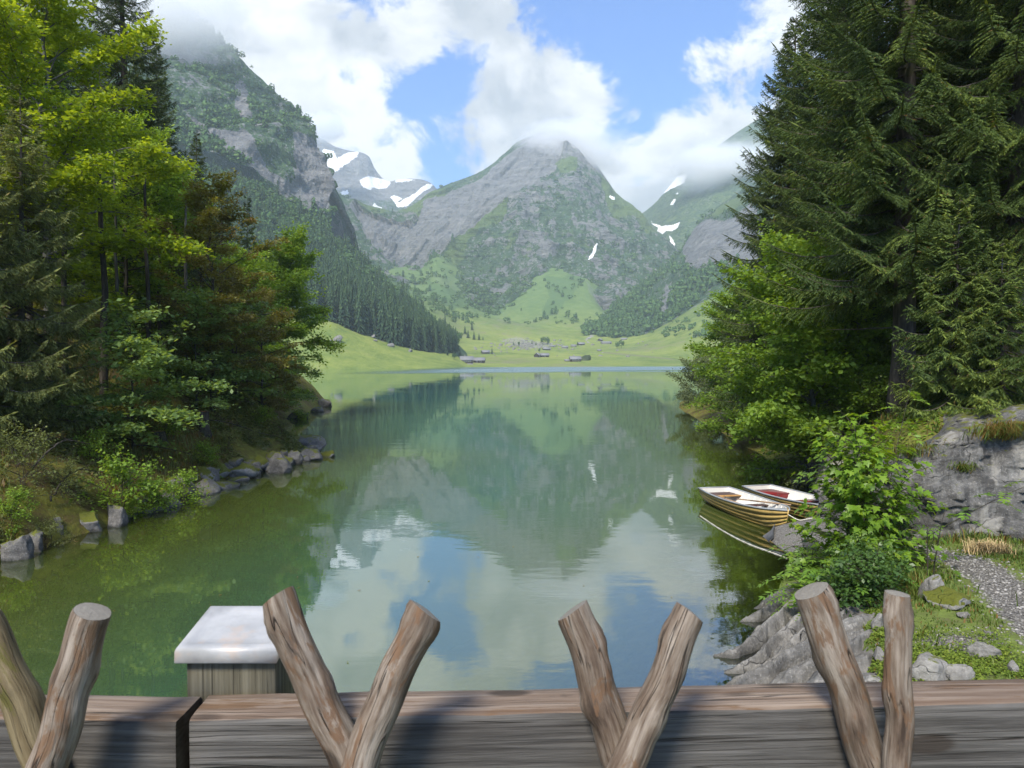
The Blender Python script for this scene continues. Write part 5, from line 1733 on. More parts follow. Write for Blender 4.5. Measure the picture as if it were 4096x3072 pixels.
# gravel lying loose on the path
def pebbles(name, n, seed, poly, label, mat, r0, r1, area):
    rs = np.random.RandomState(seed)
    V0, T0 = ICO1
    mb = MB(); c = 0
    while c < n:
        x = rs.uniform(*area[0]); y = rs.uniform(*area[1])
        if rs.rand() > poly(x, y): continue
        r = r0 + (r1 - r0) * rs.rand() ** 3
        V = V0[:, :] * (1 + rs.normal(0, .16, (len(V0), 1))) * np.array([r, r * .8, r * .55]) 
        a = rs.rand() * 6.28
        V = np.stack([V[:, 0] * math.cos(a) - V[:, 1] * math.sin(a), V[:, 0] * math.sin(a) + V[:, 1] * math.cos(a), V[:, 2]], 1)
        g = rs.rand()
        mb.add(V + np.array([x, y, gz(x, y) + r * .25]), None, T0, (g, g, g))
        c += 1
    o = mb.build(name, mat)
    o['kind'] = 'stuff'; o['label'] = label
mg, nt, out = new_mat('gravel_stone')
t = N(nt, 'ShaderNodeSeparateColor', {0: attr(nt, 'tint').outputs['Color']}).outputs[0]
finish(nt, out, ramp(nt, t, [(0, (.11, .105, .098)), (.5, (.22, .21, .195)), (1, (.34, .325, .30))]), .85)
pebbles('gravel', 3600, 31, lambda x, y: 1.0 if line_d(np.array([x]), np.array([y]), PATH)[0] < .42 else (.25 if line_d(np.array([x]), np.array([y]), PATH)[0] < .62 else 0.0), 'loose grey gravel on the footpath', mg, .012, .038, ((6.2, 10), (7.5, 19.5)))
pebbles('worn_gravel', 900, 32, lambda x, y: math.exp(-(((x - 5.95) / .55) ** 2 + ((y - 9.75) / .33) ** 2)), 'fine gravel on a worn patch in the grass', mg, .008, .022, ((4.6, 7.4), (9.0, 10.6)))

# stumps and fallen wood on the left bank
m_cut, nt, out = new_mat('cut_wood')
p = objc(nt)
finish(nt, out, mixc(nt, noise(nt, p, 14, 4, .6), (.36, .15, .06), (.50, .28, .14)), .8)
def stump(px, d, r, h, label):
    x, y, z = at(px, d)
    t = thing('tree_stump', label, 'stump', (x, y, z - .1), 0, 'cut stumps on the left bank')
    a = np.linspace(0, 2 * math.pi, 15)[:-1]
    mb = MB()
    mb.tube([[0, 0, -.2], [0, 0, .06], [0, 0, .25], [0, 0, h]], [r * 1.7, r * 1.35, r * 1.05, r], 14)
    link('trunk', mb.mesh('trunk', K_dark, True), t)
    V = [[0, 0, h + .012]] + [[math.cos(q) * r * .97, math.sin(q) * r * .97, h + .004] for q in a]
    link('cut_face', mesh('cut_face', V, np.array([[0, 1 + i, 1 + (i + 1) % 14] for i in range(14)]), m_cut), t)
stump(203, 28.5, .20, .85, 'tall dark stump with an orange cut top on the left bank')
stump(157, 26.2, .24, .40, 'low wide stump with an orange cut top among the moss')
def branch(name, label, pts, r, seed, mat, twigs=8):
    rs = np.random.RandomState(seed)
    mb = MB()
    pts = np.array(pts, float)
    P_ = upsample(np.repeat(pts[:, None], 2, 1), 18, 2)[:, 0]
    P_ += rs.normal(0, .015, P_.shape)
    mb.tube(P_, r * (1 - np.linspace(0, 1, 18) * .75), 6)
    for k in range(twigs):
        i = rs.randint(3, 17)
        d = rs.normal(0, 1, 3); d[2] = abs(d[2]) * .4
        mb.tube(curve(P_[i], d / np.linalg.norm(d), .3 + .5 * rs.rand(), 5, (0, 0, -.2), rs, .1), r * .3 * (1 - np.linspace(0, 1, 5) * .7), 4, cap=False)
    o = mb.build(name, mat, smooth=True)
    o['label'] = label; o['category'] = 'branch'
    o['group'] = 'fallen branches on the left bank'
def bp(px, d, up): x, y, z = at(px, d); return (x, y, z + up)
branch('fallen_branch', 'long thin bare branch lying across the mossy point on the left', [bp(165, 26.5, .5), bp(190, 27.5, .75), bp(225, 29.5, .7), bp(255, 31.5, .5), bp(283, 33.5, .3)], .035, 5, K_dark)
branch('fallen_branch', 'bare branch slanting down the left bank towards the hanging shrub', [bp(30, 19.2, .15), bp(48, 20, .55), bp(66, 20.6, .8), bp(88, 21, .9)], .035, 6, K_dark, 4)
branch('fallen_branch', 'forked bare branch over the dark mossy rock on the left', [bp(48, 18.6, .2), bp(62, 19.2, .5), bp(80, 19.8, .75), bp(100, 20.4, .7)], .028, 8, K_dark, 6)
# ------------------------------------------------------------------ saplings, grass and herbs on the right bank
M_maple = make_leaf('maple_leaf', (.08, .16, .016), (.17, .30, .025), (.30, .42, .04), .48, .42, .4)
M_ash = make_leaf('ash_leaf', (.075, .16, .022), (.15, .285, .035), (.28, .41, .05), .46, .42, .4)
M_dkl = make_leaf('dark_leaf', (.035, .08, .02), (.07, .14, .03), (.13, .215, .05), .35, .4, .4)
M_grass = make_leaf('grass_blade', (.055, .09, .018), (.105, .165, .03), (.19, .23, .06), .3, .6, .2)
M_cover = make_leaf('clover_leaf', (.08, .13, .018), (.145, .21, .028), (.26, .31, .045), .3, .6, .2)

ML = np.array([[0, 0], [.20, -.04], [.46, .10], [.30, .26], [.52, .58], [.22, .56], [.0, 1.0], [-.22, .56], [-.52, .58], [-.30, .26], [-.46, .10], [-.20, -.04]])
def lobed(C, D, Nn, sz):
    D = D - Nn * np.sum(D * Nn, 1)[:, None]; D /= np.linalg.norm(D, axis=1)[:, None] + 1e-9
    S = np.cross(Nn, D)
    fold = np.abs(ML[:, 0]) * .22 - ML[:, 1] ** 2 * .18
    V = C[:, None] + sz[:, None, None] * (S[:, None] * ML[None, :, :1] + D[:, None] * ML[None, :, 1:] + Nn[:, None] * fold[None, :, None])
    cen = C[:, None] + sz[:, None, None] * (D[:, None] * .30)
    V = np.concatenate([V, cen], 1)
    n = len(ML)
    T = np.array([[n, i, (i + 1) % n] for i in range(n)])
    i = np.arange(len(C))[:, None, None] * (n + 1)
    return V.reshape(-1, 3), (T[None] + i).reshape(-1, 3), n + 1

def maple_sapling(seed, H, R, n_leaf, stems=5, leaf=.13):
    rs = np.random.RandomState(seed)
    wood = MB(); C, D = [], []
    for s in range(stems):
        az = s * 2.4 + rs.rand()
        tilt = .10 + .22 * rs.rand()
        h = H * (.62 + .38 * rs.rand()) if s else H
        d = np.array([math.cos(az) * tilt, math.sin(az) * tilt, 1.]) if s else np.array([.02, 0, 1.])
        L = curve((rs.normal(0, .08), rs.normal(0, .08), -.1), d / np.linalg.norm(d), h, 12, (0, 0, .12), rs, .035)
        wood.tube(L, .022 * (1 - np.linspace(0, 1, 12) * .8), 6)
        for k in range(14):
            t = .12 + .88 * k / 13.
            j = min(t * 11, 10.99); b = int(j)
            p = L[b] + (L[b + 1] - L[b]) * (j - b)
            for sg in (0, math.pi):
                a2 = az + k * 1.5708 + sg + rs.normal(0, .3)
                ln = R * (.28 + .62 * (1 - t) ** .7) * (.6 + .6 * rs.rand())
                el = .35 + .5 * t
                dd = np.array([math.cos(a2) * math.cos(el), math.sin(a2) * math.cos(el), math.sin(el)])
                B = curve(p, dd, ln, 6, (0, 0, -.35), rs, .07)
                wood.tube(B, .008 * (1 - np.linspace(0, 1, 6) * .7), 4, cap=False)
                m = max(4, int(ln / .065))
                for q in range(m):
                    tt = (q + .6) / m
                    jj = min(tt * 5, 4.99); bb = int(jj)
                    pb = B[bb] + (B[bb + 1] - B[bb]) * (jj - bb)
                    C.append(pb); D.append(dd + rs.normal(0, .8, 3))
    C = np.array(C); D = np.array(D)
    idx = rs.permutation(len(C))[:n_leaf] if len(C) > n_leaf else rs.randint(0, len(C), n_leaf)
    C, D = C[idx], D[idx]
    n = len(C)
    C = C + rs.normal(0, .05, (n, 3))
    cen = np.array([0, 0, H * .5])
    outw = C - cen; outw[:, 2] *= .3; outw /= np.linalg.norm(outw, axis=1)[:, None] + 1e-6
    D = D * .4 + outw * .8 - np.array([0, 0, .45])
    Nn = np.array([0, 0, 1.]) + outw * .45 + rs.normal(0, .38, (n, 3)); Nn /= np.linalg.norm(Nn, axis=1)[:, None]
    sz = leaf * (.55 + .65 * rs.rand(n))
    V, T, per = lobed(C, D, Nn, sz)
    t = np.clip(.42 + .20 * (C[:, 2] / H - .5) + rs.normal(0, .17, n) + .25 * (rs.rand(n) > .93), 0, 1)
    return wood, V, T, np.repeat(np.stack([t, t * 0, t], 1), per, 0)

def leaf_thing(name, label, cat, wood, V, F, tc, bark, lm, loc, rz=0, group=None, parts=('stem', 'leaves')):
    t = thing(name, label, cat, loc, rz, group)
    link(parts[0], wood.mesh(parts[0], bark, True), t)
    link(parts[1], mesh(parts[1], V, F, lm, {'tint': tc}), t)
    return t

def pinnate(seed, H, R, stems=8, leaflet=.085, per_stem=9, pairs=6):
    """ash shoots: arching stems that carry feathered leaves of paired leaflets"""
    rs = np.random.RandomState(seed)
    wood = MB(); C, D, NN, S, TT = [], [], [], [], []
    for s in range(stems):
        az = s * 2.4 + rs.rand(); tilt = .2 + .75 * rs.rand() * (1 if s else .2)
        h = H * (.5 + .5 * rs.rand()) if s else H
        d = np.array([math.cos(az) * tilt, math.sin(az) * tilt, 1.])
        L = curve((rs.normal(0, .1), rs.normal(0, .1), -.1), d / np.linalg.norm(d), h, 9, (math.cos(az) * .25, math.sin(az) * .25, -.15), rs, .04)
        wood.tube(L, .014 * (1 - np.linspace(0, 1, 9) * .8), 5)
        for k in range(per_stem):
            t = .25 + .75 * (k + rs.rand() * .5) / per_stem
            j = min(t * 8, 7.99); b = int(j)
            p = L[b] + (L[b + 1] - L[b]) * (j - b)
            a2 = az + k * 2.1 + rs.normal(0, .3)
            el = .35 + .3 * rs.rand()
            dd = np.array([math.cos(a2) * math.cos(el), math.sin(a2) * math.cos(el), math.sin(el)])
            ln = (.26 + .20 * rs.rand()) * R
            B = curve(p, dd, ln, 8, (0, 0, -1.1), rs, .03)
            wood.tube(B, .004 * (1 - np.linspace(0, 1, 8) * .5), 3, cap=False)
            tint = .35 + .3 * rs.rand() + .25 * (t - .5)
            for q in range(pairs):
                jj = min((.25 + .75 * q / (pairs - 1)) * 7, 6.99); bb = int(jj)
                pb = B[bb] + (B[bb + 1] - B[bb]) * (jj - bb)
                ax = B[bb + 1] - B[bb]; ax /= np.linalg.norm(ax)
                sd = np.cross(ax, [0, 0, 1.]); sd /= np.linalg.norm(sd) + 1e-6
                nn = np.cross(sd, ax)
                l = leaflet * (1.0 - .35 * abs(q / (pairs - 1) - .45)) * R ** .3
                for sg in (-1, 1):
                    dl = ax * .55 + sd * sg * .85 - nn * .12
                    dl /= np.linalg.norm(dl)
                    C.append(pb + dl * l * .5); D.append(dl); NN.append(nn + rs.normal(0, .2, 3)); S.append(l); TT.append(tint)
            C.append(B[-1] + ax * leaflet * .5); D.append(ax); NN.append(nn); S.append(leaflet); TT.append(tint)
    C, D, NN, S, TT = map(np.array, (C, D, NN, S, TT))
    NN /= np.linalg.norm(NN, axis=1)[:, None]
    V, Q = leaf_quads(C, D, NN, S * 1.15, S * .42)
    t = np.clip(TT + np.random.RandomState(seed).normal(0, .08, len(TT)), 0, 1)
    return wood, V, Q, np.repeat(np.stack([t, t * 0, t], 1), 4, 0)

GS = 'saplings in front of the boats'
x, y, z = at(868, 13.6)
leaf_thing('maple_sapling', 'leafy maple sapling with bright lobed leaves hiding the bow of the red seated boat', 'sapling', *maple_sapling(61, 3.0, 1.6, 2600, 7, .15), K_dark, M_maple, (x - .05, y, z - .05), 0, GS)
leaf_thing('ash_sapling', 'slender ash shoot rising above the maple sapling', 'sapling', *pinnate(62, 4.0, 1.3, 4, .13, 14, 6), K_dark, M_ash, at(888, 14.0, -.05), .6, GS)
leaf_thing('ash_shrub', 'arching ash shoots with feathered leaves at the water below the maple sapling', 'shrub', *pinnate(63, 1.7, 1.45, 28, .12, 12, 7), K_dark, M_ash, at(842, 12.5, -.05), 0, GS)
leaf_thing('ash_shrub', 'smaller feathered ash shoots leaning over the gravel ramp', 'shrub', *pinnate(64, 1.0, 1.1, 14, .10, 8, 6), K_dark, M_ash, at(820, 14.6, -.05), 1.7, GS)
w, c = broadleaf(65, .75, .65, .02, 22, 4200, .075, .012, .45, stems=8, gap=.05, droop=.4, top_el=70)
leaf_thing('dark_shrub', 'dense dark leaved low shrub at the foot of the ash shoots', 'shrub', w, *c, K_dark, M_dkl, at(868, 11.7, -.05), 0, GS)
w, c = broadleaf(66, .8, .75, .02, 18, 3000, .07, .012, .45, stems=7, gap=.05, droop=.4, top_el=70)
leaf_thing('dark_shrub', 'dark leaved shrub between the fluted slab and the grass', 'shrub', w, *c, K_dark, M_dkl, at(872, 12.3, -.05), 1.1, GS)
leaf_thing('maple_sapling', 'small maple shoots behind the ash shoots beside the rock face', 'sapling', *maple_sapling(67, 1.3, .9, 420, 4, .11), K_dark, M_dkl, at(893, 14.2, -.05), 2.0, GS)
for i, (px, h) in enumerate(((930, 1.15), (937, 1.35))):
    mb = MB(); rs = np.random.RandomState(70 + i)
    mb.tube(curve((0, 0, -.05), (.03, 0, 1), h, 8, (.05, 0, 0), rs, .04), .012 * (1 - np.linspace(0, 1, 8) * .6), 5)
    for k in range(5): mb.tube(curve((0, 0, h * (.4 + .1 * k)), (rs.normal(), rs.normal(), 1.2), .22, 4, (0, 0, .1), rs, .06), .005, 3, cap=False)
    o = mb.build('bare_twig', K_dark, loc=at(px, 12.6)); o['label'] = ('shorter' if i == 0 else 'taller') + ' of two bare twiggy stems at the bend of the path'; o['category'] = 'plant'; o['group'] = 'bare stems by the path'

def top_z(x, y):
    z = gz(x, y)
    for b in (slab_bvh, face_bvh):
        loc, *_ = b.ray_cast(Vector((x, y, 60)), Vector((0, 0, -1)), 80)
        if loc is not None: z = max(z, loc.z)
    return z
def on_rock(x, y):
    loc, *_ = slab_bvh.ray_cast(Vector((x, y, 60)), Vector((0, 0, -1)), 80)
    return loc is not None and loc.z > gz(x, y) + .01

def grass_patch(name, label, n, area, dens, hgt, mat, seed, tint=.5, lean=.35, dry=.06, wid=.010):
    rs = np.random.RandomState(seed)
    xs = rs.uniform(*area[0], n * 4); ys = rs.uniform(*area[1], n * 4)
    k = rs.rand(n * 4) < dens(xs, ys)
    xs, ys = xs[k][:n], ys[k][:n]
    zs = np.array([gz(a, b) for a, b in zip(xs, ys)])
    ok = np.array([zz > .03 and not on_rock(a, b) for a, b, zz in zip(xs, ys, zs)])
    xs, ys, zs = xs[ok], ys[ok], zs[ok]
    m = len(xs)
    if not m: return
    P0 = np.stack([xs, ys, zs], 1)
    cl = fbm(P0, 1.6, 3, seed=seed + 1)
    h = hgt * (.45 + .8 * rs.rand(m)) * np.clip(.75 + cl, .3, 1.6)
    a = rs.rand(m) * 6.283
    ln = np.stack([np.cos(a), np.sin(a), np.zeros(m)], 1) * (lean * (.3 + rs.rand(m)))[:, None]
    sd = np.stack([-np.sin(a), np.cos(a), np.zeros(m)], 1) * (wid * (.6 + .8 * rs.rand(m)))[:, None]
    up = np.array([0, 0, 1.])
    mid = P0 + (ln * .35 + up * .62) * h[:, None]
    tip = P0 + (ln * 1.15 + up * .95) * h[:, None]
    V = np.stack([P0 - sd, P0 + sd, mid + sd * .7, mid - sd * .7, tip], 1).reshape(-1, 3)
    i = np.arange(m)[:, None] * 5
    Q = i + np.array([[0, 1, 2, 3]]); T = i + np.array([[3, 2, 4]])
    t = np.clip(tint + .3 * cl + rs.normal(0, .15, m), 0, 1)
    br = np.where(rs.rand(m) < dry, .6 + .4 * rs.rand(m), 0)
    o = link(name, mesh(name, V, [Q, T], mat, {'tint': np.repeat(np.stack([t, br, t], 1), 5, 0)}))
    o['kind'] = 'stuff'; o['label'] = label

def d_grass(x, y):
    c = fbm(np.stack([x, y, x * 0], 1), .9, 3, seed=1001)
    pth = line_d(x, y, PATH)
    e = poly_sd(x, y, WALL)
    return np.clip(.45 + 1.1 * c, .03, 1) * smooth(.35, .7, pth) * (1 - smooth(-.45, -.2, e)) * (1 - .9 * np.exp(-(((x - 5.95) / .6) ** 2 + ((y - 9.75) / .35) ** 2)))
grass_patch('grass', 'short rough grass on the right bank', 42000, ((4.0, 11.5), (7.0, 15.2)), d_grass, .085, M_grass, 1, .45, .5, .10)
grass_patch('tall_grass', 'taller grass tufts along the foot of the rock face and the shrubs', 9000, ((5.6, 12.5), (9.5, 15.0)),
            lambda x, y: np.clip(np.exp(-((poly_sd(x, y, WALL) + .5) / .35) ** 2) + np.exp(-(((x - 6.6) / .5) ** 2 + ((y - 12.3) / .7) ** 2)) + .8 * np.exp(-(((x - 5.2) / .35) ** 2 + ((y - 10.9) / 1.3) ** 2)), 0, 1), .24, M_grass, 2, .5, .5, .18, .011)
def clover(name, label, n, area, dens, seed, mat, sz=.028):
    rs = np.random.RandomState(seed)
    xs = rs.uniform(*area[0], n * 5); ys = rs.uniform(*area[1], n * 5)
    k = rs.rand(n * 5) < dens(xs, ys)
    xs, ys = xs[k][:n], ys[k][:n]
    zs = np.array([gz(a, b) for a, b in zip(xs, ys)])
    ok = np.array([zz > .05 and not on_rock(a, b) for a, b, zz in zip(xs, ys, zs)])
    xs, ys, zs = xs[ok], ys[ok], zs[ok]
    m = len(xs)
    C = np.stack([xs, ys, zs], 1)
    hh = np.clip(.55 + fbm(C, 2.4, 3, seed=seed), .1, 1.5)
    C[:, 2] += .015 + .10 * hh * rs.rand(m) ** .6
    Nn = np.array([0, 0, 1.]) + rs.normal(0, .38, (m, 3)); Nn /= np.linalg.norm(Nn, axis=1)[:, None]
    V, Q = leaf_quads(C, rs.normal(0, 1, (m, 3)), Nn, sz * (.7 + .8 * rs.rand(m)), sz * (.6 + .6 * rs.rand(m)))
    t = np.clip(.35 + .25 * hh + rs.normal(0, .17, m), 0, 1)
    o = link(name, mesh(name, V, Q, mat, {'tint': np.repeat(np.stack([t, t * 0, t], 1), 4, 0)}))
    o['kind'] = 'stuff'; o['label'] = label
def d_cov(x, y):
    c = fbm(np.stack([x, y, x * 0], 1), .75, 3, seed=1010)
    return smooth(.02, .22, c) * smooth(.5, .9, line_d(x, y, PATH)) * (1 - np.exp(-(((x - 5.95) / .6) ** 2 + ((y - 9.75) / .35) ** 2)))
clover('ground_cover', 'yellow green clover and creeping herbs on the right bank', 34000, ((4.4, 10.5), (7.5, 13.6)), d_cov, 3, M_cover)
# moss cushions' herbs and litter of the left bank
def d_left(x, y):
    c = fbm(np.stack([x, y, x * 0], 1), .5, 3, seed=1020)
    return smooth(-.1, .25, c)
clover('bank_herbs', 'low herbs and ferns on the shaded left bank', 52000, ((-22, -8.5), (15.5, 36)), d_left, 4, L_dull, .10)
grass_patch('bank_grass', 'thin grass on the shaded left bank', 16000, ((-16, -8.8), (14.5, 36)), lambda x, y: smooth(-.05, .25, fbm(np.stack([x, y, x * 0], 1), .6, 3, seed=1030)), .28, L_dull, 5, .45, .7, .35, .014)
clover('wood_herbs', 'low herbs and seedlings on the ground of the right wood above the rock face', 16000, ((8.5, 20), (15.5, 34)), lambda x, y: smooth(-.15, .2, fbm(np.stack([x, y, x * 0], 1), .6, 3, seed=1040)), 14, L_mid, .10)
grass_patch('wood_grass', 'rough grass above the rock face', 9000, ((8.5, 17), (15.3, 24)), lambda x, y: smooth(-.2, .2, fbm(np.stack([x, y, x * 0], 1), .7, 3, seed=1041)), .26, M_grass, 15, .4, .6, .25, .012)
# grass hanging on ledges of the rock face
def tuft(px, py, n, hgt, seed, label, dryness=.3, spread=.35):
    a = W(px, py, 10.0) - np.array([0, 0, CAMZ])
    loc, *_ = face_bvh.ray_cast(Vector((0, 0, CAMZ)), Vector(a).normalized(), 100)
    if loc is None: return
    rs = np.random.RandomState(seed)
    P0 = np.array(loc) + rs.normal(0, 1, (n, 3)) * np.array([spread, spread * .3, .05])
    a = rs.rand(n) * 6.283
    ln = np.stack([np.cos(a) * .6, np.sin(a) * .6 - .5, np.zeros(n)], 1)
    h = hgt * (.5 + .8 * rs.rand(n))
    sd = np.stack([-np.sin(a), np.cos(a), np.zeros(n)], 1) * .009
    mid = P0 + (ln * .4 + np.array([0, 0, .55])) * h[:, None]; tip = P0 + (ln * 1.1 + np.array([0, 0, .25])) * h[:, None]
    V = np.stack([P0 - sd, P0 + sd, mid + sd * .7, mid - sd * .7, tip], 1).reshape(-1, 3)
    i = np.arange(n)[:, None] * 5
    t = np.clip(.5 + rs.normal(0, .2, n), 0, 1); br = np.where(rs.rand(n) < dryness, .8, 0)
    o = link('grass_tuft', mesh('grass_tuft', V, [i + np.array([[0, 1, 2, 3]]), i + np.array([[3, 2, 4]])], M_grass, {'tint': np.repeat(np.stack([t, br, t], 1), 5, 0)}))
    o['label'] = label; o['kind'] = 'stuff'
tuft(914, 454, 500, .28, 1, 'grass tuft with dry stalks on the ledge left on the rock face', .3, .4)
tuft(915, 432, 300, .25, 2, 'small grass tuft higher on the left of the rock face', .3, .25)
tuft(1010, 436, 800, .42, 3, 'large grass tuft with straw coloured stalks at the right edge of the rock face', .5, .35)
tuft(962, 470, 200, .2, 4, 'little grass tuft in the middle of the rock face', .2, .15)
def dry_tuft():
    p = nhit(990, 553)
    rs = np.random.RandomState(9); n = 500
    P0 = np.array(p) + rs.normal(0, 1, (n, 3)) * np.array([.18, .12, 0])
    a = rs.rand(n) * 6.283
    ln = np.stack([np.cos(a), np.sin(a), np.zeros(n)], 1) * .7
    h = .30 * (.5 + .7 * rs.rand(n)); sd = np.stack([-np.sin(a), np.cos(a), np.zeros(n)], 1) * .007
    mid = P0 + (ln * .4 + np.array([0, 0, .6])) * h[:, None]; tip = P0 + (ln * 1.1 + np.array([0, 0, .6])) * h[:, None]
    V = np.stack([P0 - sd, P0 + sd, mid + sd * .7, mid - sd * .7, tip], 1).reshape(-1, 3)
    i = np.arange(n)[:, None] * 5
    m, nt, out = new_mat('straw')
    finish(nt, out, mixc(nt, noise(nt, pos(nt), 20, 2), (.36, .25, .11), (.55, .42, .22)), .8)
    o = link('dry_grass_tuft', mesh('dry_grass_tuft', V, [i + np.array([[0, 1, 2, 3]]), i + np.array([[3, 2, 4]])], m))
    o['label'] = 'straw yellow dead grass tuft on the far side of the gravel path'; o['kind'] = 'stuff'
dry_tuft()
# ------------------------------------------------------------------ wood and metal of the railing
def make_grain(name, cols, sc=(70, 70, 3.5), warm=None, bumpd=.004, knots=True):
    m, nt, out = new_mat(name)
    g = attr(nt, 'grain').outputs['Vector']
    n1 = noise(nt, mapping(nt, g, sc), 1.0, 6, .65, .3)
    n2 = noise(nt, mapping(nt, g, (sc[0] * .16, sc[1] * .16, sc[2] * .8)), 1.0, 4, .6)
    n3 = noise(nt, mapping(nt, g, (sc[0] * 2.6, sc[1] * 2.6, sc[2] * 2)), 1.0, 3, .6)
    f = mth(nt, 'ADD', mth(nt, 'MULTIPLY', n1, .6), mth(nt, 'ADD', mth(nt, 'MULTIPLY', n2, .3), mth(nt, 'MULTIPLY', n3, .15)))
    c = ramp(nt, f, cols)
    crk = noise(nt, mapping(nt, g, (sc[0] * .55, sc[1] * .55, sc[2] * .28), loc=(3, 1, 2)), 1.0, 2, .5, .5)
    crk = rng_(nt, mth(nt, 'ABSOLUTE', mth(nt, 'SUBTRACT', crk, .5)), .0, .012, 1.0, 0.0)
    crk = mth(nt, 'MULTIPLY', crk, rng_(nt, n2, .40, .55))
    if warm is not None:
        w = rng_(nt, noise(nt, mapping(nt, g, (sc[0] * .42, sc[1] * .42, sc[2] * 1.1), loc=(7, 0, 4)), 1.0, 6, .7, .6), .53, .60)
        c = mixc(nt, mth(nt, 'MULTIPLY', w, .85), c, mixc(nt, n3, tuple(.55 * q for q in warm), warm))
    blot = rng_(nt, noise(nt, mapping(nt, g, (22, 22, 9)), 1.0, 5, .7), .60, .72)
    c = mixc(nt, mth(nt, 'MULTIPLY', blot, .6), c, (.06, .05, .042))
    c = mixc(nt, mth(nt, 'MULTIPLY', crk, .85), c, (.018, .014, .011))
    if knots:
        v = N(nt, 'ShaderNodeTexVoronoi', {'Vector': mapping(nt, g, (12, 12, 4.5)), 'Scale': 1.0})
        k = rng_(nt, v.outputs['Distance'], .13, .21, 1.0, 0.0)
        c = mixc(nt, mth(nt, 'MULTIPLY', k, .8), c, (.035, .026, .02))
    finish(nt, out, c, .78, bump(nt, mth(nt, 'SUBTRACT', mth(nt, 'ADD', n1, mth(nt, 'MULTIPLY', n3, .5)), mth(nt, 'MULTIPLY', crk, .8)), .9, bumpd), .25)
    return m
M_stick = make_grain('weathered_stick', [(.38, (.045, .03, .021)), (.47, (.12, .085, .061)), (.55, (.20, .158, .122)), (.64, (.32, .27, .222))], (80, 80, 9), (.20, .115, .065))
M_stick2 = make_grain('mossy_stick', [(.36, (.055, .04, .025)), (.5, (.14, .105, .055)), (.66, (.25, .20, .115))], (80, 80, 9), (.15, .135, .035))
M_beam = make_grain('weathered_shaded_beam', [(.36, (.022, .019, .017)), (.46, (.06, .055, .05)), (.55, (.098, .091, .083)), (.66, (.15, .14, .13))], (34, 90, 3.0), None, .003)  # grey weathered front face, its colour darkened further to stand for shade
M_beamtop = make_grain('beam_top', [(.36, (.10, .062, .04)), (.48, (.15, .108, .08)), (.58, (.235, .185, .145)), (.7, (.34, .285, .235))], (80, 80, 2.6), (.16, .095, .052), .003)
M_post = make_grain('post_wood', [(.36, (.05, .045, .03)), (.5, (.11, .10, .07)), (.64, (.18, .165, .12))], (90, 90, 2.5), None, .003, False)
m_end, nt, out = new_mat('end_grain')
p = objc(nt)
rr = vmt(nt, 'LENGTH', attr(nt, 'grain').outputs['Vector'])
rings = N(nt, 'ShaderNodeTexWave', {'Vector': attr(nt, 'grain').outputs['Vector'], 'Scale': 60.0, 'Distortion': 3.0, 'Detail': 3.0}, wave_type='RINGS', rings_direction='Z').outputs['Fac']
n1 = noise(nt, attr(nt, 'grain').outputs['Vector'], 120, 4, .6)
finish(nt, out, mixc(nt, mth(nt, 'ADD', mth(nt, 'MULTIPLY', rings, .10), mth(nt, 'MULTIPLY', n1, .9)), (.12, .108, .092), (.25, .235, .205)), .85, bump(nt, n1, .6, .003), .2)
M_metal, nt, out = new_mat('sheet_metal')
p = objc(nt)
n1 = noise(nt, p, 9, 5, .6); n2 = noise(nt, p, 45, 4, .6)
c = ramp(nt, n1, [(.35, (.30, .305, .31)), (.5, (.40, .403, .405)), (.65, (.48, .48, .48))])
spot = rng_(nt, noise(nt, p, 16, 3, .5), .60, .70)
c = mixc(nt, mth(nt, 'MULTIPLY', spot, .5), c, (.48, .36, .27))
finish(nt, out, c, .5, bump(nt, mth(nt, 'ADD', n1, mth(nt, 'MULTIPLY', n2, .15)), .25, .01), .5, .2)

rail = thing('wooden_railing', 'weathered plank railing of the bridge with crossed branch stakes and a capped post', 'railing', (0, 1.03, 2.9))
RO = np.array([0, 1.03, 2.9])

def beam(name, a, b, th, h, seed, label):
    """sawn plank between two top front corners a, b (x, y); th thick, h high"""
    rs = np.random.RandomState(seed)
    n = 60
    f = np.linspace(0, 1, n)
    a = np.array([*a, 4.0]); b = np.array([*b, 4.0])
    ax = (b - a); L = np.linalg.norm(ax); ax /= L
    bk = np.array([-ax[1], ax[0], 0])
    r = .006
    prof = np.array([[0, -h], [0, -h * .55], [0, -.035], [0, -r], [r * .35, -r * .3], [r, 0], [th * .33, .0], [th * .66, 0], [th - r, 0], [th, -r], [th, -h]])
    m = len(prof)
    V = np.zeros((n, m, 3)); G = np.zeros((n, m, 3))
    for i in range(n):
        s = f[i] * L
        q = np.array([[s * 3, k * .7 + seed, 0] for k in range(m)])
        wob = fbm(q, 1.0, 4, seed=seed) * .0028
        edge = fbm(q * 4, 1.0, 3, seed=seed + 2) * .0022
        for k, (u, w) in enumerate(prof):
            V[i, k] = a + ax * s + bk * (u + wob[k]) + np.array([0, 0, w + wob[(k + 3) % m] + (edge[k] if 2 < k < 9 else 0)])
        G[i, :, 0] = prof[:, 0]; G[i, :, 1] = prof[:, 1]; G[i, :, 2] = s + seed * 1.7
    V = V.reshape(-1, 3); G = G.reshape(-1, 3)
    i, k = np.meshgrid(np.arange(n - 1), np.arange(m - 1), indexing='ij')
    q0 = (i * m + k).ravel()
    Q = np.stack([q0, q0 + m, q0 + m + 1, q0 + 1], 1)
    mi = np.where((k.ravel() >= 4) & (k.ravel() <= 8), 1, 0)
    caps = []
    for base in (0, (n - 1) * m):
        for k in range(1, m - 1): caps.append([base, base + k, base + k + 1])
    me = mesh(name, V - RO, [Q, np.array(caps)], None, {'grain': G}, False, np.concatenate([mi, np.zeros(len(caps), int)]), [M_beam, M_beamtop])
    link(name, me, rail, label=label)
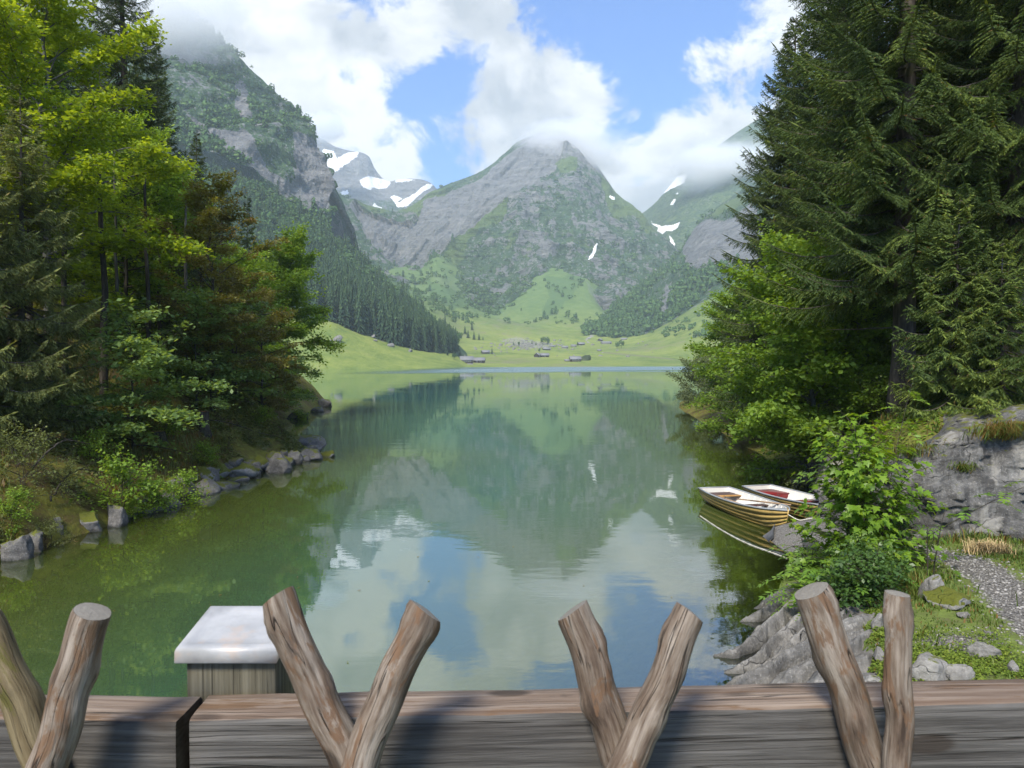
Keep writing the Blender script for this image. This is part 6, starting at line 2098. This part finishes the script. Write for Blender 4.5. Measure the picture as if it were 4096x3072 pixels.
beam('plank', (-.449, 1.000), (2.6, 1.134), .082, .26, 3, 'long right hand plank, grey with a brown worn top')
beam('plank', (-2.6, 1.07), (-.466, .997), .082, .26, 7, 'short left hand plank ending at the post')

def stick(pxT, pyT, pxB, pyB, Y, rpx, seed, mat, label, tilt=0.0, bend=0.0, cut=(0, 0)):
    rs = np.random.RandomState(seed)
    A, B = W(pxB, pyB, Y), W(pxT, pyT, Y + tilt)
    B = A + (B - A); A = A - (B - A) * .25
    n, k = 44, 20
    ax = B - A; L = np.linalg.norm(ax); ax /= L
    r = rpx / F_PX * Y
    s_ = np.cross(ax, [0, 1., 0]); s_ /= np.linalg.norm(s_)
    t_ = np.cross(s_, ax)
    f = np.linspace(0, 1, n)
    th = np.linspace(0, 2 * math.pi, k, endpoint=False)
    F_, TH = np.meshgrid(f, th, indexing='ij')
    Q = np.stack([np.cos(TH) * .9, np.sin(TH) * .9, F_ * L * 9], -1).reshape(-1, 3)
    rad = r * (1 + .065 * fbm(Q * np.array([.6, .6, .35]), 1.0, 3, seed=seed).reshape(F_.shape) + .05 * fbm(Q, 1.6, 3, seed=seed + 5).reshape(F_.shape) + .018 * np.sin(TH * 5 + F_ * 9 + seed))
    for q in range(4):                       # knots where side shoots were cut off
        f0, a0 = .42 + .54 * rs.rand(), rs.rand() * 6.28
        dd = np.hypot((F_ - f0) * L / .016, ((TH - a0 + math.pi) % (2 * math.pi) - math.pi) * r / .011)
        rad += .006 * np.exp(-dd ** 2) - .0035 * np.exp(-(dd * 2.4) ** 2)
    rad *= (1.06 - .10 * F_)
    rad *= np.where(F_ > .985, .965, 1)
    cx = bend * np.sin(F_ * math.pi) + .0022 * np.sin(F_ * 7 + seed) + .0012 * np.sin(F_ * 17 + seed * 2)
    P = A + ax * (F_ * L)[..., None] + s_ * (rad * np.cos(TH) + cx)[..., None] + t_ * (rad * np.sin(TH))[..., None]
    # the slanting saw cut at the top
    P += ax * (F_ ** 12 * (np.cos(TH) * cut[0] + np.sin(TH) * cut[1]) * r)[..., None]
    G = np.stack([np.cos(TH) * r, np.sin(TH) * r, F_ * L + seed], -1)
    V = P.reshape(-1, 3)
    i, j = np.meshgrid(np.arange(n - 1), np.arange(k), indexing='ij')
    a = (i * k + j).ravel(); b = (i * k + (j + 1) % k).ravel()
    Qd = np.stack([a, b, b + k, a + k], 1)
    st = link('stake', mesh('stake', V - RO, Qd, mat, {'grain': G.reshape(-1, 3)}, True), rail, label=label)
    top = P[-1]; c = top.mean(0) + ax * .0015
    Vc = np.concatenate([c[None], top * .35 + c * .65 + ax * .0012, top * .985 + c * .015])
    Tc = [[0, 1 + q, 1 + (q + 1) % k] for q in range(k)]
    Qc = [[1 + q, 1 + k + q, 1 + k + (q + 1) % k, 1 + (q + 1) % k] for q in range(k)]
    Gc = np.zeros((1 + 2 * k, 3)); Gc[1:1 + k, 0] = np.cos(th) * r * .35; Gc[1:1 + k, 1] = np.sin(th) * r * .35; Gc[1 + k:, 0] = np.cos(th) * r; Gc[1 + k:, 1] = np.sin(th) * r
    link('cut_end', mesh('cut_end', Vc - RO, [np.array(Qc), np.array(Tc)], m_end, {'grain': Gc}), st)
v = .46295
fr = lambda x: 1.0 + .0205 * 0 + (.044 * (x + .45) if x > -.45 else -.034 * (x + .466))
def sk_(xt, yt, xb, yb, w, front, seed, mat, label, **k):
    xm = ((xt + xb) / 2 * v - 512) / F_PX
    Y = fr(xm) - (.028 if not front else .080)
    stick(xt * v, yt * v, xb * v, yb * v, Y, w * v / 2 * .94, seed, mat, label, **k)
sk_(-32, 1330, 92, 1640, 78, False, 1, M_stick2, 'yellowish mossy stake cut off by the left edge', bend=.0006)
sk_(203, 1322, 98, 1669, 86, True, 2, M_stick, 'thick grey stake leaning right at the far left', cut=(.05, .05), bend=-.0003)
sk_(598, 1290, 752, 1650, 84, False, 3, M_stick, 'reddish streaked stake leaning left beside the metal capped post', cut=(-.25, -.25), bend=.0005)
sk_(916, 1318, 770, 1669, 84, True, 4, M_stick, 'stake with a dark knot hole at its top', cut=(.25, -.25), bend=.0003)
sk_(1237, 1318, 1345, 1650, 86, False, 5, M_stick, 'grey brown stake leaning left in the middle of the railing', cut=(-.3, -.2), bend=-.0002)
sk_(1490, 1322, 1352, 1669, 78, True, 6, M_stick, 'pale stake leaning right in the middle of the railing', cut=(.3, -.15), bend=.0005)
sk_(1754, 1275, 1885, 1669, 84, False, 7, M_stick, 'tall stake with a pale cut top on the right', cut=(-.15, -.05), bend=-.0003)
sk_(1943, 1282, 1937, 1669, 60, True, 8, M_stick, 'thin upright pale stake at the right', cut=(.1, 0), bend=.0002)

# post with a folded metal cap behind the joint of the planks
def post():
    x0, x1, y0, y1 = -.494, -.360, 1.097, 1.200
    ztop = CAMZ - .447
    n = 24
    prof = [(x0, y0), (x0 * .75 + x1 * .25, y0), ((x0 + x1) / 2, y0), (x0 * .25 + x1 * .75, y0), (x1, y0), (x1, (y0 + y1) / 2), (x1, y1), (x0, y1), (x0, (y0 + y1) / 2)]
    m = len(prof)
    V, G = [], []
    for i in range(n):
        z = 2.6 + (ztop - 2.6 + .004) * i / (n - 1)
        for k, (a, b) in enumerate(prof):
            V.append((a, b, z)); G.append((a, b, z))
    V = np.array(V, float); G = np.array(G)
    i, j = np.meshgrid(np.arange(n - 1), np.arange(m), indexing='ij')
    a = (i * m + j).ravel(); b = (i * m + (j + 1) % m).ravel()
    po = link('post', mesh('post', V - RO, np.stack([a, b, b + m, a + m], 1), M_post, {'grain': G}), rail)
    # cap: sloping top with a raised rim fold and turned down skirts
    X0, X1, Y0, Y1 = -.506, -.354, 1.084, 1.212
    rise = .022
    zt = lambda y: CAMZ - .431 + rise * (y - Y0) / (Y1 - Y0)
    def ring(dx, dz):
        return [(X0 + dx, Y0 + dx, zt(Y0 + dx) + dz), (X1 - dx, Y0 + dx, zt(Y0 + dx) + dz), (X1 - dx, Y1 - dx, zt(Y1 - dx) + dz), (X0 + dx, Y1 - dx, zt(Y1 - dx) + dz)]
    rings = [ring(0, -.024), ring(-.001, -.022), ring(-.0005, -.006), ring(.001, -.002), ring(.004, 0), ring(.012, -.0006), ring(.015, -.003), ring(.03, -.0028)]
    V = np.array(sum(rings, []))
    Q = []
    for r_ in range(len(rings) - 1):
        for k in range(4): Q.append([r_ * 4 + k, r_ * 4 + (k + 1) % 4, r_ * 4 + 4 + (k + 1) % 4, r_ * 4 + 4 + k])
    b = (len(rings) - 1) * 4
    Q.append([b, b + 1, b + 2, b + 3])
    link('metal_cap', mesh('metal_cap', V - RO, np.array(Q), M_metal), po, label='pale folded sheet metal cap on the post')
post()

# ------------------------------------------------------------------ boats
def paint(name, col, dirt=.35, rough=.45, dcol=(.10, .075, .035)):
    m, nt, out = new_mat(name)
    p = objc(nt)
    n1 = noise(nt, p, 5, 5, .65); n2 = noise(nt, mapping(nt, p, (3, 3, 14)), 1.0, 5, .6)
    f = rng_(nt, mth(nt, 'ADD', mth(nt, 'MULTIPLY', n1, .5), mth(nt, 'MULTIPLY', n2, .5)), .48, .68)
    c = mixc(nt, mth(nt, 'MULTIPLY', f, dirt), col, dcol)
    finish(nt, out, c, rough, bump(nt, n2, .25, .006), .4)
    return m
B_och = paint('boat_ochre', (.47, .33, .11), .45)
B_wht = paint('boat_white', (.72, .70, .65), .25, .5, (.36, .33, .27))
B_gun = paint('boat_gunwale', (.27, .29, .31), .3, .5, (.12, .12, .12))
B_dkw = paint('boat_dark_wood', (.085, .045, .038), .4, .5, (.03, .02, .02))
B_org = paint('boat_orange_wood', (.48, .25, .06), .3)
B_red = paint('boat_red', (.19, .018, .022), .3, .4, (.07, .01, .01))
B_oar = paint('oar_wood', (.34, .23, .14), .5, .6, (.14, .09, .06))
B_iron = paint('iron', (.06, .055, .05), .3, .5)
B_rope = paint('rope', (.52, .50, .44), .3, .9)

def make_boat(label, loc, rz, seat_mat, seats, trim, floor=True):
    """clinker rowing boat: stern transom at x=0, bow at x=4.2, z=0 at the water line"""
    t = thing('rowing_boat', label, 'rowing boat', loc, rz, 'rowing boats moored at the ramp')
    Lb = 4.15
    ns, nstr = 26, 6
    xs = np.linspace(0, 1, ns)
    half = .62 * np.clip(1 - (np.abs(xs - .38) / .66) ** 2.3, 0, 1) ** .72
    half = np.where(xs < .38, np.maximum(half, .50 + .12 * (xs / .38)), half)
    half = half * np.where(xs > .86, np.sqrt(np.clip((1.0 - xs) / .14, 0, 1)) * .9 + .1, 1); half[-1] = .012
    sheer = .40 + .05 * (1 - xs) ** 2 + .17 * xs ** 2.4
    keel = -.16 + .10 * (1 - xs) ** 3 + .30 * np.clip((xs - .80) / .20, 0, 1) ** 2.2
    def section(i, k):           # k in 0 (keel) .. nstr (sheer)
        a = k / nstr
        w = half[i] * math.sin(min(1, a * 1.0) * math.pi / 2) ** .62 * (.80 + .20 * a)
        z = keel[i] + (sheer[i] - keel[i]) * (a ** 1.55 * .75 + a * .25)
        return w, z
    lap = .009
    for sg in (-1, 1):
        for k in range(nstr):
            V = []
            for i in range(ns):
                w0, z0 = section(i, k); w1, z1 = section(i, k + 1)
                dz = (z1 - z0) * .10
                o0 = lap if k > 0 else 0
                fx = Lb * xs[i] * (1.0 if i < ns - 1 else 1.0) + .06 * xs[i] * (z0 / .5)
                V += [(fx, sg * (w0 + o0), z0 - dz), (fx, sg * (w1 + .002), z1), (fx, sg * max(.002, w1 - .012), z1), (fx, sg * max(.001, w0 - .012), z0)]
            Q = []
            for i in range(ns - 1):
                for q in range(4):
                    a = i * 4 + q; b = i * 4 + (q + 1) % 4
                    Q.append([a, b, b + 4, a + 4] if sg < 0 else [a, a + 4, b + 4, b])
            link('plank', mesh('plank', V, np.array(Q), B_och), t)
    # inner skin
    V, Q = [], []
    for i in range(ns - 1):
        for k in range(-nstr, nstr + 1):
            w, z = section(i, abs(k))
            V.append((Lb * xs[i], (1 if k > 0 else -1) * max(0, w - .018), z + .008))
    m = 2 * nstr + 1
    for i in range(ns - 2):
        for k in range(m - 1): Q.append([i * m + k, i * m + k + 1, (i + 1) * m + k + 1, (i + 1) * m + k])
    link('inner_hull', mesh('inner_hull', V, np.array(Q), B_wht, smooth=True), t)
    # ribs
    mb = MB()
    for i in range(3, ns - 3, 2):
        mb.tube([(Lb * xs[i], s * max(0, section(i, abs(a))[0] - .026) * (1 if a else 0), section(i, abs(a))[1] + .014) for s, a in [(-1, 5.8), (-1, 4), (-1, 2.5), (-1, 1), (1, 0), (1, 1), (1, 2.5), (1, 4), (1, 5.8)]], .011, 4)
    mb.build('rib', B_wht, t)
    # transom
    pts = [(section(0, k)[0], section(0, k)[1]) for k in np.linspace(0, nstr, 8)]
    out_ = [(-p_[0], p_[1]) for p_ in pts[::-1]] + pts[1:]
    n = len(out_)
    V = [(-.03, a, b) for a, b in out_] + [(.02, a * .985, b) for a, b in out_] + [(-.03, 0, .2), (.02, 0, .2)]
    T = [[2 * n, i, i + 1] for i in range(n - 1)] + [[2 * n + 1, n + i + 1, n + i] for i in range(n - 1)] + [[2 * n, n - 1, 0], [2 * n + 1, n, 2 * n - 1]]
    Qt = [[i, n + i, n + i + 1, i + 1] for i in range(n - 1)] + [[n - 1, 2 * n - 1, n, 0]]
    link('transom', mesh('transom', V, [np.array(T), np.array(Qt)], B_och), t)
    V = [(.024, a * .96, b) for a, b in out_] + [(.024, 0, .2)]
    link('transom_lining', mesh('transom_lining', V, np.array([[n, i + 1, i] for i in range(n - 1)] + [[n, 0, n - 1]]), B_wht), t)
    # gunwales, stem, keel
    for sg in (-1, 1):
        mb = MB()
        pts = np.array([(Lb * xs[i] + .06 * xs[i] * sheer[i] / .5, sg * (half[i] + .006), sheer[i] + .012) for i in range(ns)])
        mb.tube(pts, .026, 6)
        mb.build('gunwale', trim, t)
    mb = MB(); mb.box((-.005, 0, sheer[0] + .012), (.05, 2 * half[0] + .06, .035)); mb.build('stern_rail', trim, t)
    mb = MB(); mb.tube([(Lb * .80, 0, keel[20] - .02), (Lb * .93, 0, keel[23] - .01), (Lb + .02, 0, .18), (Lb + .05, 0, .45), (Lb + .07, 0, .60)], .022, 6); mb.build('stem', B_och, t)
    mb = MB(); mb.tube([(.0, 0, keel[0] - .03), (Lb * .4, 0, keel[10] - .03), (Lb * .8, 0, keel[20] - .02)], .02, 4); mb.build('keel', B_och, t)
    mb = MB(); V = [(Lb * .90, -half[23] * .9, sheer[23] + .006), (Lb * .90, half[23] * .9, sheer[23] + .006), (Lb + .05, .01, sheer[-1] + .006), (Lb + .05, -.01, sheer[-1] + .006)]
    mb.add(V, [[0, 1, 2, 3]]); mb.add([(a, b, c - .02) for a, b, c in V], [[3, 2, 1, 0]]); mb.build('breasthook', trim, t)
    def wid(f): return float(np.interp(f, xs, half)) - .045
    # seats
    for f0, f1, z, mt_, nb, lb in seats:
        seat = None
        step = (f1 - f0) / nb
        for q in range(nb):
            a0, a1 = f0 + q * step + .0016, f0 + (q + 1) * step - .0016
            w0, w1 = wid(a0), wid(a1)
            V = [(Lb * a0, -w0, z), (Lb * a1, -w1, z), (Lb * a1, w1, z), (Lb * a0, w0, z)]
            V += [(x_, y_, z - .024) for x_, y_, _ in V]
            Fq = np.array([[0, 1, 2, 3], [7, 6, 5, 4], [0, 4, 5, 1], [1, 5, 6, 2], [2, 6, 7, 3], [3, 7, 4, 0]])
            o = link('seat' if q == 0 else 'seat_board', mesh('seat_board', V, Fq, mt_), t if q == 0 else seat)
            if q == 0: seat = o; o['label'] = lb
    if floor:
        for q in range(-2, 3):
            mb = MB(); mb.box((Lb * .50, q * .115, keel[10] + .085), (Lb * .46, .098, .018)); mb.build('floor_board', B_dkw if q % 2 else B_oar, t)
    # rowlocks
    for sg in (-1, 1):
        mb = MB(); f = .47; y_ = sg * (wid(f) + .05); zb = float(np.interp(f, xs, sheer)) + .03
        mb.tube([(Lb * f, y_, zb - .04), (Lb * f, y_, zb + .03)], .011, 6)
        mb.tube([(Lb * f - .045, y_, zb + .10), (Lb * f - .04, y_, zb + .055), (Lb * f, y_, zb + .03), (Lb * f + .04, y_, zb + .055), (Lb * f + .045, y_, zb + .10)], .009, 6)
        mb.build('rowlock', B_iron, t)
    mb = MB(); a = np.linspace(0, 2 * math.pi, 13); mb.tube([(Lb + .05 + .02 * math.cos(q), .012, .47 + .025 * math.sin(q)) for q in a], .005, 5, cap=False); mb.build('bow_ring', B_iron, t)
    return t
s1_, b1_ = np.array([6.42, 23.15]), np.array([7.22, 19.05])
rz1 = math.atan2(b1_[1] - s1_[1], b1_[0] - s1_[0])
boat1 = make_boat('ochre rowing boat in front, white inside with dark slatted seat and an oar', (*s1_, 0.0), rz1, B_dkw,
    [(.03, .145, .33, B_dkw, 5, 'dark slatted stern seat'), (.145, .19, .33, B_org, 2, 'orange varnished front boards of the stern seat'), (.50, .565, .33, B_dkw, 1, 'dark rowing thwart'), (.74, .82, .30, B_dkw, 2, 'dark bow seat')], B_gun)
boat2 = make_boat('ochre rowing boat behind, with deep red seats, partly hidden by the maple sapling', (7.85, 23.35, .03), math.atan2(-3.85, 1.15), B_red,
    [(.03, .22, .35, B_red, 1, 'deep red stern seat'), (.46, .54, .34, B_red, 1, 'deep red thwart'), (.74, .84, .31, B_red, 1, 'deep red bow seat')], B_gun, False)
# side panel below the red stern seat
mb = MB(); mb.box((4.15 * .215, 0, .17), (.02, 1.02, .32)); mb.build('seat_front', B_red, boat2)

def oar(label, A, B):
    A, B = np.array(A, float), np.array(B, float)
    d = B - A; L = np.linalg.norm(d)
    t = thing('oar', label, 'oar', tuple(A), 0, 'oars lying in the front boat')
    d = d / L
    mb = MB(); mb.tube([d * L * f for f in (0, .06, .065, .5, .74)], [.017, .019, .024, .024, .020], 8); mb.build('shaft', B_oar, t, True)
    s = np.cross(d, [0, 0, 1.]); s /= np.linalg.norm(s); u = np.cross(s, d)
    prof = [(.72, .02), (.78, .055), (.90, .075), (.985, .07), (1.0, .05)]
    V = []
    for f, w in prof:
        V += [d * L * f + s * w + u * .009, d * L * f - s * w + u * .009, d * L * f - s * w - u * .009, d * L * f + s * w - u * .009]
    Q = [[i * 4 + q, i * 4 + (q + 1) % 4, i * 4 + 4 + (q + 1) % 4, i * 4 + 4 + q] for i in range(4) for q in range(4)] + [[0, 1, 2, 3], [19, 18, 17, 16]]
    link('blade', mesh('blade', V, np.array(Q), B_oar), t)
bw = lambda x_, y_, z_: tuple(np.array(boat1.matrix_basis @ Vector((x_, y_, z_))))
oar('oar with its pale blade resting on the thwart, handle over the far gunwale', bw(3.35, .62, .53), bw(1.35, .10, .34))
oar('oar lying along the near side of the front boat', bw(1.05, -.46, .42), bw(3.1, -.20, .36))

# gravel ramp with a rubber sheet at its edge
def ramp_thing():
    t = thing('boat_ramp', 'low gravel boat ramp edged with a grey rubber sheet at the bow of the boats', 'boat ramp', (7.0, 17.8, 0))
    o_ = np.array([7.0, 17.8, 0])
    nu, nv = 50, 40
    C = np.array([[(6.33, 16.3, -.12), (6.28, 17.2, -.12), (6.36, 18.05, -.10), (6.80, 18.80, .20)],
                  [(6.75, 16.3, .20), (6.70, 17.2, .16), (6.72, 18.05, .20), (6.95, 18.80, .24)],
                  [(7.5, 16.3, .48), (7.5, 17.2, .44), (7.5, 18.1, .40), (7.5, 19.0, .32)],
                  [(8.8, 16.3, .72), (8.8, 17.4, .66), (8.8, 18.5, .6), (8.8, 19.7, .48)]], float)
    P = upsample(C, nu, nv)
    P[..., 2] += fbm(P.reshape(-1, 3), 3, 4, seed=31).reshape(P.shape[:2]) * .035
    skirt = P[:, -1:].copy(); skirt[..., 2] = -.4; skirt[..., 1] += .05
    P = np.concatenate([P, skirt], 1)
    m, nt, out = new_mat('ramp_gravel')
    p = pos(nt)
    vo = N(nt, 'ShaderNodeTexVoronoi', {'Vector': p, 'Scale': 42.0})
    cc = N(nt, 'ShaderNodeSeparateColor', {0: vo.outputs['Color']}).outputs[0]
    finish(nt, out, mixc(nt, vo.outputs['Distance'], mixc(nt, cc, (.13, .125, .115), (.33, .32, .30)), (.06, .055, .05)), .9, bump(nt, vo.outputs['Distance'], -.8, .02), .2)
    link('gravel_surface', mesh('gravel_surface', P.reshape(-1, 3) - o_, grid_faces(nu, nv + 1), m, smooth=True), t)
    rm, nt, out = new_mat('rubber_sheet')
    finish(nt, out, mixc(nt, noise(nt, pos(nt), 6, 4), (.045, .047, .05), (.11, .112, .118)), .55)
    A = np.array([(6.84, 18.86, .285), (6.62, 18.55, .17), (6.30, 18.62, -.10), (6.26, 18.05, -.10), (6.50, 18.02, .13), (6.60, 18.30, .20)])
    V = np.concatenate([A, A - np.array([0, 0, .02])]) - o_
    T = [[0, 1, 5], [1, 2, 3], [1, 3, 4], [1, 4, 5]]
    T += [[a + 6, c + 6, b + 6] for a, b, c in T]
    Q = [[i, (i + 1) % 6, (i + 1) % 6 + 6, i + 6] for i in range(6)]
    link('rubber_edge', mesh('rubber_edge', V, [np.array(T), np.array(Q)], rm), t)
ramp_thing()
def rope(name, label, pts, r, seed):
    rs = np.random.RandomState(seed)
    P = upsample(np.repeat(np.array(pts, float)[:, None], 2, 1), 60, 2)[:, 0]
    ph = np.linspace(0, 90, 60)
    mb = MB(); mb.tube(P, r * (1 + .25 * np.sin(ph)), 6)
    o = mb.build(name, B_rope, smooth=True); o['label'] = label; o['category'] = 'rope'
tip = boat1.matrix_basis @ Vector((4.21, 0, .47))
rope('mooring_rope', 'pale rope tying the front boat to the ramp', [tuple(tip), (7.45, 18.85, .36), (7.7, 18.75, .42), (8.1, 18.4, .52)], .014, 1)
w0 = [W(px, py, 4.5 * F_PX / (py - 360.5)) for px, py in ((700, 517), (717, 528.5), (735, 539), (752, 547), (770, 553.5), (787, 560))]
rope('floating_rope', 'whitish rope floating in a straight line on the water below the boats', [(a, b, .006) for a, b, c in w0], .014, 2)

# ------------------------------------------------------------------ alpine huts beyond the lake
H_wood = paint('hut_wood', (.022, .012, .008), .4, .85, (.010, .007, .005))
H_wood2 = paint('hut_grey_wood', (.045, .036, .03), .4, .85, (.035, .03, .027))
H_roof = paint('hut_roof', (.20, .20, .205), .3, .8, (.14, .14, .14))
H_stone = paint('hut_stone', (.26, .25, .24), .3, .9)
H_win = paint('hut_window', (.75, .75, .73), .1)
m_gl, nt, out = new_mat('window_glass'); finish(nt, out, (.02, .022, .025), .1, None, .5)
def house(label, px, py, wpx, hpx, rz, wood=None, n_win=0, chim=False, d_ratio=.75, stone_base=True, group='alpine huts across the lake', cat='hut', name='alpine_hut'):
    p = hit(px, py)
    if p is None: return
    s = p.y / F_PX
    L = wpx * s * .95; D = L * d_ratio; Hh = hpx * s
    we, ri = Hh * .52, Hh
    t = thing(name, label, cat, (p.x, p.y + D * .4, p.z - .2), rz, group)
    V = [(-L / 2, -D / 2, -1.5), (L / 2, -D / 2, -1.5), (L / 2, D / 2, -1.5), (-L / 2, D / 2, -1.5), (-L / 2, -D / 2, we), (L / 2, -D / 2, we), (L / 2, D / 2, we), (-L / 2, D / 2, we), (-L / 2, 0, ri - .15), (L / 2, 0, ri - .15)]
    link('wall', mesh('wall', V, [np.array([[0, 1, 5, 4], [2, 3, 7, 6]]), np.array([[1, 2, 6], [1, 6, 5], [3, 0, 4], [3, 4, 7], [5, 6, 9], [7, 4, 8]])], wood or H_wood), t)
    ov = .5
    sl = (ri - we) / (D / 2)
    V = []
    for z in (.0, .28):
        V += [(-L / 2 - ov, -D / 2 - ov, we - sl * ov + z), (L / 2 + ov, -D / 2 - ov, we - sl * ov + z), (L / 2 + ov, 0, ri + z), (-L / 2 - ov, 0, ri + z), (L / 2 + ov, D / 2 + ov, we - sl * ov + z), (-L / 2 - ov, D / 2 + ov, we - sl * ov + z)]
    Q = [[0, 3, 2, 1], [3, 5, 4, 2], [6, 7, 8, 9], [9, 8, 10, 11], [0, 1, 7, 6], [4, 5, 11, 10], [1, 2, 8, 7], [2, 4, 10, 8], [3, 0, 6, 9], [5, 3, 9, 11]]
    rf = link('roof', mesh('roof', V, np.array(Q), H_roof), t)
    if stone_base:
        mb = MB(); mb.box((0, 0, -.75), (L + .16, D + .16, 1.6)); mb.build('stone_base', H_stone, t)
    if chim:
        mb = MB(); mb.box((-L * .15, 0, ri + .5), (.8, .8, 1.5)); mb.build('chimney', H_stone, rf)
    for k in range(n_win):
        x_ = -L * .34 + L * .68 * (k + .5) / n_win
        mb = MB(); mb.box((x_, -D / 2 - .03, we * .60), (1.3, .08, 1.25)); wf = mb.build('window', H_win, t)
        mb = MB(); mb.box((x_, -D / 2 - .075, we * .60), (.95, .03, .9)); mb.build('pane', m_gl, wf)
    mb = MB(); mb.box((L * .40, -D / 2 - .04, we * .38), (1.1, .1, 2.0)); mb.build('door', H_wood2, t)
    return t
house('largest brown alpine hut with white windows at the far left shore', 466.5, 363.2, 13.2, 7.0, R_(4), H_wood, 4, True)
house('low grey roofed barn joined to the largest hut on the left', 479, 362.8, 11.5, 5.3, R_(-3), H_wood, 2, False, .7, False)
house('small grey barn above the left shore huts', 485.5, 353.8, 7.5, 3.7, R_(18), H_wood2)
house('left gabled half of the double barn in the middle of the pasture', 537.5, 357.2, 7.0, 4.4, R_(70), H_wood2, 1)
house('right half of the double barn in the middle of the pasture', 544.8, 357, 8.4, 3.9, R_(4), H_wood, 1)
house('hut with a broad roof in front of the grassy mound at the shore', 575.5, 361.6, 11.2, 5.4, R_(3), H_wood, 3, True)
house('small shed left of the hut by the grassy mound', 567.5, 361.4, 5.2, 2.2, R_(3), H_wood, 0, False, .7, False)
house('pale hut at the foot of the boulder field', 546.5, 350.2, 7.5, 2.9, R_(8), H_wood2)
house('broad roofed hut in the middle of the upper pasture', 565, 348.6, 6.0, 2.9, R_(2), H_stone)
house('low hut right of the broad roofed upper hut', 573.8, 346.8, 5.0, 2.4, R_(4), H_stone)
house('dark hut beside a small conifer on the upper pasture', 581.5, 345.2, 6.2, 2.9, R_(6), H_wood2)
house('gabled hut highest on the pasture by the track', 600.3, 341.2, 4.6, 2.9, R_(60), H_wood2)
house('long low stable to the right of the track', 606.5, 344, 10.0, 2.7, R_(3), H_stone)
house('hut by the scree at the right of the pasture', 624.3, 340, 6.0, 2.2, R_(-10), H_stone)
house('tiny dark shed on the track', 599.3, 351.2, 3.4, 1.9, R_(6), H_wood)
house('flat hut among the boulders', 552, 347, 4.5, 2.0, R_(2), H_stone)
# grassy mound beside the shore hut
p = hit(586, 361.3)
mo = stone('mound', 'steep grassy mound behind the hut at the far shore', 'mound', (p.x, p.y + 9, p.z), (6.3, 6.5, 7.2), 990, make_leaf('mound_grass', (.05, .07, .02), (.10, .12, .04), (.15, .16, .06)), 0, None, .1, .25, hi=False)
# boulders strewn over the pasture
V0, T0 = ICO1
mbr = MB(); rs = np.random.RandomState(77)
for k in range(420):
    px = rs.normal(528, 17); py = rs.normal(345.5, 2.8)
    if k > 330: px = rs.uniform(470, 660); py = rs.uniform(338, 357)
    h_ = hit(px, py)
    if h_ is None or h_.y > 1300: continue
    r = .5 + 1.5 * rs.rand() ** 3
    mbr.add(V0 * (1 + rs.normal(0, .2, (len(V0), 1))) * np.array([r * 1.3, r, r * .9]) + np.array(h_), None, T0)
o = mbr.build('boulder_field', M_dry); o['kind'] = 'stuff'; o['label'] = 'grey boulders strewn over the middle of the pasture'
# single trees on the pasture
def far_tree(px, py, hpx, kind, label):
    p = hit(px, py)
    if p is None: return
    s = p.y / F_PX * hpx
    k = int(px) % 3
    t = thing('spruce_tree' if kind == 's' else 'leafy_tree', label, 'tree', (p.x, p.y, p.z - .3), px, 'single trees on the pasture')
    if kind == 's':
        link('crown', fs_m[k], t); link('trunk', fs_t, t); f = s / 20.0; t.scale = (f * 1.5, f * 1.5, f)
    else:
        link('crown', fl_m[k], t); link('trunk', fl_t, t); f = s / 12.0; t.scale = (f, f, f)
for a in ((447.5, 355.3, 6.0, 's', 'lone dark spruce above the largest hut'), (454, 359.5, 7.5, 'l', 'round dark leafy tree left of the largest hut'), (460, 356.5, 9.0, 's', 'tall spruce just behind the largest hut'),
          (492, 354, 6.6, 's', 'single spruce beside the small grey barn'), (513.5, 345.5, 4.6, 's', 'small spruce at the left of the boulder field'), (519, 345.8, 4.4, 'l', 'small round tree in the boulder field'),
          (539.5, 352, 4.0, 'l', 'little tree by the double barn'), (532, 344.5, 4.4, 's', 'spruce in the boulder field left of the dark grove'), (536, 345, 4.2, 's', 'second spruce left of the dark grove'),
          (543, 344.6, 8.0, 'l', 'left tree of the dark grove on the boulder field'), (547.5, 344.6, 7.6, 'l', 'right tree of the dark grove on the boulder field'), (577.5, 345.2, 4.2, 's', 'small conifer beside the dark upper hut'),
          (617, 348.6, 7.0, 'l', 'left of the two round trees on the right pasture'), (621.5, 348.2, 8.4, 'l', 'right and taller of the two round trees on the right pasture'), (468, 338, 9, 's', 'spruce at the foot of the forest above the huts'),
          (474, 339.5, 8.5, 's', 'spruce on the bright slope above the barn'), (479, 340, 7.2, 's', 'smaller spruce on the bright slope above the barn'), (459, 342, 11, 'l', 'pale leafy tree below the forest edge'), (453, 341, 8.5, 'l', 'green leafy tree at the end of the forest'),
          (483, 339.8, 4, 's', 'smallest spruce on the bright slope'), (465, 334, 9, 's', 'upper spruce of the forest spur'), (472, 330, 8, 's', 'highest spruce of the forest spur')):
    far_tree(*a)
# leaves afloat on the lake
rs = np.random.RandomState(55)
n = 90
C = np.stack([rs.uniform(-9, 8, n), rs.uniform(7, 40, n), np.full(n, .012)], 1)
ok = near_h(C[:, 0], C[:, 1]) < -.15
C = C[ok]; n = len(C)
V, Q = leaf_quads(C, rs.normal(0, 1, (n, 3)) * np.array([1, 1, 0.]), np.array([[0, 0, 1.]]) + rs.normal(0, .05, (n, 3)), .05 + .05 * rs.rand(n), .03)
t = rs.rand(n)
o = link('floating_leaves', mesh('floating_leaves', V, Q, L_dull, {'tint': np.repeat(np.stack([.6 + .4 * t, (t > .5) * .7, t], 1), 4, 0)}))
o['kind'] = 'stuff'; o['label'] = 'a few fallen leaves floating on the still water'
